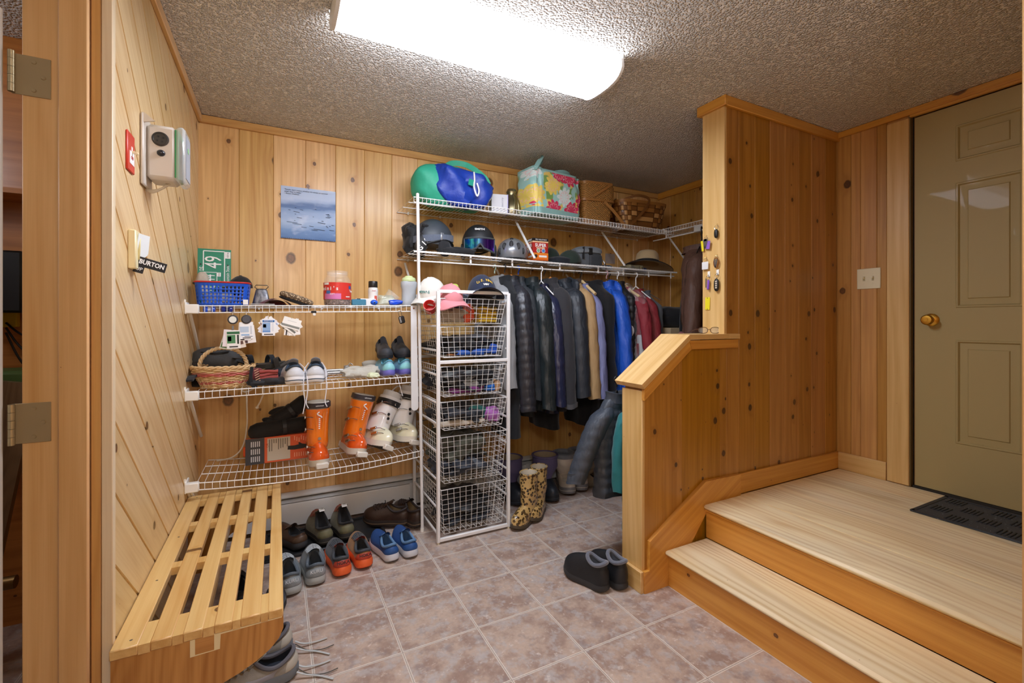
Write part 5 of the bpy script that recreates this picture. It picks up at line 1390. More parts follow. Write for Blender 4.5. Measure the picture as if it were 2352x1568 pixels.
inbasket(2, .99, .10, 'tan_glove', 'tan leather glove at the right end of the third wire drawer', 'glove', (.024, .03, .036), ck('c39a70'), 56)
inbasket(3, .40, .40, 'navy_fleece', 'dark navy fleece in the fourth wire drawer', 'fleece', (.14, .16, .055), ck('22262f'), 61)
inbasket(3, .62, .16, 'green_hat', 'dark green knit hat in the fourth wire drawer', 'hat', (.06, .045, .042), ck('1c5a52'), 62, dz=.018)
inbasket(3, .35, .07, 'cream_scarf', 'cream scarf drooping along the front of the fourth wire drawer', 'scarf', (.15, .022, .018), ck('d8ccb8'), 63, amp=.4)
inbasket(3, .92, .14, 'purple_scarf', 'lilac and magenta knit scarf at the right of the fourth wire drawer', 'scarf', (.05, .045, .048), ck('8d7aa8', col2='b035a0', scale=60), 64)
inbasket(4, .45, .45, 'camo_jacket', 'faded olive jacket heaped in the fifth wire drawer', 'jacket', (.15, .16, .085), ck('5a5a48', col2='33342e', scale=40), 71, dz=.075)
inbasket(4, .40, .40, 'navy_pants', 'navy shiny trousers at the bottom of the fifth wire drawer', 'trousers', (.16, .16, .055), ck('242b37', rough=.5), 72)
inbasket(5, .45, .45, 'black_boots_bag', 'black bag filling the bottom wire drawer', 'bag', (.16, .17, .060), ck('17181b', rough=.6), 81, dz=.03)
inbasket(5, .50, .30, 'dark_trousers', 'dark blue grey trousers lying in the bottom wire drawer', 'trousers', (.15, .11, .022), ck('2a2f38'), 82)
cap_hat('cap', 'pink cap piled at the left of the top wire drawer', (.905, 2.56, 1.395), R(10), cloth('d98a90', var=.15), r=.084, h=.095, tilt=R(12), group=None)
cap_hat('cap', 'white cap with teal script behind the pink cap', (.845, 2.72, 1.435), R(-55), cloth('e3e1d8', var=.1), r=.090, h=.105, tilt=R(20), txt=[('Vineyard', .026, .045, plain('2b7d78', .6, name='ink_teal'))])
cap_hat('cap', 'navy cap with yellow lettering standing on the drawer tower', (1.130, 2.60, 1.435), R(-8), cloth('1f2a44', var=.2), r=.098, h=.128, tilt=R(-14), txt=[('U.S. NAVY', .026, .062, plain('d9b23c', .6, name='ink_gold')), ('ww', .030, .034, plain('d8d2c8', .6, name='ink_eagle'))])
lump('lime_cloth', 'lime green cloth tip showing behind the pink cap', 'cloth', (.965, 2.66, 1.41), (.035, .03, .045), cloth('c3d65c'), seed=91)
t = thing('red_can', 'red plastic cup with white letters hooked at the drawer tower corner', 'cup', (.800, 2.60, 1.335), rot=(R(60), R(20), R(-35)))
g = G(); g.lathe([(0, 0), (.030, 0), (.034, .055), (.036, .058), (.033, .058), (.028, .006)], 24, cap=False); g.build('body', plain('d23a34', .4, name='red_cup'), t)
text('Coke', t, (0, -.0335, .03), FACE_FRONT, .022, WHITE_INK)

# ================================================================ upper shelves over the coats
ZU, ZL = (lambda x: 2.012 - .012 * sm(x, 1.9, 2.85)), (lambda x: 1.690 - .014 * sm(x, .8, 2.0) - .006 * sm(x, 2, 2.9))
tU, PU = wire_shelf('wire_shelf', 'highest white wire shelf carrying bags and picnic baskets', .725, 2.86, 2.69, 3.125, ZU, lip=.030, pitch=.0255, rods=(.30, .62), group='wire shelves above the coats')
tL, PL = wire_shelf('wire_shelf', 'white wire shelf carrying helmets with the hanging rod below', .725, 2.90, 2.69, 3.125, ZL, lip=.006, pitch=.0255, rods=(.30, .62), group='wire shelves above the coats')
for x in (1.565, 2.36): g = G(); g.box((0, 0, 0), (.016, .41, .010), rot=(R(48), 0, 0), bev=.002); o = g.build('diagonal_brace', WIRE, tU); o.location = PU(x, 2.835, -.160)
for x in (.775, 1.47, 2.10): g = G(); g.box((0, 0, 0), (.014, .50, .010), rot=(R(45), 0, 0), bev=.002); o = g.build('diagonal_brace', WIRE, tL); o.location = PL(x, 2.93, -.20)
for x in [.80 + .23 * i for i in range(10)]:
    for tt, P in ((tU, PU), (tL, PL)): g = G(); g.box((0, 0, 0), (.010, .012, .020), bev=.002); o = g.build('wall_clip', WHITE_PL, tt); o.location = P(x, 3.117, 0)
g = G(); g.tube([PL(.735, 2.72, -.055), PL(1.8, 2.72, -.045), PL(2.90, 2.72, -.030)], .0048, 10); rod = g.build('hanging_rod', WIRE, tL)
for x in (1.10, 1.40, 1.78, 2.12, 2.36, 2.62, 2.86): g = G(); g.box((0, 0, 0), (.012, .006, .05), bev=.001); o = g.build('rod_hanger', WIRE, tL); o.location = PL(x, 2.715, -.025)
ROD = lambda x: 1.632
# short shelf along the right wall
tR = thing('wire_shelf', 'short white wire shelf on the right closet wall above the brown jacket', 'shelf', (3.0, 2.4, 2.03))
g = G()
for i in range(46): y = 1.80 + .0255 * i - 2.4; g.tube([(.128, y, 0), (-.162, y, 0), (-.165, y, -.030)], .0014, 4, cap=False)
g.build('cross_wires', WIRE, tR)
for x, z in ((-.165, 0), (-.165, -.032), (.12, 0), (-.03, -.002)): g = G(); g.tube([(x, -.60, z), (x, .57, z)], .0028, 8); g.build('rail', WIRE, tR)
g = G(); g.tube([(-.15, -.60, -.075), (-.15, .50, -.075)], .0048, 8); g.build('hanging_rod', WIRE, tR)
for y in (-.3, .06, .35): g = G(); g.box((-.155, y, -.05), (.006, .012, .055), bev=.001); g.build('rod_hanger', WIRE, tR)
for y in (.36,): g = G(); g.box((-.02, y, -.15), (.44, .014, .010), rot=(0, R(43), 0), bev=.002); g.build('diagonal_brace', WIRE, tR)
g = G(); g.box((-.14, .02, -.055), (.05, .09, .05), bev=.004); g.build('rod_bracket', plain('e6e6e2', .3, alpha=.8, name='bracket'), tR)

# --- on the highest shelf
def duffel():
    t = thing('duffel_bag', 'teal green duffel bag with a royal blue front on the highest shelf', 'duffel bag', (1.035, 2.90, ZU(1) + .004))
    tg = cloth('34b492', rough=.55, var=.15, sheen=.0, wr=9, wrb=.8); bl = cloth('1a43b4', rough=.42, var=.25, sheen=0, wr=14, wrb=.9)
    wr = lambda q, k: q * (1 + .13 * noise.noise(q * 9 + V((k, 0, 0))) + .05 * abs(noise.noise(q * 22)))
    g = G(); g.ell((0, 0, .135), (.255, .125, .138), 52, 26, .72, lambda q: wr(q, 1), rot=Euler((0, .05, 0)).to_matrix()); g.build('body', tg, t)
    g = G(); g.ell((.040, -.085, .120), (.190, .072, .122), 48, 24, .62, lambda q: V((q.x * (1 + .25 * q.z / .11), q.y + .018 * sin(q.x * 30 + q.z * 22), q.z)) * (1 + .16 * noise.noise(q * 13) + .10 * abs(noise.noise(q * 24))), rot=Euler((0, .20, 0)).to_matrix()); g.build('front_panel', bl, t)
    g = G(); g.strip(curve([(-.06, .0, .262), (.0, .0, .310), (.08, -.02, .312), (.14, -.06, .275), (.20, -.10, .215), (.225, -.11, .17)], 7), .035, .006, (0, 1, .3)); g.build('handle', tg, t)
    g = G(); g.tube(curve([(.105, -.145, .225), (.100, -.165, .17), (.095, -.170, .12), (.115, -.172, .065), (.130, -.170, .10), (.118, -.165, .15)], 7), .0055, 6); g.build('zip_pull', WHITE_INK, t)
    g = G(); g.box((.075, -.168, .148), (.036, .008, .042), rot=(0, .2, 0), bev=.003); g.build('snap_tab', cloth('1fa58d'), t)
    g = G(); g.tube(curve([(.27, -.04, .19), (.262, -.09, .13), (.235, -.115, .07), (.18, -.13, .03)], 8), .004, 6); g.build('piping', plain('d9d6c6', .6, name='piping'), t)
duffel()
t = thing('shoe_box', 'small pale box with lavender side beside the duffel bag', 'box', (1.375, 2.88, ZU(1.3) + .004), rz=R(-14))
g = G(); g.box((0, 0, .065), (.115, .10, .13), bev=.002); g.build('carton', plain('dcdde2', .5, name='box_pale'), t)
g = G(); g.box((.058, 0, .065), (.004, .102, .132)); g.build('side_panel', plain('8a83c8', .5, name='box_lavender'), t)
text('saucony', t, (.018, -.0508, .075), (R(90), -R(90), 0), .020, plain('8a8fa0', .5, name='ink_grey'))
t = thing('brass_bell', 'tarnished brass pot shaped ornament between the pale box and the floral bag', 'ornament', (1.505, 2.93, ZU(1.5) + .004))
m = N('tarnish'); n = m.noise(m.obj(), 12.0, 3.0); m.set(Base_Color=m.mixc(n, lin('6f6548'), lin('a59b78')), Metallic=.85, Roughness=.32)
g = G(); g.lathe([(0, 0), (.066, 0), (.074, .015), (.076, .05), (.070, .09), (.054, .125), (.036, .15), (.034, .165), (.040, .185), (.030, .205), (0, .212)], 32, wob=lambda u, z: 1 + .02 * cos(2 * pi * u * 8)); g.build('body', m.mat, t)
for s in (-1, 1): g = G(); g.tube(curve([(s * .020, -.078, .02), (s * .014, -.072, .10), (s * .010, -.04, .165)], 6), .003, 6); g.build('seam', m.mat, t)
def floral():
    t = thing('floral_bag', 'pale turquoise cooler bag printed with pink flowers on the highest shelf', 'bag', (1.775, 2.85, ZU(1.8) + .004), rz=R(8))
    m = N('floral_print'); o = m.obj(); x, y, z = m.n('SeparateXYZ', Vector=o).outputs
    p2 = m.n('CombineXYZ', X=m.math('MULTIPLY_ADD', x, 7.6, m.math('MULTIPLY', y, 3.0)), Y=m.math('MULTIPLY', z, 7.6))
    v = m.n('TexVoronoi', {'voronoi_dimensions': '2D', 'feature': 'F1'}, Vector=p2, Scale=1.0, Randomness=.75)
    dv = m.n('VectorMath', {'operation': 'SUBTRACT'}, i0=p2, i1=v.outputs['Position']).outputs[0]
    dx, dy, _ = m.n('SeparateXYZ', Vector=dv).outputs
    an = m.math('ARCTAN2', dy, dx); pet = m.math('ABSOLUTE', m.math('SINE', m.math('MULTIPLY', an, 4.5)))
    rad = m.math('MULTIPLY_ADD', pet, .20, .34); d = v.outputs['Distance']; cr = m.n('SeparateColor', Color=v.outputs['Color']).outputs[0]
    fl = m.math('MULTIPLY', m.ramp(d, m.math('ADD', rad, .015), rad), 1.0)
    sel = m.ramp(cr, .22, .23); sel2 = m.ramp(cr, .40, .41)
    pc = m.mixc(sel, lin('dcecea'), m.mixc(sel2, lin('efd668'), lin('d63a60')))
    line = m.math('MULTIPLY', m.ramp(pet, .22, .10), m.ramp(d, .08, .12)); pc = m.mixc(m.math('MULTIPLY', line, .75), pc, lin('f0a3ae'))
    ring = m.ramp(m.math('ABSOLUTE', m.math('SUBTRACT', d, m.math('MULTIPLY', rad, .6))), .03, .015); pc = m.mixc(m.math('MULTIPLY', ring, .6), pc, lin('eec0bd'))
    base = m.mixc(m.ramp(m.noise(m.vscale(o, (16, 16, 7)), 1.0, 2.0), .54, .58), lin('a3d2cc'), m.mixc(m.ramp(m.noise(o, 9.0, 1.0), .48, .52), lin('7fa55a'), lin('e8c96a')))
    m.set(Base_Color=m.mixc(fl, base, pc), Roughness=.5); m.bump(m.noise(o, 14.0, 3.0), .35, .02)
    tq = cloth('9cccc8', rough=.5, sheen=0); W, D, H = .225, .11, .33
    def ring(z, k, dy=0): return [V((W * k * math.copysign(abs(cos(a)) ** .28, cos(a)) + .012 * noise.noise(V((cos(a) * 3, z * 9, 1))), D * k * math.copysign(abs(sin(a)) ** .28, sin(a)) + dy + .016 * noise.noise(V((cos(a) * 4, sin(a) * 3, z * 11))), z + .012 * cos(a) * z / H * -1)) for a in [2 * pi * i / 64 for i in range(64)]]
    g = G(); g.loft([ring(.04 + .012 * k, 1 - .012 * cos(k)) for k in range(23)], False, False); g.build('printed_sides', m.mat, t)
    g = G(); g.loft([ring(0, .90), ring(.004, .97), ring(.045, 1.004), ring(.05, 1.006)], True, False); g.build('base', tq, t)
    g = G(); g.loft([ring(.300, 1.0), ring(.318, 1.006), ring(.330, .90, .01), ring(.336, .5, .02)], False, True); g.build('top', tq, t)
    g = G(); g.strip(curve([(-.215, -.10, .30), (-.16, -.10, .385), (-.13, -.07, .392), (-.12, .02, .35)], 8), .040, .005, (1, .3, 0)); g.build('handle', tq, t)
    g = G(); g.strip(curve([(.0, -.02, .335), (.08, -.05, .352), (.15, -.04, .35), (.2, .0, .32)], 6), .03, .006, (0, 1, .4)); g.build('strap', tq, t)
floral()
def picnic():
    t = thing('picnic_basket', 'tall brown lidded picnic basket with crossed handles on the highest shelf', 'basket', (2.205, 2.90, ZU(2.2) + .004), rz=R(-6))
    def weave(nm, c1, c2, s):
        m = N(nm); o = m.obj(); x, y, z = m.n('SeparateXYZ', Vector=o).outputs; h = m.math('ADD', x, y)
        a = m.math('SINE', m.math('MULTIPLY', h, 6.283 * s)); b = m.math('SINE', m.math('MULTIPLY', z, 6.283 * s * 1.6))
        w = m.math('MULTIPLY', a, b); m.set(Base_Color=m.mixc(m.ramp(w, -.6, .6), lin(c1), lin(c2)), Roughness=.5)
        m.bump(w, .7, .004); return m.mat
    w = weave('fine_weave', '8a5c28', 'b98844', 45); wd = plain('a3713a', .45, name='splint')
    def ring(z, a, b): return [V((a * math.copysign(abs(cos(q)) ** .35, cos(q)), b * math.copysign(abs(sin(q)) ** .35, sin(q)), z)) for q in [2 * pi * i / 48 for i in range(48)]]
    g = G(); g.loft([ring(0, .120, .085), ring(.19, .140, .10)], True, True); g.build('body', w, t)
    g = G(); g.loft([ring(.175, .145, .105), ring(.18, .147, .107), ring(.29, .150, .11), ring(.325, .135, .10), ring(.33, .11, .08)], True, True); g.build('lid', w, t)
    for z, k in ((.005, .122), (.183, .150), (.318, .142)): g = G(); g.loft([ring(z - .008, k, k * .735), ring(z + .008, k + .001, k * .74), ring(z + .008, k - .004, k * .7)], False, False); g.build('rim_band', wd, t)
    g = G(); g.strip(curve([(-.06, -.112, .205), (.03, -.118, .265), (.11, -.112, .315)], 6), .018, .006, (0, 1, 0)); g.build('handle', wd, t)
    g = G(); g.strip(curve([(.04, -.112, .175), (.11, -.135, .10), (.185, -.16, .0)], 6), .022, .006, (0, 1, 0)); g.build('handle', wd, t)
picnic()
def splint_basket():
    t = thing('woven_basket', 'low brown splint basket with swing handle at the right end of the highest shelf', 'basket', (2.66, 2.91, ZU(2.7) + .004), rz=R(-3))
    tones = [plain(c, .42, coat=.2, name='splint_weave') for c in ('7a4c20', '9c6a32', 'c4955a', '8b5a29')]
    W, D, H = .190, .105, .225
    def at(u, z, off):
        k = 1 + .28 * z / H; s = u * 8 % 8; a = 2 * pi * u
        return V((W * k * math.copysign(abs(cos(a)) ** .45, cos(a)), D * k * math.copysign(abs(sin(a)) ** .45, sin(a)), z)) * 1.0 + V((cos(a), sin(a), 0)) * off
    nu, nz = 26, 6; r2 = random.Random(11); g = G()
    for j in range(nz):
        z0, z1 = H * j / nz + .002, H * (j + 1) / nz - .002
        for i in range(nu):
            up = (i + j) % 2; g.cur = (2 if r2.random() < .55 else 1) if up else (0 if r2.random() < .6 else 3)
            u0, u1 = (i + .04) / nu, (i + .96) / nu; o = .004 if up else .0; g.grid(lambda a, b: at(mix(u0, u1, a), mix(z0, z1, b), o + .003 * sin(pi * (a if up else b))), 4, 3)
    g.build('splint_weave', tones, t)
    g = G(); g.loft([[at(i / 60, z, o) for i in range(60)] for z, o in ((0, -.004), (H * .5, -.004), (H, -.006))], True, False); g.build('inner_wall', plain('5a3817', .6, name='splint_dark'), t)
    g = G(); g.loft([[at(i / 60, z, o) for i in range(60)] for z, o in ((H - .012, .008), (H + .012, .008), (H + .012, -.01), (H - .012, -.01))], False, False); g.build('rim', plain('96652f', .45, name='splint_rim'), t)
    for s in (-1, 1): g = G(); g.strip(curve([(-.20, s * .10, H + .01), (-.10, s * .14, H + .045), (.02, s * .142, H + .03), (-.02, s * .148, H - .05), (-.10, s * .140, H - .14), (-.18, s * .135, .02)] if s < 0 else [(.20, .06, H), (.25, .05, H - .04), (.265, .0, H - .11), (.24, -.02, H - .15)], 7), .020, .006, (0, 1, 0)); g.build('handle', plain('7b5026', .45, name='splint_handle'), t)
splint_basket()

# --- on the helmet shelf
def helmet_snow(label, loc, rz, mat, r=.125, txt=None, brim=True):
    t = thing('ski_helmet', label, 'helmet', loc, rz)
    g = G(); g.ell((0, .0, .092), (r * .92, r * 1.06, r * 1.08), 44, 22, 1, lambda q: V((q.x, q.y, q.z * (1 - .05 * sm(-q.y, 0, r)))), z0=-.28); g.build('shell', mat, t)
    g = G(); n = 24
    g.tube([V((r * .93 * cos(a), r * 1.05 * sin(a), .062 + .02 * cos(2 * a))) for a in [2 * pi * i / 40 for i in range(40)]], .007, 6, closed=True); g.build('rim', plain('101113', .5, name='helmet_rim'), t)
    if brim: g = G(); g.tube(curve([V((r * .97 * cos(a), -r * 1.08 * sin(a), .105 + .018 * sin(a))) for a in [pi * .08 + pi * .84 * i / 8 for i in range(9)]], 4), .009, 8, flat=.6); g.build('brim', mat, t)
    for s in (-1, 1):
        g = G(); g.ell((s * r * .86, -.01, .035), (.020, .050, .055), 18, 12, .8); g.build('ear_pad', cloth('202226'), t)
    if txt: text(txt, t, (0, -r * .90, .172), (R(55), 0, 0), .024, WHITE_INK, bold=.0006)
    return t
h1 = helmet_snow('dark grey ski helmet with goggle strap turned sideways near the white pole', (.905, 2.89, ZL(.9) + .012), R(-62), plain('3b4148', .5, name='helmet_grey'), r=.132, brim=False)
g = G(); g.strip([V((.1235 * cos(a), .1415 * sin(a), .100 + .015 * sin(a))) for a in [-pi * .95 + 1.25 * pi * i / 24 for i in range(25)]], .042, .005, ('b', (0, 0, 1))); g.build('goggle_strap', cloth('6d7788', col2='4a5262', scale=120), h1)
g = G(); g.box((.118, -.035, .100), (.008, .028, .056), bev=.003); g.build('strap_buckle', plain('aab0b8', .3, .6, name='buckle_grey'), h1)
g = G(); g.box((.112, .03, .042), (.010, .050, .022), bev=.004); g.build('vent_badge', plain('9aa0a6', .35, .5, name='badge_grey'), h1)
h2 = helmet_snow('black ski helmet with blue mirrored goggles facing the room', (1.228, 2.89, ZL(1.2) + .022), R(-18), plain('1f2124', .55, name='helmet_black'), r=.122, txt='SMITH', brim=False)
m = N('mirror_lens'); o = m.obj(); n = m.noise(o, 22.0, 2.0); x, y, z = m.n('SeparateXYZ', Vector=o).outputs
m.set(Base_Color=m.mixc(m.ramp(m.math('ADD', x, m.math('MULTIPLY', n, .05)), -.03, .08), m.mixc(m.ramp(n, .4, .6), lin('1f6fd0'), lin('3fb6c8')), lin('5b2fa8')), Metallic=.9, Roughness=.10)
def gog(a, b, off): th = mix(-.95, .95, a); return V(((.112 + off) * sin(th), -(.118 + off) * cos(th) - .012, mix(.030, .110, b) + .012 * cos(th * 3) * (1 - b) - .03 * (1 - b) * sm(.12 - abs(a - .5), 0, .12) * -1 * (1 if abs(a - .5) < .12 else 0)))
g = G(); g.grid(lambda a, b: gog(a, b, .012), 28, 10); g.build('goggle_lens', m.mat, h2)
g = G(); g.tube([gog(a, b, .010) for a, b in [(i / 20, 1) for i in range(21)] + [(1, 1 - i / 5) for i in range(1, 5)] + [(1 - i / 20, 0) for i in range(21)] + [(0, i / 5) for i in range(1, 5)]], .0065, 6, closed=True); g.build('goggle_frame', plain('4a5054', .45, name='goggle_frame'), h2)
g = G(); g.strip(curve([(-.10, -.05, .06), (-.095, -.07, .02), (-.08, -.085, -.004)], 5), .018, .003); g.build('chin_strap', cloth('8d9399'), h2)
lump('black_mitts', 'black ski gloves with white letters piled beside the grey helmet', 'gloves', (.775, 2.93, ZL(.8) + .006), (.055, .07, .105), cloth('141518', rough=.7), seed=61, amp=.5, freq=12, p=.8)
t = thing('glove', 'black ski glove with white letters leaning on the shelf end', 'glove', (.785, 2.80, ZL(.8) + .014), rot=(R(-6), R(24), 0))
g = G(); g.ell((0, 0, .07), (.040, .026, .078), 26, 16, .8); g.build('shell', cloth('17181b', rough=.6), t); text('G 111', t, (.006, -.029, .055), (R(90), -R(75), 0), .046, WHITE_INK, bold=.001)
for k in range(4): g = G(); g.tube(curve([(-.028 + .018 * k, 0, .12), (-.036 + .02 * k, -.006, .16), (-.040 + .02 * k, -.02, .185 - .01 * abs(k - 1.5))], 5), [.013] * 5 + [.013] * 5 + [.009], 10); g.build('finger', BLACK, t)
t = lump('black_hood', 'flat black fabric hood lying between the two ski helmets', 'hood', (1.035, 2.79, ZL(1) + .006), (.125, .055, .026), cloth('1a1b1e'), seed=66, amp=.35, freq=12)
def bike_helmet():
    t = thing('bike_helmet', 'silver grey bicycle helmet with vents beside the black ski helmet', 'helmet', (1.475, 2.86, ZL(1.5) + .008), R(-30))
    m = plain('8b9096', .3, .35, coat=.4, name='bike_silver'); r = .128
    g = G(); g.ell((0, 0, .055), (r * .86, r * 1.12, r * .86), 44, 22, 1, z0=-.45); g.build('shell', m, t)
    for (x, z, w, h) in ((-.045, .09, .016, .042), (.0, .10, .014, .050), (.045, .09, .016, .042), (-.078, .06, .012, .035), (.078, .06, .012, .035), (0, .145, .012, .020)):
        k = max(.05, 1 - (x / (r * .86)) ** 2 - ((z - .055) / (r * .86)) ** 2) ** .5
        g = G(); g.ell((x, -r * 1.105 * k, z), (w * 1.05, .006, h * .62), 18, 8, 1, rot=Euler((-.5 * (z - .055) / .1, 0, -x * 7)).to_matrix()); g.build('vent', plain('17181b', .6, name='vent_black'), t)
    g = G(); g.tube([V((r * .80 * cos(a), r * 1.04 * sin(a), .008)) for a in [2 * pi * i / 40 for i in range(40)]], .008, 6, closed=True); g.build('rim', BLACK_PL, t)
bike_helmet()
def warmer_box():
    t = thing('warmer_box', 'red and orange value pack box of hand warmers standing on the helmet shelf', 'box', (1.672, 2.855, ZL(1.7) + .006), rz=R(-4))
    W, D, H = .122, .125, .176; g = G(); g.box((0, 0, H / 2), (W, D, H), bev=.0015); g.build('carton', plain('b3231f', .45, name='carton_red'), t)
    def band(z0, z1, col, nm='print_band', e=.0008):
        g = G(); g.box((0, 0, (z0 + z1) / 2), (W + e, D + e, z1 - z0)); return g.build(nm, plain(col, .45, name=nm), t)
    band(.156, .1765, '17161a'); band(.146, .156, 'f2c79a', e=.001); band(.030, .068, 'ee7d22'); band(0, .018, '17161a'); band(.018, .030, 'd8621c'); band(.068, .071, 'f4c04a')
    for side in (0, 1):
        F = (R(90), 0, 0) if not side else (R(90), 0, -R(90))
        Q = (lambda x, z: (x, -D / 2 - .0012, z)) if not side else (lambda x, z: (-W / 2 - .0012, -x, z))
        text('PRO VALUE PACK' if not side else 'VALUE PACK', t, Q(.004, .166), F, .014 if not side else .018, WHITE_INK, sx=.8)
        text('SUPER', t, Q(0, .126), F, .032, WHITE_INK, sx=1.0, bold=.0008); text('WARMER', t, Q(0, .107), F, .017, plain('f4d8b0', .5, name='ink_cream'), bold=.0004)
        text('GRABBER', t, Q(-.018, .009), F, .013, plain('f0d532', .5, name='ink_yellow'), bold=.0006); text('20 PAIR', t, Q(.042, .009), F, .010, WHITE_INK)
        for x, c in ((-.018, '8fb08a'), (.022, '4d86c6')):
            q = Q(x, .088); T = Euler((R(90), 0, 0 if not side else -R(90))).to_matrix().to_4x4()
            g = G(); g.lathe([(0, 0), (.015, 0), (.015, .0006), (0, .0006)], 24, q, T); d = g.build('round_print', WHITE_INK, t); g = G(); g.lathe([(0, .0006), (.012, .0006), (.012, .0012), (0, .0012)], 24, q, T); g.build('icon', plain(c, .5, name='icon'), d)
        q = Q(.018, .048); g = G(); g.box(q, (.062, .001, .014) if not side else (.001, .062, .014), bev=.0004); g.build('white_bar', WHITE_INK, t)
        q = Q(-.038, .049); g = G(); g.lathe([(0, 0), (.012, 0), (.012, .0006), (0, .0006)], 20, q, T); g.build('icon', plain('3a2a18', .5, name='icon_dark'), t)
warmer_box()
cap_hat('cap', 'dark green cap on the helmet shelf behind the red box', (1.855, 2.97, ZL(1.8) + .075), R(-40), cloth('24342b', var=.2), r=.085, h=.08, brim=False)
cap_hat('cap', 'dark green cap tipped forward beside the grey camera bag', (1.965, 2.86, ZL(1.9) + .055), R(160), cloth('26382f', var=.2), r=.090, h=.075, tilt=R(-20), brim=False)
lump('navy_cloth', 'dark navy cloth under the green caps on the helmet shelf', 'cloth', (1.87, 2.86, ZL(1.8) + .006), (.095, .08, .036), cloth('1c232c'), seed=71)
def camera_bag():
    t = thing('camera_bag', 'grey padded camera bag with buckle on the helmet shelf', 'bag', (2.125, 2.875, ZL(2.1) + .006), R(-12))
    gm = cloth('5f666d', rough=.7); dk = cloth('3a3f45', rough=.7)
    g = G(); g.ell((0, 0, .075), (.105, .075, .078), 40, 20, .38, lambda q: q * (1 + .03 * noise.noise(q * 20))); g.build('body', gm, t)
    g = G(); g.ell((0, -.008, .142), (.112, .082, .022), 40, 12, .5, lambda q: V((q.x, q.y, q.z - .10 * (q.x ** 2) / .1 - .02 * sm(-q.y, .03, .08)))); g.build('flap', cloth('7b838a', rough=.7), t)
    g = G(); g.ell((.045, -.066, .050), (.055, .022, .050), 30, 14, .45); g.build('front_pocket', dk, t)
    g = G(); g.box((.0, -.086, .118), (.034, .010, .050), bev=.004); g.build('buckle', BLACK_PL, t)
    g = G(); g.strip(curve([(-.055, -.082, .150), (-.06, -.085, .10), (-.058, -.083, .06)], 5), .016, .004); g.build('strap', BLACK, t)
    g = G(); g.tube(curve([(.105, -.02, .08), (.125, -.05, .05), (.135, -.06, .01)], 5), .004, 6); g.box((.136, -.062, .012), (.014, .006, .040), rot=(0, -.4, 0), bev=.002); g.build('carabiner', STEEL, t)
camera_bag()
def sun_hat():
    t = thing('sun_hat', 'straw sun hat with black band and wide striped brim on the helmet shelf', 'hat', (2.76, 2.88, ZL(2.8) + .080), rot=(R(-6), R(9), 0))
    st = cloth('cbb48b', scale=160, rough=.8, var=.15); bk = plain('1b1a1c', .7, name='band_black'); r = .098
    g = G(); g.lathe([(r * 1.0, 0), (r * .97, .05), (r * .90, .085), (r * .72, .105), (r * .4, .113), (0, .115)], 40, cap=False); g.build('crown', st, t)
    br = lambda a, b: V((cos(a) * mix(r, .215, b), sin(a) * mix(r, .215, b) * .95, -.012 * b - .030 * b * b + .010 * sin(2 * a) * b))
    g = G(); g.grid(lambda u, v: br(2 * pi * u, v), 60, 10, cu=True); g.grid(lambda u, v: br(2 * pi * u, v) - V((0, 0, .003)), 60, 10, cu=True); g.build('brim', st, t)
    g = G(); g.lathe([(r * 1.005, .003), (r * 1.0, .022), (r * .99, .022)], 40, cap=False); g.build('band', bk, t)
    for b in (.38, .62, .84, 1.0): g = G(); g.tube([br(2 * pi * i / 60, b) + V((0, 0, .001)) for i in range(60)], .0024, 5, closed=True); g.build('stripe', bk, t)
sun_hat()
lump('blue_cloth', 'bright blue cloth bundle under the straw sun hat', 'cloth', (2.66, 2.92, ZL(2.6) + .006), (.10, .06, .026), cloth('1e4fa8'), seed=75, amp=.4)
lump('blue_pouch', 'teal blue pouch beside the camera bag carabiner', 'pouch', (2.33, 2.92, ZL(2.3) + .006), (.075, .05, .022), cloth('24507a'), seed=76, amp=.4)
lump('mesh_bag', 'crumpled olive clear mesh bag at the helmet shelf front', 'bag', (2.52, 2.79, ZL(2.5) + .006), (.105, .05, .020), plain('a9a27c', .3, alpha=.6, coat=.3, name='mesh_olive'), seed=77, amp=.5, freq=20)
t = thing('paper_notice', 'small pale paper taped to the back wall above the helmet shelf', 'paper', (2.57, YB - .003, 1.815))
g = G(); g.box((0, 0, 0), (.105, .0015, .085)); g.build('sheet', plain('a89f9a', .6, name='paper_grey'), t)
# ================================================================ coats on the rod
sh = lambda c, r=.5: shell(c, min(.75, r + .08))
garment('light grey hooded sweatshirt on a mint hanger behind the drawer tower', 1.300, cloth('8e9092', var=.2), 'mint', L=.86, th=.050, seed=1, hood=True, name='hooded_sweatshirt', cat='sweatshirt', y=2.78)
garment('black quilted puffer jacket on a wooden hanger beside the drawer tower', 1.395, sh('23252c', .30), 'wood', L=.84, th=.050, sl=.76, puff=.27, pitch=.052, seed=2, name='puffer_jacket', arm_r=.068)
garment('dark grey shell jacket on a blue hanger behind the black puffer', 1.470, sh('2a2f34', .5), 'blue', L=.90, th=.036, sl=.70, seed=3, name='shell_jacket', y=2.76)
garment('dark green black rain jacket with tall collar next to the white hanger', 1.545, sh('1c2528', .32), 'wire', L=.86, th=.048, sl=.76, seed=4, name='rain_jacket', arm_r=.066)
garment('navy shiny puffer jacket on the white plastic hanger', 1.630, sh('20253f', .22), 'white', L=.84, th=.044, sl=.70, puff=.28, pitch=.085, seed=5, name='puffer_jacket', drop=.045)
garment('charcoal fleece jacket with grey cuffs in the middle of the rod', 1.705, cloth('2c2c31', var=.2), 'wood', L=.88, th=.044, sl=.76, seed=6, name='fleece_jacket', arm_r=.064, cuffs=cloth('4c4c50'))
garment('dark slate puffer coat with hood beside the beige jacket', 1.810, sh('252b33', .42), 'wire', L=.80, th=.055, sl=.70, puff=.24, pitch=.13, seed=7, name='puffer_coat', cat='coat', arm_r=.074, hood=True)
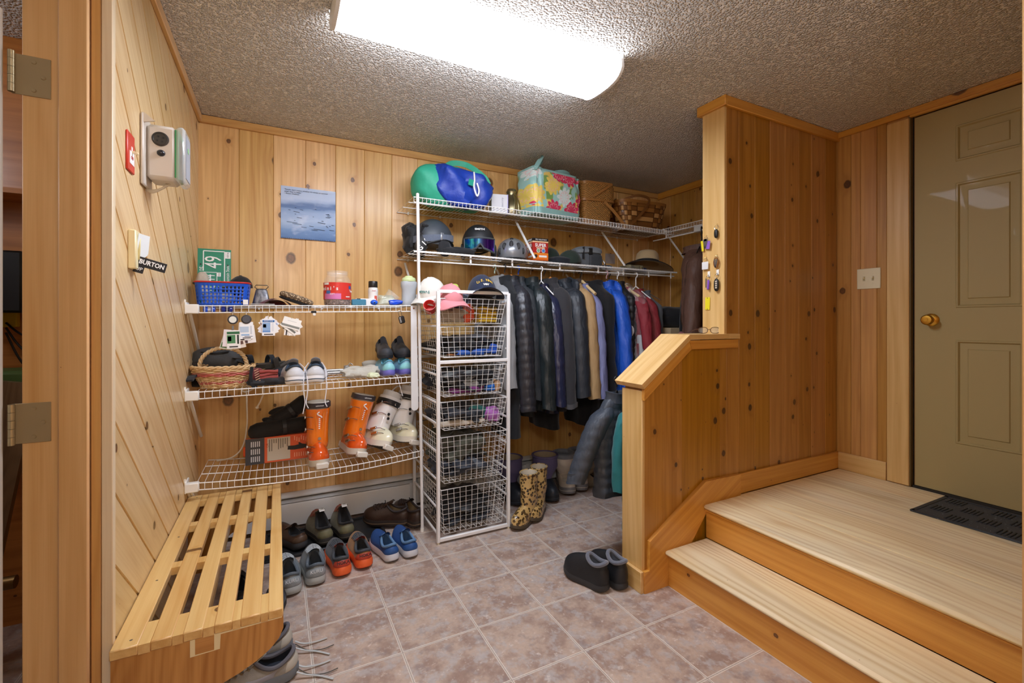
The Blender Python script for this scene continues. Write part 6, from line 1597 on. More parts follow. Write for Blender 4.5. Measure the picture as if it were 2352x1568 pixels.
garment('beige canvas jacket with brown collar', 1.905, sh('a98a5f', .7), 'wire', L=.80, th=.044, sl=.72, seed=8, name='canvas_jacket', collar=cloth('4a382c'), arm_r=.062)
garment('lavender grey jacket on a tan wooden hanger', 1.975, sh('7b80ab', .6), 'tan', L=.78, th=.036, sl=.70, seed=9, name='light_jacket', arm_r=.056, drop=.03)
garment('black fleece vest with long hem between the lavender and blue jackets', 2.085, cloth('121318', var=.3), 'wire', L=.94, th=.062, sleeves=False, seed=10, name='fleece_vest', cat='vest', w=.215)
garment('bright blue rain jacket on a pink hanger', 2.200, sh('1c57c4', .4), 'pink', L=.92, th=.046, sl=.72, seed=11, name='rain_jacket', arm_r=.062, hood=True)
garment('black diamond quilted vest with pale lining', 2.305, sh('1a1b1f', .45), 'white', L=.80, th=.046, sleeves=False, puff=.16, pitch=.05, seed=12, name='quilted_vest', cat='vest', w=.19)
lt = garment('maroon team jersey with number 11 under clear plastic', 2.370, sh('8a2430', .6), 'tan', L=.46, th=.040, sl=.36, seed=13, name='team_jersey', cat='jersey', drop=.04, w=.19)
m = N('dry_cleaning_film'); o = m.obj(); n = m.noise(m.vscale(o, (26, 26, 6)), 1.0, 4.0)
m.set(Base_Color=(.9, .9, .92, 1), Roughness=.10, Alpha=m.ramp(n, .45, .75, .05, .40), Specular_IOR_Level=.9, Coat_Weight=.6); m.bump(n, .9, .03)
g = G(); rr = []
for z, a, b in ((-.07, .05, .03), (-.12, .12, .055), (-.18, .225, .085), (-.4, .275, .095), (-.70, .280, .098), (-.98, .285, .10)): rr.append([V((a * cos(q), b * sin(q) * (1 + .1 * sin(7 * q)), z)) for q in [2 * pi * i / 40 for i in range(40)]])
g.loft(rr, False, False); g.build('plastic_cover', m.mat, lt)
g = G(); g.loft([[V((a * math.copysign(abs(cos(q)) ** .7, cos(q)), b * sin(q) * (1 + .1 * sin(5 * q)), z)) for q in [2 * pi * i / 36 for i in range(36)]] for z, a, b in ((-.46, .20, .040), (-.70, .215, .046), (-.96, .22, .050))], False, True); wp = g.build('white_panel', cloth('d6d6da', var=.12), lt)
NR = (R(90), 0, 0)
for q in ((-.165, .060, -.575),): text('11', wp, q, (R(90), 0, R(-140)), .13, plain('8a2430', .6, name='ink_maroon'), bold=.003)
g = G(); g.ell((-.16, .088, -.43), (.050, .012, .045), 20, 8); g.build('crest', plain('d8d8de', .6, name='crest_white'), lt)
garment('red zip jacket behind the plastic covered jersey', 2.490, sh('8f2c34', .55), 'white', L=.74, th=.042, sl=.64, seed=14, name='zip_jacket', arm_r=.060, drop=.05)
garment('grey vest with pale zipper edge at the end of the rod', 2.570, cloth('55595e', var=.2), 'wire', L=.74, th=.036, sleeves=False, seed=15, name='fleece_vest', cat='vest', open_front=plain('cfcab8', .6, name='zip_pale'), drop=.06, w=.20)
garment('long black trousers hung low under the dark jackets', 1.70, cloth('0f1013'), 'black', L=1.02, th=.05, sleeves=False, seed=16, name='ski_trousers', cat='trousers', w=.17, y=2.80)
garment('black long parka hanging low beside the grey sweatshirt', 1.345, cloth('14181d'), 'black', L=1.02, th=.045, sleeves=False, seed=17, name='parka', cat='parka', w=.18, y=2.72)
garment('black long skirted coat below the fleece vest', 2.045, cloth('0c0c0f'), 'black', L=1.04, th=.05, sleeves=False, seed=18, name='long_coat', cat='coat', w=.18, y=2.84)
garment('blue hanging trousers leg below the bright blue rain jacket', 2.240, sh('1d4fb0', .5), 'black', L=1.04, th=.03, sleeves=False, seed=19, name='blue_trousers', cat='trousers', w=.13, y=2.74)
# right end of the closet
garment('brown nylon jacket hanging under the short right wall shelf', 2.80, sh('5f4336', .5), 'black', top=1.955, L=.80, th=.13, sl=.66, seed=20, name='nylon_jacket', y=2.36, rz=R(-62), arm_r=.075, drop=.06, group='jackets on the right closet wall')
garment('black coat hanging behind the brown nylon jacket', 2.97, cloth('121317'), 'black', top=1.955, L=.70, th=.07, sl=.55, seed=21, name='winter_coat', cat='coat', y=2.50, rz=R(-75), drop=.09, group='jackets on the right closet wall')
t = thing('storage_cart', 'low dark shelf unit in the closet corner under the black cloth', 'shelf unit', (2.86, 2.72, 0))
for z in (.35, .80, 1.10): g = G(); g.box((0, 0, z), (.46, .60, .018), bev=.003); g.build('shelf_board', plain('b7a78f', .6, name='unit_shelf'), t)
for x in (-.22, .22):
    for y in (-.29, .29): g = G(); g.box((x, y, .56), (.02, .02, 1.12)); g.build('post', plain('3a3631', .5, name='unit_post'), t)
lump('black_blanket', 'black folded blanket heaped on the tray in the closet corner', 'blanket', (2.82, 2.66, 1.222), (.20, .16, .085), cloth('0e0f14'), seed=95, amp=.25, freq=6)
t = thing('cardboard_tray', 'beige cardboard tray with red printed square under the black blanket', 'tray', (2.79, 2.64, 1.112))
g = G(); g.box((0, 0, .085), (.34, .30, .045), bev=.002); g.box((0, 0, .03), (.30, .26, .06)); g.build('carton', plain('b39f7f', .6, name='tray_beige'), t); g = G(); g.box((.02, -.1508, .087), (.05, .001, .036)); g.box((-.1708, .02, .087), (.001, .05, .036)); g.build('printed_square', plain('7a2f24', .6, name='tray_red'), t)
lump('red_knit', 'red and grey crumpled wrapper beside the tray', 'wrapper', (2.66, 2.38, 1.12), (.07, .05, .035), cloth('a83a40', col2='6b6b70', scale=50), seed=96, amp=.5, freq=16)
lump('grey_wrap', 'grey translucent plastic wrap on the cardboard tray', 'plastic wrap', (2.80, 2.44, 1.155), (.07, .05, .045), plain('a5a3a8', .2, alpha=.7, coat=.4, name='wrap_grey'), seed=97, amp=.6, freq=14)
t = thing('golf_ball', 'white golf ball in front of the cardboard tray', 'ball', (2.555, 2.46, 1.125)); g = G(); g.ell((0, 0, .021), (.021, .021, .021), 20, 12); g.build('ball', plain('e4e8ee', .4, name='ball_white'), t)
# coats hung on the back of the low wall
t = thing('coat_hook_rail', 'small hook rail on the closet side of the low wall', 'hook rail', (1.75, YPB + .008, .86)); g = G(); g.box((0, 0, 0), (.40, .016, .07), bev=.003); g.build('rail', W_TRIM, t)
for x in (-.14, 0, .14): g = G(); g.tube(curve([(x, .008, .0), (x, .035, -.01), (x, .042, .02)], 5), .004, 6); g.build('hook', STEEL, t)
def low_coat(label, x, y, z, m, L, w, th, sl, puff, pitch, seed, nm, rz, **k):
    return garment(label, x, m, 'black', top=z, y=y, L=L, w=w, th=th, sl=sl, puff=puff, pitch=pitch, seed=seed, name=nm, rz=rz, group='coats hung behind the low wall', **k)
gq = sh('333b46', .45)
low_coat('slate grey quilted jacket with flared sleeves hanging behind the low wall end', 1.615, 1.91, .955, gq, .52, .140, .046, .35, .20, .050, 31, 'quilted_jacket', R(-90), arm_r=.070, splay=.11)
low_coat('teal fleece jacket hanging against the low wall beside the quilted jacket', 1.73, 1.81, .955, cloth('18757a', rough=.7, var=.15), .68, .15, .045, .40, 0, .06, 32, 'teal_jacket', R(-90), arm_r=.05, splay=.01, open_front=BLACK_PL)

# ================================================================ floor, heater, bench, footwear
def heater():
    t = thing('baseboard_heater', 'long white metal baseboard heater along the back wall', 'heater', (1.37, 3.085, 0))
    wm = plain('d4d6d6', .45, coat=.1, name='heater_white'); L = 3.50
    g = G(); g.prism([(.04, .02), (.04, .215), (-.005, .215), (-.020, .205), (-.020, .198), (.030, .198), (.030, .02)], -L / 2, L / 2, 'yz'); g.build('back_panel', wm, t)
    g = G(); g.prism([(-.028, .030), (-.028, .155), (-.022, .165), (-.022, .030)], -L / 2, L / 2, 'yz'); g.build('front_cover', wm, t)
    g = G(); g.prism([(-.024, .170), (-.004, .186), (-.002, .184), (-.022, .167)], -L / 2, L / 2, 'yz'); g.build('damper', plain('b9bcbd', .4, name='heater_damper'), t)
    g = G(); g.box((0, .005, .10), (L, .03, .09)); g.build('fin_core', plain('3a3a3b', .5, .5, name='fins'), t)
    for x in (-.55, .35): g = G(); g.box((x, -.0255, .10), (.05, .006, .150), bev=.001); g.build('joint_cover', wm, t)
heater()
def bench():
    t = thing('slatted_bench', 'varnished pine slatted bench fixed along the left wall', 'bench', (-.194, 2.175, 0)); x0, x1, y0, y1, zt = -.400, .016, 1.568, 2.785, .384
    o = V((-.194, 2.175, 0)); ws = [(-.400, -.338), (-.312, -.262), (-.238, -.190), (-.164, -.118), (-.098, -.045), (-.026, .016)]
    for a, b in ws: g = G(); g.box(V(((a + b) / 2, (y0 + y1) / 2, zt - .014)) - o, (b - a, y1 - y0, .028), bev=.003, grain='yz'); g.build('slat', W_BENCH, t)
    for y, w in ((1.623, .110), (2.03, .045), (2.405, .045), (2.738, .095)):
        for (a, b), (c, d) in zip(ws[:-1], ws[1:]): g = G(); g.box(V(((b + c) / 2, y, zt - .015)) - o, (c - b, w, .026), grain='y'); g.build('spacer', W_BENCH, t)
    cv = [(.016, .356), (.016, .318), (.004, .290), (-.020, .264), (-.056, .240), (-.100, .219), (-.145, .203), (-.21, .172), (-.27, .12), (-.31, .06), (-.33, .0), (-.398, 0), (-.398, .356)]
    for y in (1.575, 2.755): g = G(); g.prism([(a - o.x, b) for a, b in cv], y - o.y, y - o.y + .022, 'xz', pi / 2); g.build('end_panel', W_BENCHE, t)
    g = G(); g.box((.194 - .016, -.0, .330), (.020, 1.17, .050), grain='yz', bev=.002); g.build('front_rail', W_BENCH, t); g = G(); g.box((-.020, 0, .325), (.036, 1.17, .058), grain='yz'); g.build('middle_rail', W_BENCH, t)
    pu = plain('ecdfb2', .6, name='filler'); g = G(); y = 1.5745 - o.y
    g.prism([(-.222 - o.x, .357), (-.222 - o.x, .306), (-.150 - o.x, .308), (-.148 - o.x, .350), (.012 - o.x, .352), (.012 - o.x, .357)], y - .0012, y + .001, 'xz'); g.build('filler_patch', pu, t)
    g = G(); g.box((-.187 - o.x, y - .0010, .333), (.046, .0016, .046), bev=.0004); g.build('rail_end', W_BENCHE, t)
    for (x, yy) in ((-.36, 1.60), (-.365, 1.93), (-.36, 2.28), (-.36, 2.75)): g = G(); g.lathe([(0, 0), (.004, 0), (0, .001)], 10, V((x, yy, zt)) - o); g.build('screw', STEEL, t)
bench()
P = plain
KUP, KSO = cloth('8d9497', rough=.65, sheen=0), P('a9adab', .55, name='sole_grey'); DK = P('525a63', .6, name='trim_slate')
for k, (x, y, rz) in enumerate(((.046, 2.468, R(5)), (.160, 2.505, R(2)))):
    shoe('running_shoe', ('grey running shoe lettered KURU, the one nearest the bench', 'grey running shoe lettered KURU, the one beside the orange shoes')[k], 'shoe', (x, y, .002), rz, L=.30, W=.122, side=1 if k else -1, upper=KUP, sole=KSO, lining=P('3c444c', .85, name='lining_slate'), accent=P('8e9598', .55, name='counter_grey'), lace=P('b4babd', .8, name='lace_grey'), hz=.100, hs=.070, ht=.11, st=.034, cuff=(.0075, P('5d6872', .8, name='collar_slate')), outsole=P('74787a', .6, name='outsole_grey'), heel_text='KURU', text_mat=P('c9ced0', .5, name='ink_pale'), group='grey running shoes')
OS = P('e2602a', .55, name='sole_orange')
for k, (x, y, rz) in enumerate(((.283, 2.520, R(2)), (.390, 2.545, R(3)))):
    shoe('running_shoe', ('orange soled running shoe, the one beside the grey pair', 'orange soled running shoe, the one beside the blue pair')[k], 'shoe', (x, y, .002), rz, L=.285, W=.110, side=1 if k else -1, upper=cloth('4a4d52', col2='c98a3a' if k else '5a5d60', rough=.65), sole=OS, lining=P('2c2f33', .85, name='lining_dark'), accent=P('b9422c', .55, name='counter_rust'), lace=P('4c5055', .8, name='lace_dark'), outsole=P('b8481f', .6, name='outsole_orange'), hz=.094, hs=.070, ht=.105, st=.042, flare=1.12, cuff=(.0075, P('454a50', .8, name='collar_dark')), heel_text='HOKA', text_mat=P('20242a', .6, name='ink_dark2'), group='orange soled running shoes')
for k, (x, y, rz) in enumerate(((.522, 2.540, R(8)), (.628, 2.535, R(5)))):
    shoe('running_shoe', ('royal blue running shoe with white sole, the one beside the orange pair', 'royal blue running shoe with white sole, the one beside the white pole')[k], 'shoe', (x, y, .002), rz, L=.275, W=.104, side=1 if k else -1, upper=cloth('244f8f', rough=.65, sheen=0), sole=P('c9ccd3', .5, name='sole_pale'), lining=P('3b5f86', .85, name='lining_blue'), accent=P('23508e', .55, name='counter_blue'), lace=None, hz=.092, hs=.068, ht=.10, st=.036, flare=1.08, cuff=(.007, P('5f86b0', .8, name='collar_blue')), outsole=P('8c9098', .6, name='outsole_blue'), group='royal blue running shoes')
TAN = cloth('7d7a60', col2='5a5848', rough=.75, scale=60)
for k, (x, y, rz) in enumerate(((.218, 2.862, R(-168)), (.340, 2.872, R(-172)))):
    shoe('hiking_shoe', ('olive hiking shoe with tall black tongue, the one beside the brown shoe', 'olive hiking shoe with tall black tongue, the one beside the empty tray space')[k], 'shoe', (x, y, .016), rz + pi, L=.285, W=.11, side=1 if k else -1, upper=TAN, sole=P('2e2b28', .7, name='sole_dark'), lining=BLACK, accent=P('6f6c50', .6, name='counter_olive'), lace=P('7b3f2a', .7, name='lace_rust'), hz=.10, hs=.085, ht=.155, st=.036, mid=P('5d594c', .6, name='band_olive'), cuff=(.007, BLACK), tab=WHITE_INK, group='olive hiking shoes')
shoe('brown_shoe', 'worn brown leather shoe on the boot tray next to the bench', 'shoe', (.060, 2.865, .016), R(28), L=.28, W=.108, upper=cloth('4d3527', rough=.5, scale=40, sheen=0), sole=P('3b3a3b', .7, name='sole_char'), lining=BLACK, accent=P('56402f', .5, name='counter_brown'), lace=None, hz=.088, hs=.066, ht=.095, st=.034, toecap=P('5a4636', .5, name='toe_brown'))
LB = cloth('3a271d', rough=.42, scale=30, sheen=0, var=.3)
for k, (x, y, rz) in enumerate(((.600, 2.860, R(58)), (.722, 2.840, R(20)))):
    shoe('leather_shoe', ('dark brown laced leather shoe at an angle on the boot tray', 'dark brown laced leather shoe standing beside the white pole')[k], 'shoe', (x, y, .018), rz, L=.285, W=.112, side=1 if k else -1, upper=LB, sole=P('2a211c', .55, name='sole_brown'), lining=P('6e5a3c', .8, name='lining_tan'), accent=P('33231b', .45, name='counter_dark'), lace=P('2b1d15', .8, name='lace_brown'), hz=.105, hs=.088, ht=.125, st=.034, mid=P('6f5c45', .5, name='welt'), cuff=(.007, P('2c2220', .7, name='collar_brown')), group='brown leather shoes', loose=[[(.03, .02, .13), (.06, .03, .09), (.062, .05, .03)]])
t = thing('boot_tray', 'black rubber boot tray under the hiking shoes by the heater', 'tray', (.255, 2.868, 0)); rb = P('1d1e20', .5, name='rubber_black')
g = G(); g.box((0, 0, .005), (.62, .33, .006), bev=.002); g.build('floor_panel', rb, t)
for c, d in (((0, -.160, .010), (.64, .016, .018)), ((0, .160, .010), (.64, .016, .018)), ((-.312, 0, .010), (.016, .33, .018)), ((.312, 0, .010), (.016, .33, .018))): g = G(); g.box(c, d, bev=.005); g.build('raised_edge', rb, t)
# near shoes, half under the bench
NG = cloth('9a958a', col2='7f7c74', rough=.7, sheen=0)
for k, (x, y, rz) in enumerate(((-.085, 1.800, R(96)), (-.100, 1.935, R(98)))):
    shoe('trail_shoe', ('tan grey running shoe at the bench end, the nearer with long laces', 'tan grey running shoe at the bench end, the farther one')[k], 'shoe', (x, y, .002), rz, L=.30, W=.112, side=1 if k else -1, upper=NG, sole=P('6e757c', .6, name='sole_steel'), lining=P('1f2530', .85, name='lining_night'), accent=P('b0aca0', .55, name='counter_sand'), lace=P('6c6a64', .8, name='lace_taupe'), outsole=P('3e4247', .6, name='outsole_dark'), hz=.095, hs=.066, ht=.105, st=.034, stripe=P('8f9098', .5, name='mesh_panel'), cuff=(.0075, P('5f5f66', .8, name='collar_taupe')), group='tan grey running shoes')
    t = thing('shoe_lace', ('pale flat lace trailing from the nearer tan grey shoe', 'pale flat lace trailing from the farther tan grey shoe')[k], 'lace', (.06, y, .003))
    for q in (-1, 1):
        g = G(); g.strip(curve([(0, q * .02, .022), (.03, q * .02 - .01, .010), (.075, q * .03 - .02, .003), (.115, q * .05 - .035, .002)], 7), .007, .0022); g.build('lace_end', P('b9bcbb', .8, name='lace_pale'), t)
    g = G(); g.tube(curve([(.0, -.01, .03), (.04, -.03, .008), (.09, -.045, .003), (.135, -.040, .003)], 6), .0018, 5); g.build('cord', P('55534d', .8, name='lace_cord'), t)
for k, (x, y, rz, c) in enumerate(((-.10, 2.16, R(170), '26272a'), (-.03, 2.17, R(165), '333a45'), (-.16, 2.42, R(10), '3a3530'))):
    shoe('dark_shoe', ('black shoe seen through the bench slats, nearest the wall', 'slate blue shoe seen through the bench slats', 'brown black shoe under the far half of the bench')[k], 'shoe', (x, y, .002), rz, L=.28, W=.105, upper=cloth(c), sole=P('202124', .6, name='sole_ink'), lining=BLACK, accent=P('2c2e33', .6, name='counter_ink'), lace=P('3c3f44', .8, name='lace_ink'), group='shoes under the bench')
# boots in the closet
m = N('leopard'); o = m.obj(); v = m.n('TexVoronoi', {'feature': 'F1'}, Vector=o, Scale=52.0, Randomness=.9); v2 = m.n('TexVoronoi', {'feature': 'F2'}, Vector=o, Scale=52.0, Randomness=.9)
dd = m.math('ADD', v.outputs['Distance'], m.math('MULTIPLY', m.math('SUBTRACT', m.noise(o, 80.0, 3.0), .5), .35)); spot = m.ramp(dd, .50, .40); core = m.ramp(dd, .30, .20)
m.set(Base_Color=m.mixc(m.math('MULTIPLY', core, .8), m.mixc(spot, lin('c09f63'), lin('241a12')), lin('7a5a30')), Roughness=.28, Coat_Weight=.5); LEO = m.mat
for k, (x, y, rz) in enumerate(((1.372, 2.500, R(118)), (1.500, 2.560, R(135)))):
    shoe('rain_boot', ('leopard print rubber boot, the nearer of the two', 'leopard print rubber boot standing just behind its mate')[k], 'boot', (x, y, .002), rz, L=.265, W=.098, side=1 if k else -1, upper=LEO, sole=P('4a3f30', .5, name='sole_olive'), lining=P('cfc4b0', .8, name='lining_cream'), hz=.105, hs=.100, ht=.115, st=.022, open_=(.02, .52), shaft=(.305, .054, .062, -.055, LEO), cuff=(.0045, LEO), group='leopard print rubber boots')
PU = cloth('6a6490', rough=.6, sheen=0)
for k, (x, y, rz) in enumerate(((1.475, 2.865, R(178)), (1.735, 2.81, R(172)))):
    shoe('snow_boot', ('lavender snow boot with dark rubber foot behind the leopard boots', 'lavender snow boot with dark rubber foot beside the white boots')[k], 'boot', (x, y, .002), rz, L=.29, W=.118, side=1 if k else -1, upper=P('242a33', .5, name='rubber_navy'), sole=P('1a1d22', .6, name='sole_navy'), lining=cloth('b7a68a'), hz=.130, hs=.125, ht=.135, st=.040, open_=(.02, .56), shaft=(.290, .092, .090, -.045, PU), cuff=(.008, PU), mid=P('333a45', .6, name='band_navy'), group='lavender snow boots')
WB = cloth('dcd7cd', rough=.55, sheen=0, var=.12)
for k, (x, y, rz) in enumerate(((1.925, 2.865, R(160)), (2.065, 2.87, R(150)))):
    shoe('snow_boot', ('off white snow boot with grey fleece cuff', 'off white snow boot beside the hanging quilted sleeve')[k], 'boot', (x, y, .002), rz, L=.28, W=.115, side=1 if k else -1, upper=WB, sole=P('8b8c90', .55, name='sole_ash'), lining=cloth('6c737e'), hz=.12, hs=.115, ht=.125, st=.045, open_=(.02, .54), shaft=(.255, .078, .080, -.045, WB), cuff=(.020, cloth('8b929c', scale=90)), mid=P('c9c6bd', .5, name='band_white'), group='off white snow boots', lace=P('d8d6d0', .8, name='lace_white3'), laces=5)
shoe('low_shoe', 'pale low shoe lying behind the quilted sleeve in the closet', 'shoe', (2.13, 2.86, .002), R(70), L=.26, W=.10, upper=cloth('a79f8d'), sole=P('8a8478', .6, name='sole_sand'), lining=BLACK, accent=P('948c7a', .6, name='counter_tan'))
# slippers by the stairs
SB = cloth('1d2025', rough=.55, sheen=0); FU = cloth('6e7482', scale=120, rough=1.0, sheen=.4)
for k, (x, y, rz) in enumerate(((1.335, 1.805, R(14)), (1.440, 1.780, R(4)))):
    shoe('ankle_boot', ('black ankle slipper boot with grey fleece, the one farther from the newel', 'black ankle slipper boot with grey fleece, the one against the newel')[k], 'boot', (x, y, .002), rz, L=.255, W=.10, side=1 if k else -1, upper=SB, sole=P('2f3033', .6, name='sole_graphite'), lining=cloth('565c68', scale=120), accent=P('1b1d21', .5, name='counter_black'), hz=.135, hs=.118, ht=.142, st=.028, open_=(.03, .40), cuff=(.0095, FU), tongue=False, group='black fleece lined slipper boots')
# ================================================================ keys, glasses, switches, mat, workshop bits
def hang(nm, label, cat, y, z, group=None): return thing(nm, label, cat, (2.0845, y, z), group=group)
def hook_on(t, dz=.0, white=False):
    g = G(); g.tube(curve([(0, 0, .008 + dz), (-.008, 0, .006 + dz), (-.012, 0, -.002 + dz), (-.010, 0, .004 + dz)], 5), .0012, 5)
    if white: g.box((-.002, 0, .008 + dz), (.003, .016, .030), bev=.001)
    g.build('hook', WHITE_PL if white else plain('c9a86a', .3, .9, name='hook_brass'), t)
    g = G(); g.tube(arc((-.010, 0, -.012 + dz), .012, 0, 2 * pi, 18, (0, 1, 0), (0, 0, 1))[:-1], .0011, 5, closed=True); g.build('key_ring', CHROME, t)
def fob(t, z, w, h, col=BLACK_PL): g = G(); g.ell((-.012, 0, z), (.008, w, h), 20, 12, .8); return g.build('fob', col, t)
t = hang('car_key', 'black car key fob on the topmost hook of the partition end', 'key', 1.654, 1.778); hook_on(t); fob(t, -.045, .011, .024)
t = hang('key_bunch', 'bunch of keys with yellow and purple tags on the partition edge', 'keys', 1.722, 1.728); hook_on(t)
for k, (dy, c) in enumerate(((.022, 'e0d21f'), (-.018, '8a5fc0'))): g = G(); g.box((-.010 - .004 * k, dy, -.048), (.002, .014 if not k else .026, .058 if not k else .044), rot=(.12 * (1 if k else -1), 0, 0), bev=.0008); g.build('tag', plain(c, .5, name='tag_plastic'), t)
for k in range(3): g = G(); g.box((-.016, .004 - .006 * k, -.045), (.002, .007, .040), rot=(.15 * k, 0, 0)); g.lathe([(0, 0), (.010, 0), (.010, .002), (0, .002)], 14, (-.016, .004 - .006 * k, -.022), Euler((0, pi / 2, 0)).to_matrix().to_4x4()); g.build('key', STEEL, t)
t = hang('key_label', 'white square key tag hanging below the yellow and purple tags', 'tag', 1.724, 1.612); hook_on(t); g = G(); g.box((-.012, 0, -.042), (.005, .042, .042), bev=.002); g.build('tag', plain('dfe0e2', .4, name='tag_pale'), t)
t = hang('carabiner', 'small bronze carabiner with keys beside the white tag', 'carabiner', 1.655, 1.615); hook_on(t)
g = G(); g.tube([(-.012, .014 * cos(a), -.036 + .026 * sin(a)) for a in [2 * pi * i / 20 for i in range(20)]], .0028, 6, closed=True); g.build('loop', plain('b57a45', .3, .8, name='bronze'), t)
for k in range(2): g = G(); g.box((-.016, -.004 + .008 * k, -.040), (.002, .008, .044), rot=(.2 - .3 * k, 0, 0)); g.build('key', STEEL, t)
t = hang('key_tag', 'purple key tag on a white hook above the yellow label', 'key tag', 1.708, 1.515); hook_on(t, 0, True); g = G(); g.box((-.012, -.004, -.050), (.006, .014, .052), rot=(.06, 0, 0), bev=.002); g.build('tag', plain('7d4fb8', .5, name='tag_purple'), t); g = G(); g.box((-.015, .008, -.040), (.002, .006, .05)); g.build('key', STEEL, t)
t = hang('car_key', 'black car key fob with pale buttons on the right white hook', 'key', 1.652, 1.520); hook_on(t, 0, True); f = fob(t, -.060, .015, .034)
for k in range(4): g = G(); g.box((-.0195, -.003, -.042 - .011 * k), (.002, .011, .008), bev=.0006); g.build('button', plain('c9bfae', .5, name='fob_button'), f)
t = hang('key_label', 'yellow rectangular label pinned low on the partition end', 'label', 1.716, 1.364); g = G(); g.box((-.003, 0, 0), (.0015, .030, .068), rot=(.03, 0, 0), bev=.0005); g.build('tag', plain('e9dc22', .5, name='tag_yellow'), t)
for z in (.030, -.030): g = G(); g.lathe([(0, 0), (.0025, 0), (0, .002)], 8, (-.004, 0, z), Euler((0, -pi / 2, 0)).to_matrix().to_4x4()); g.build('tack', BLACK_PL, t)
def glasses():
    t = thing('eyeglasses', 'brown framed eyeglasses lying on the level cap of the low wall', 'eyeglasses', (2.035, 1.668, 1.2015), R(-20)); fr = plain('4a2d1f', .35, name='frame_brown')
    for s in (-1, 1):
        ov = [V((s * .034 + .026 * math.copysign(abs(cos(a)) ** .8, cos(a)), 0, .018 + .016 * math.copysign(abs(sin(a)) ** .8, sin(a)))) for a in [2 * pi * i / 26 for i in range(26)]]
        g = G(); g.tube(ov, .0016, 6, closed=True); r = g.build('rim', fr, t); g = G(); g.loft([[p + V((0, d, 0)) for p in ov] for d in (-.0006, .0006)]); g.build('lens', plain('cfd4d8', .04, alpha=.22, spec=.9, name='lens'), r)
        g = G(); g.tube(curve([(s * .060, 0, .024), (s * .062, .03, .022), (s * .058, .09, .008), (s * .054, .115, .003)], 6), .0018, 6); g.build('temple', fr, t)
    g = G(); g.tube([(-.008, 0, .020), (0, -.002, .024), (.008, 0, .020)], .0016, 6); g.build('bridge', fr, t)
glasses()
t = thing('light_switch', 'cream double toggle switch plate beside the landing door', 'light switch', (XR, 1.438, 1.522)); cr = plain('e9e3c4', .4, name='switch_cream')
g = G(); g.box((-.0035, 0, 0), (.007, .122, .122), bev=.003); g.build('plate', cr, t)
for s in (-1, 1): g = G(); g.box((-.008, s * .023, .0), (.002, .011, .026)); b = g.build('toggle_slot', plain('b9b08a', .5, name='slot'), t); g = G(); g.box((-.013, s * .023, .004), (.012, .007, .012), rot=(0, .5, 0), bev=.002); g.build('toggle', cr, b)
for s in (-1, 1):
    for z in (-.030, .030): g = G(); g.lathe([(0, 0), (.003, 0), (0, .001)], 10, (-.007, s * .023, z), Euler((0, -pi / 2, 0)).to_matrix().to_4x4()); g.build('screw', cr, t)
def doormat():
    t = thing('doormat', 'black rubber doormat with ribbed squares in front of the landing door', 'doormat', (2.915, .720, .3475)); m = N('mat_rubber'); n = m.noise(m.obj(), 120.0, 2.0)
    m.set(Base_Color=m.mixc(m.ramp(n, .66, .72), lin('35393f'), lin('8d9298')), Roughness=.55); g = G(); g.box((0, 0, .003), (.380, .720, .006), bev=.003); g.build('base', m.mat, t)
    rb = plain('2b2f35', .5, name='rib_rubber')
    for c, d in (((-.180, 0, .006), (.018, .72, .006)), ((.180, 0, .006), (.018, .72, .006)), ((0, .350, .006), (.38, .018, .006)), ((0, -.350, .006), (.38, .018, .006))): g = G(); g.box(c, d, bev=.002); g.build('border', rb, t)
    for i in range(4):
        for j in range(8):
            if (i + j) % 2: continue
            g = G()
            for k in range(5): g.box((-.126 + .084 * i, -.294 + .084 * j + .014 * (k - 2), .0075), (.076, .0075, .005), bev=.0018)
            g.build('rib_block', rb, t)
doormat()
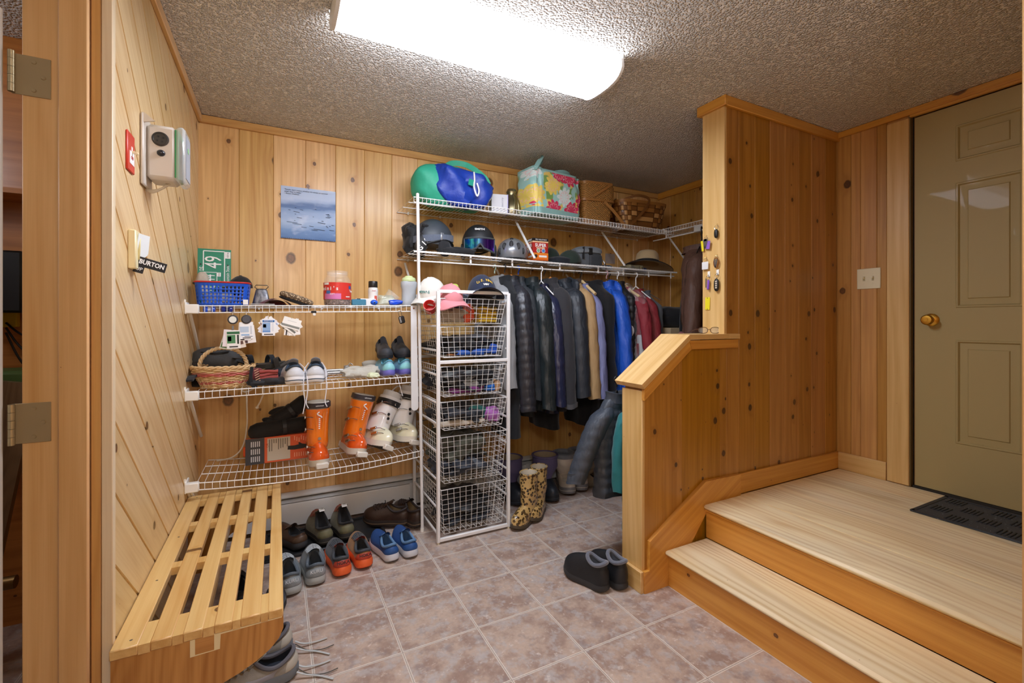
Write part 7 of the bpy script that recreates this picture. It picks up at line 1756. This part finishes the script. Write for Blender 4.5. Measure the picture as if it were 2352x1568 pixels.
# added globes for fill light: unseen behind the camera and in the workshop
def fill_globe(label, loc, r, s, drop):
    t = thing('fill_globe', label, 'ceiling light', loc); g = G(); g.ell((0, 0, -drop), (r, r, r), 18, 10); g.build('glass_globe', emis('f6f6ff', s), t)
    g = G(); g.tube([(0, 0, 0), (0, 0, -drop + r * .95)], .004, 8); g.build('cord', WHITE_PL, t)
    g = G(); g.lathe([(0, 0), (.06, 0), (.055, -.018), (0, -.022)], 28); g.build('canopy', plain('d9d4c8', .4, name='lamp_ring'), t)
fill_globe('added unseen globe for fill light hanging over the entry', (-.02, -.45, CEIL), .13, GLOBE_FILL, .50)
fill_globe('added unseen globe for fill light hanging in the workshop', (-1.5, 1.7, CEIL), .10, 11, .35)
t = thing('shop_shelf', 'orange plywood shelf in the workshop seen past the door hinge', 'shelf', (-1.02, 2.50, 1.60)); g = G(); g.box((0, 0, .16), (.5, .22, .02), grain='x'); g.box((0, .09, .0), (.5, .02, .32), grain='x'); g.build('board', W_PLY, t)
t = thing('monitor', 'black framed screen with beige front below the workshop shelf', 'monitor', (-.985, 2.52, 1.42)); g = G(); g.box((0, 0, 0), (.20, .14, .24), bev=.008); g.build('case', BLACK_PL, t); g = G(); g.box((-.02, -.072, .0), (.13, .004, .20)); g.build('front', plain('8f8268', .5, name='beige_front'), t)
t = thing('junction_box', 'yellow switch box with black cables on the workshop wall', 'box', (-.985, 2.615, 1.28)); g = G(); g.box((0, 0, 0), (.06, .03, .075), bev=.003); g.build('case', plain('d8b820', .5, name='box_yellow'), t)
for k in range(3): g = G(); g.tube(curve([(0, -.02, -.02 - .02 * k), (.04, -.03, -.06 - .05 * k), (.09, -.02, -.10 - .08 * k)], 6), .004, 6); g.build('cable', BLACK_PL, t)
t = thing('tool_case', 'green power tool case with dark label in the workshop', 'tool case', (-.955, 2.45, .985)); g = G(); g.box((0, 0, 0), (.30, .20, .19), bev=.012); g.build('case', plain('4f6a34', .5, name='tool_green'), t); g = G(); g.box((0, -.1015, .0), (.20, .003, .10)); g.build('label', plain('2a231b', .5, name='tool_label'), t); text('Tacklife', t, (.018, -.104, .025), FACE_FRONT, .032, WHITE_INK)
t = thing('plank', 'leaning grey brown plank in the workshop behind the hinge', 'plank', (-.93, 2.30, .45), rot=(0, R(9), 0)); g = G(); g.box((0, 0, 0), (.10, .03, 1.2), grain='z'); g.build('board', wood('plank', '8d7152', '6b5238'), t)
t = thing('pipe', 'short brass coloured pipe fitting low in the workshop', 'pipe', (-.93, 2.2, .36)); g = G(); g.tube([(-.2, 0, 0), (.12, 0, 0)], .022, 12); g.tube([(-.03, 0, 0), (.01, 0, 0)], .030, 12); g.build('pipe', plain('8a6a3c', .4, .7, name='pipe_brass'), t)
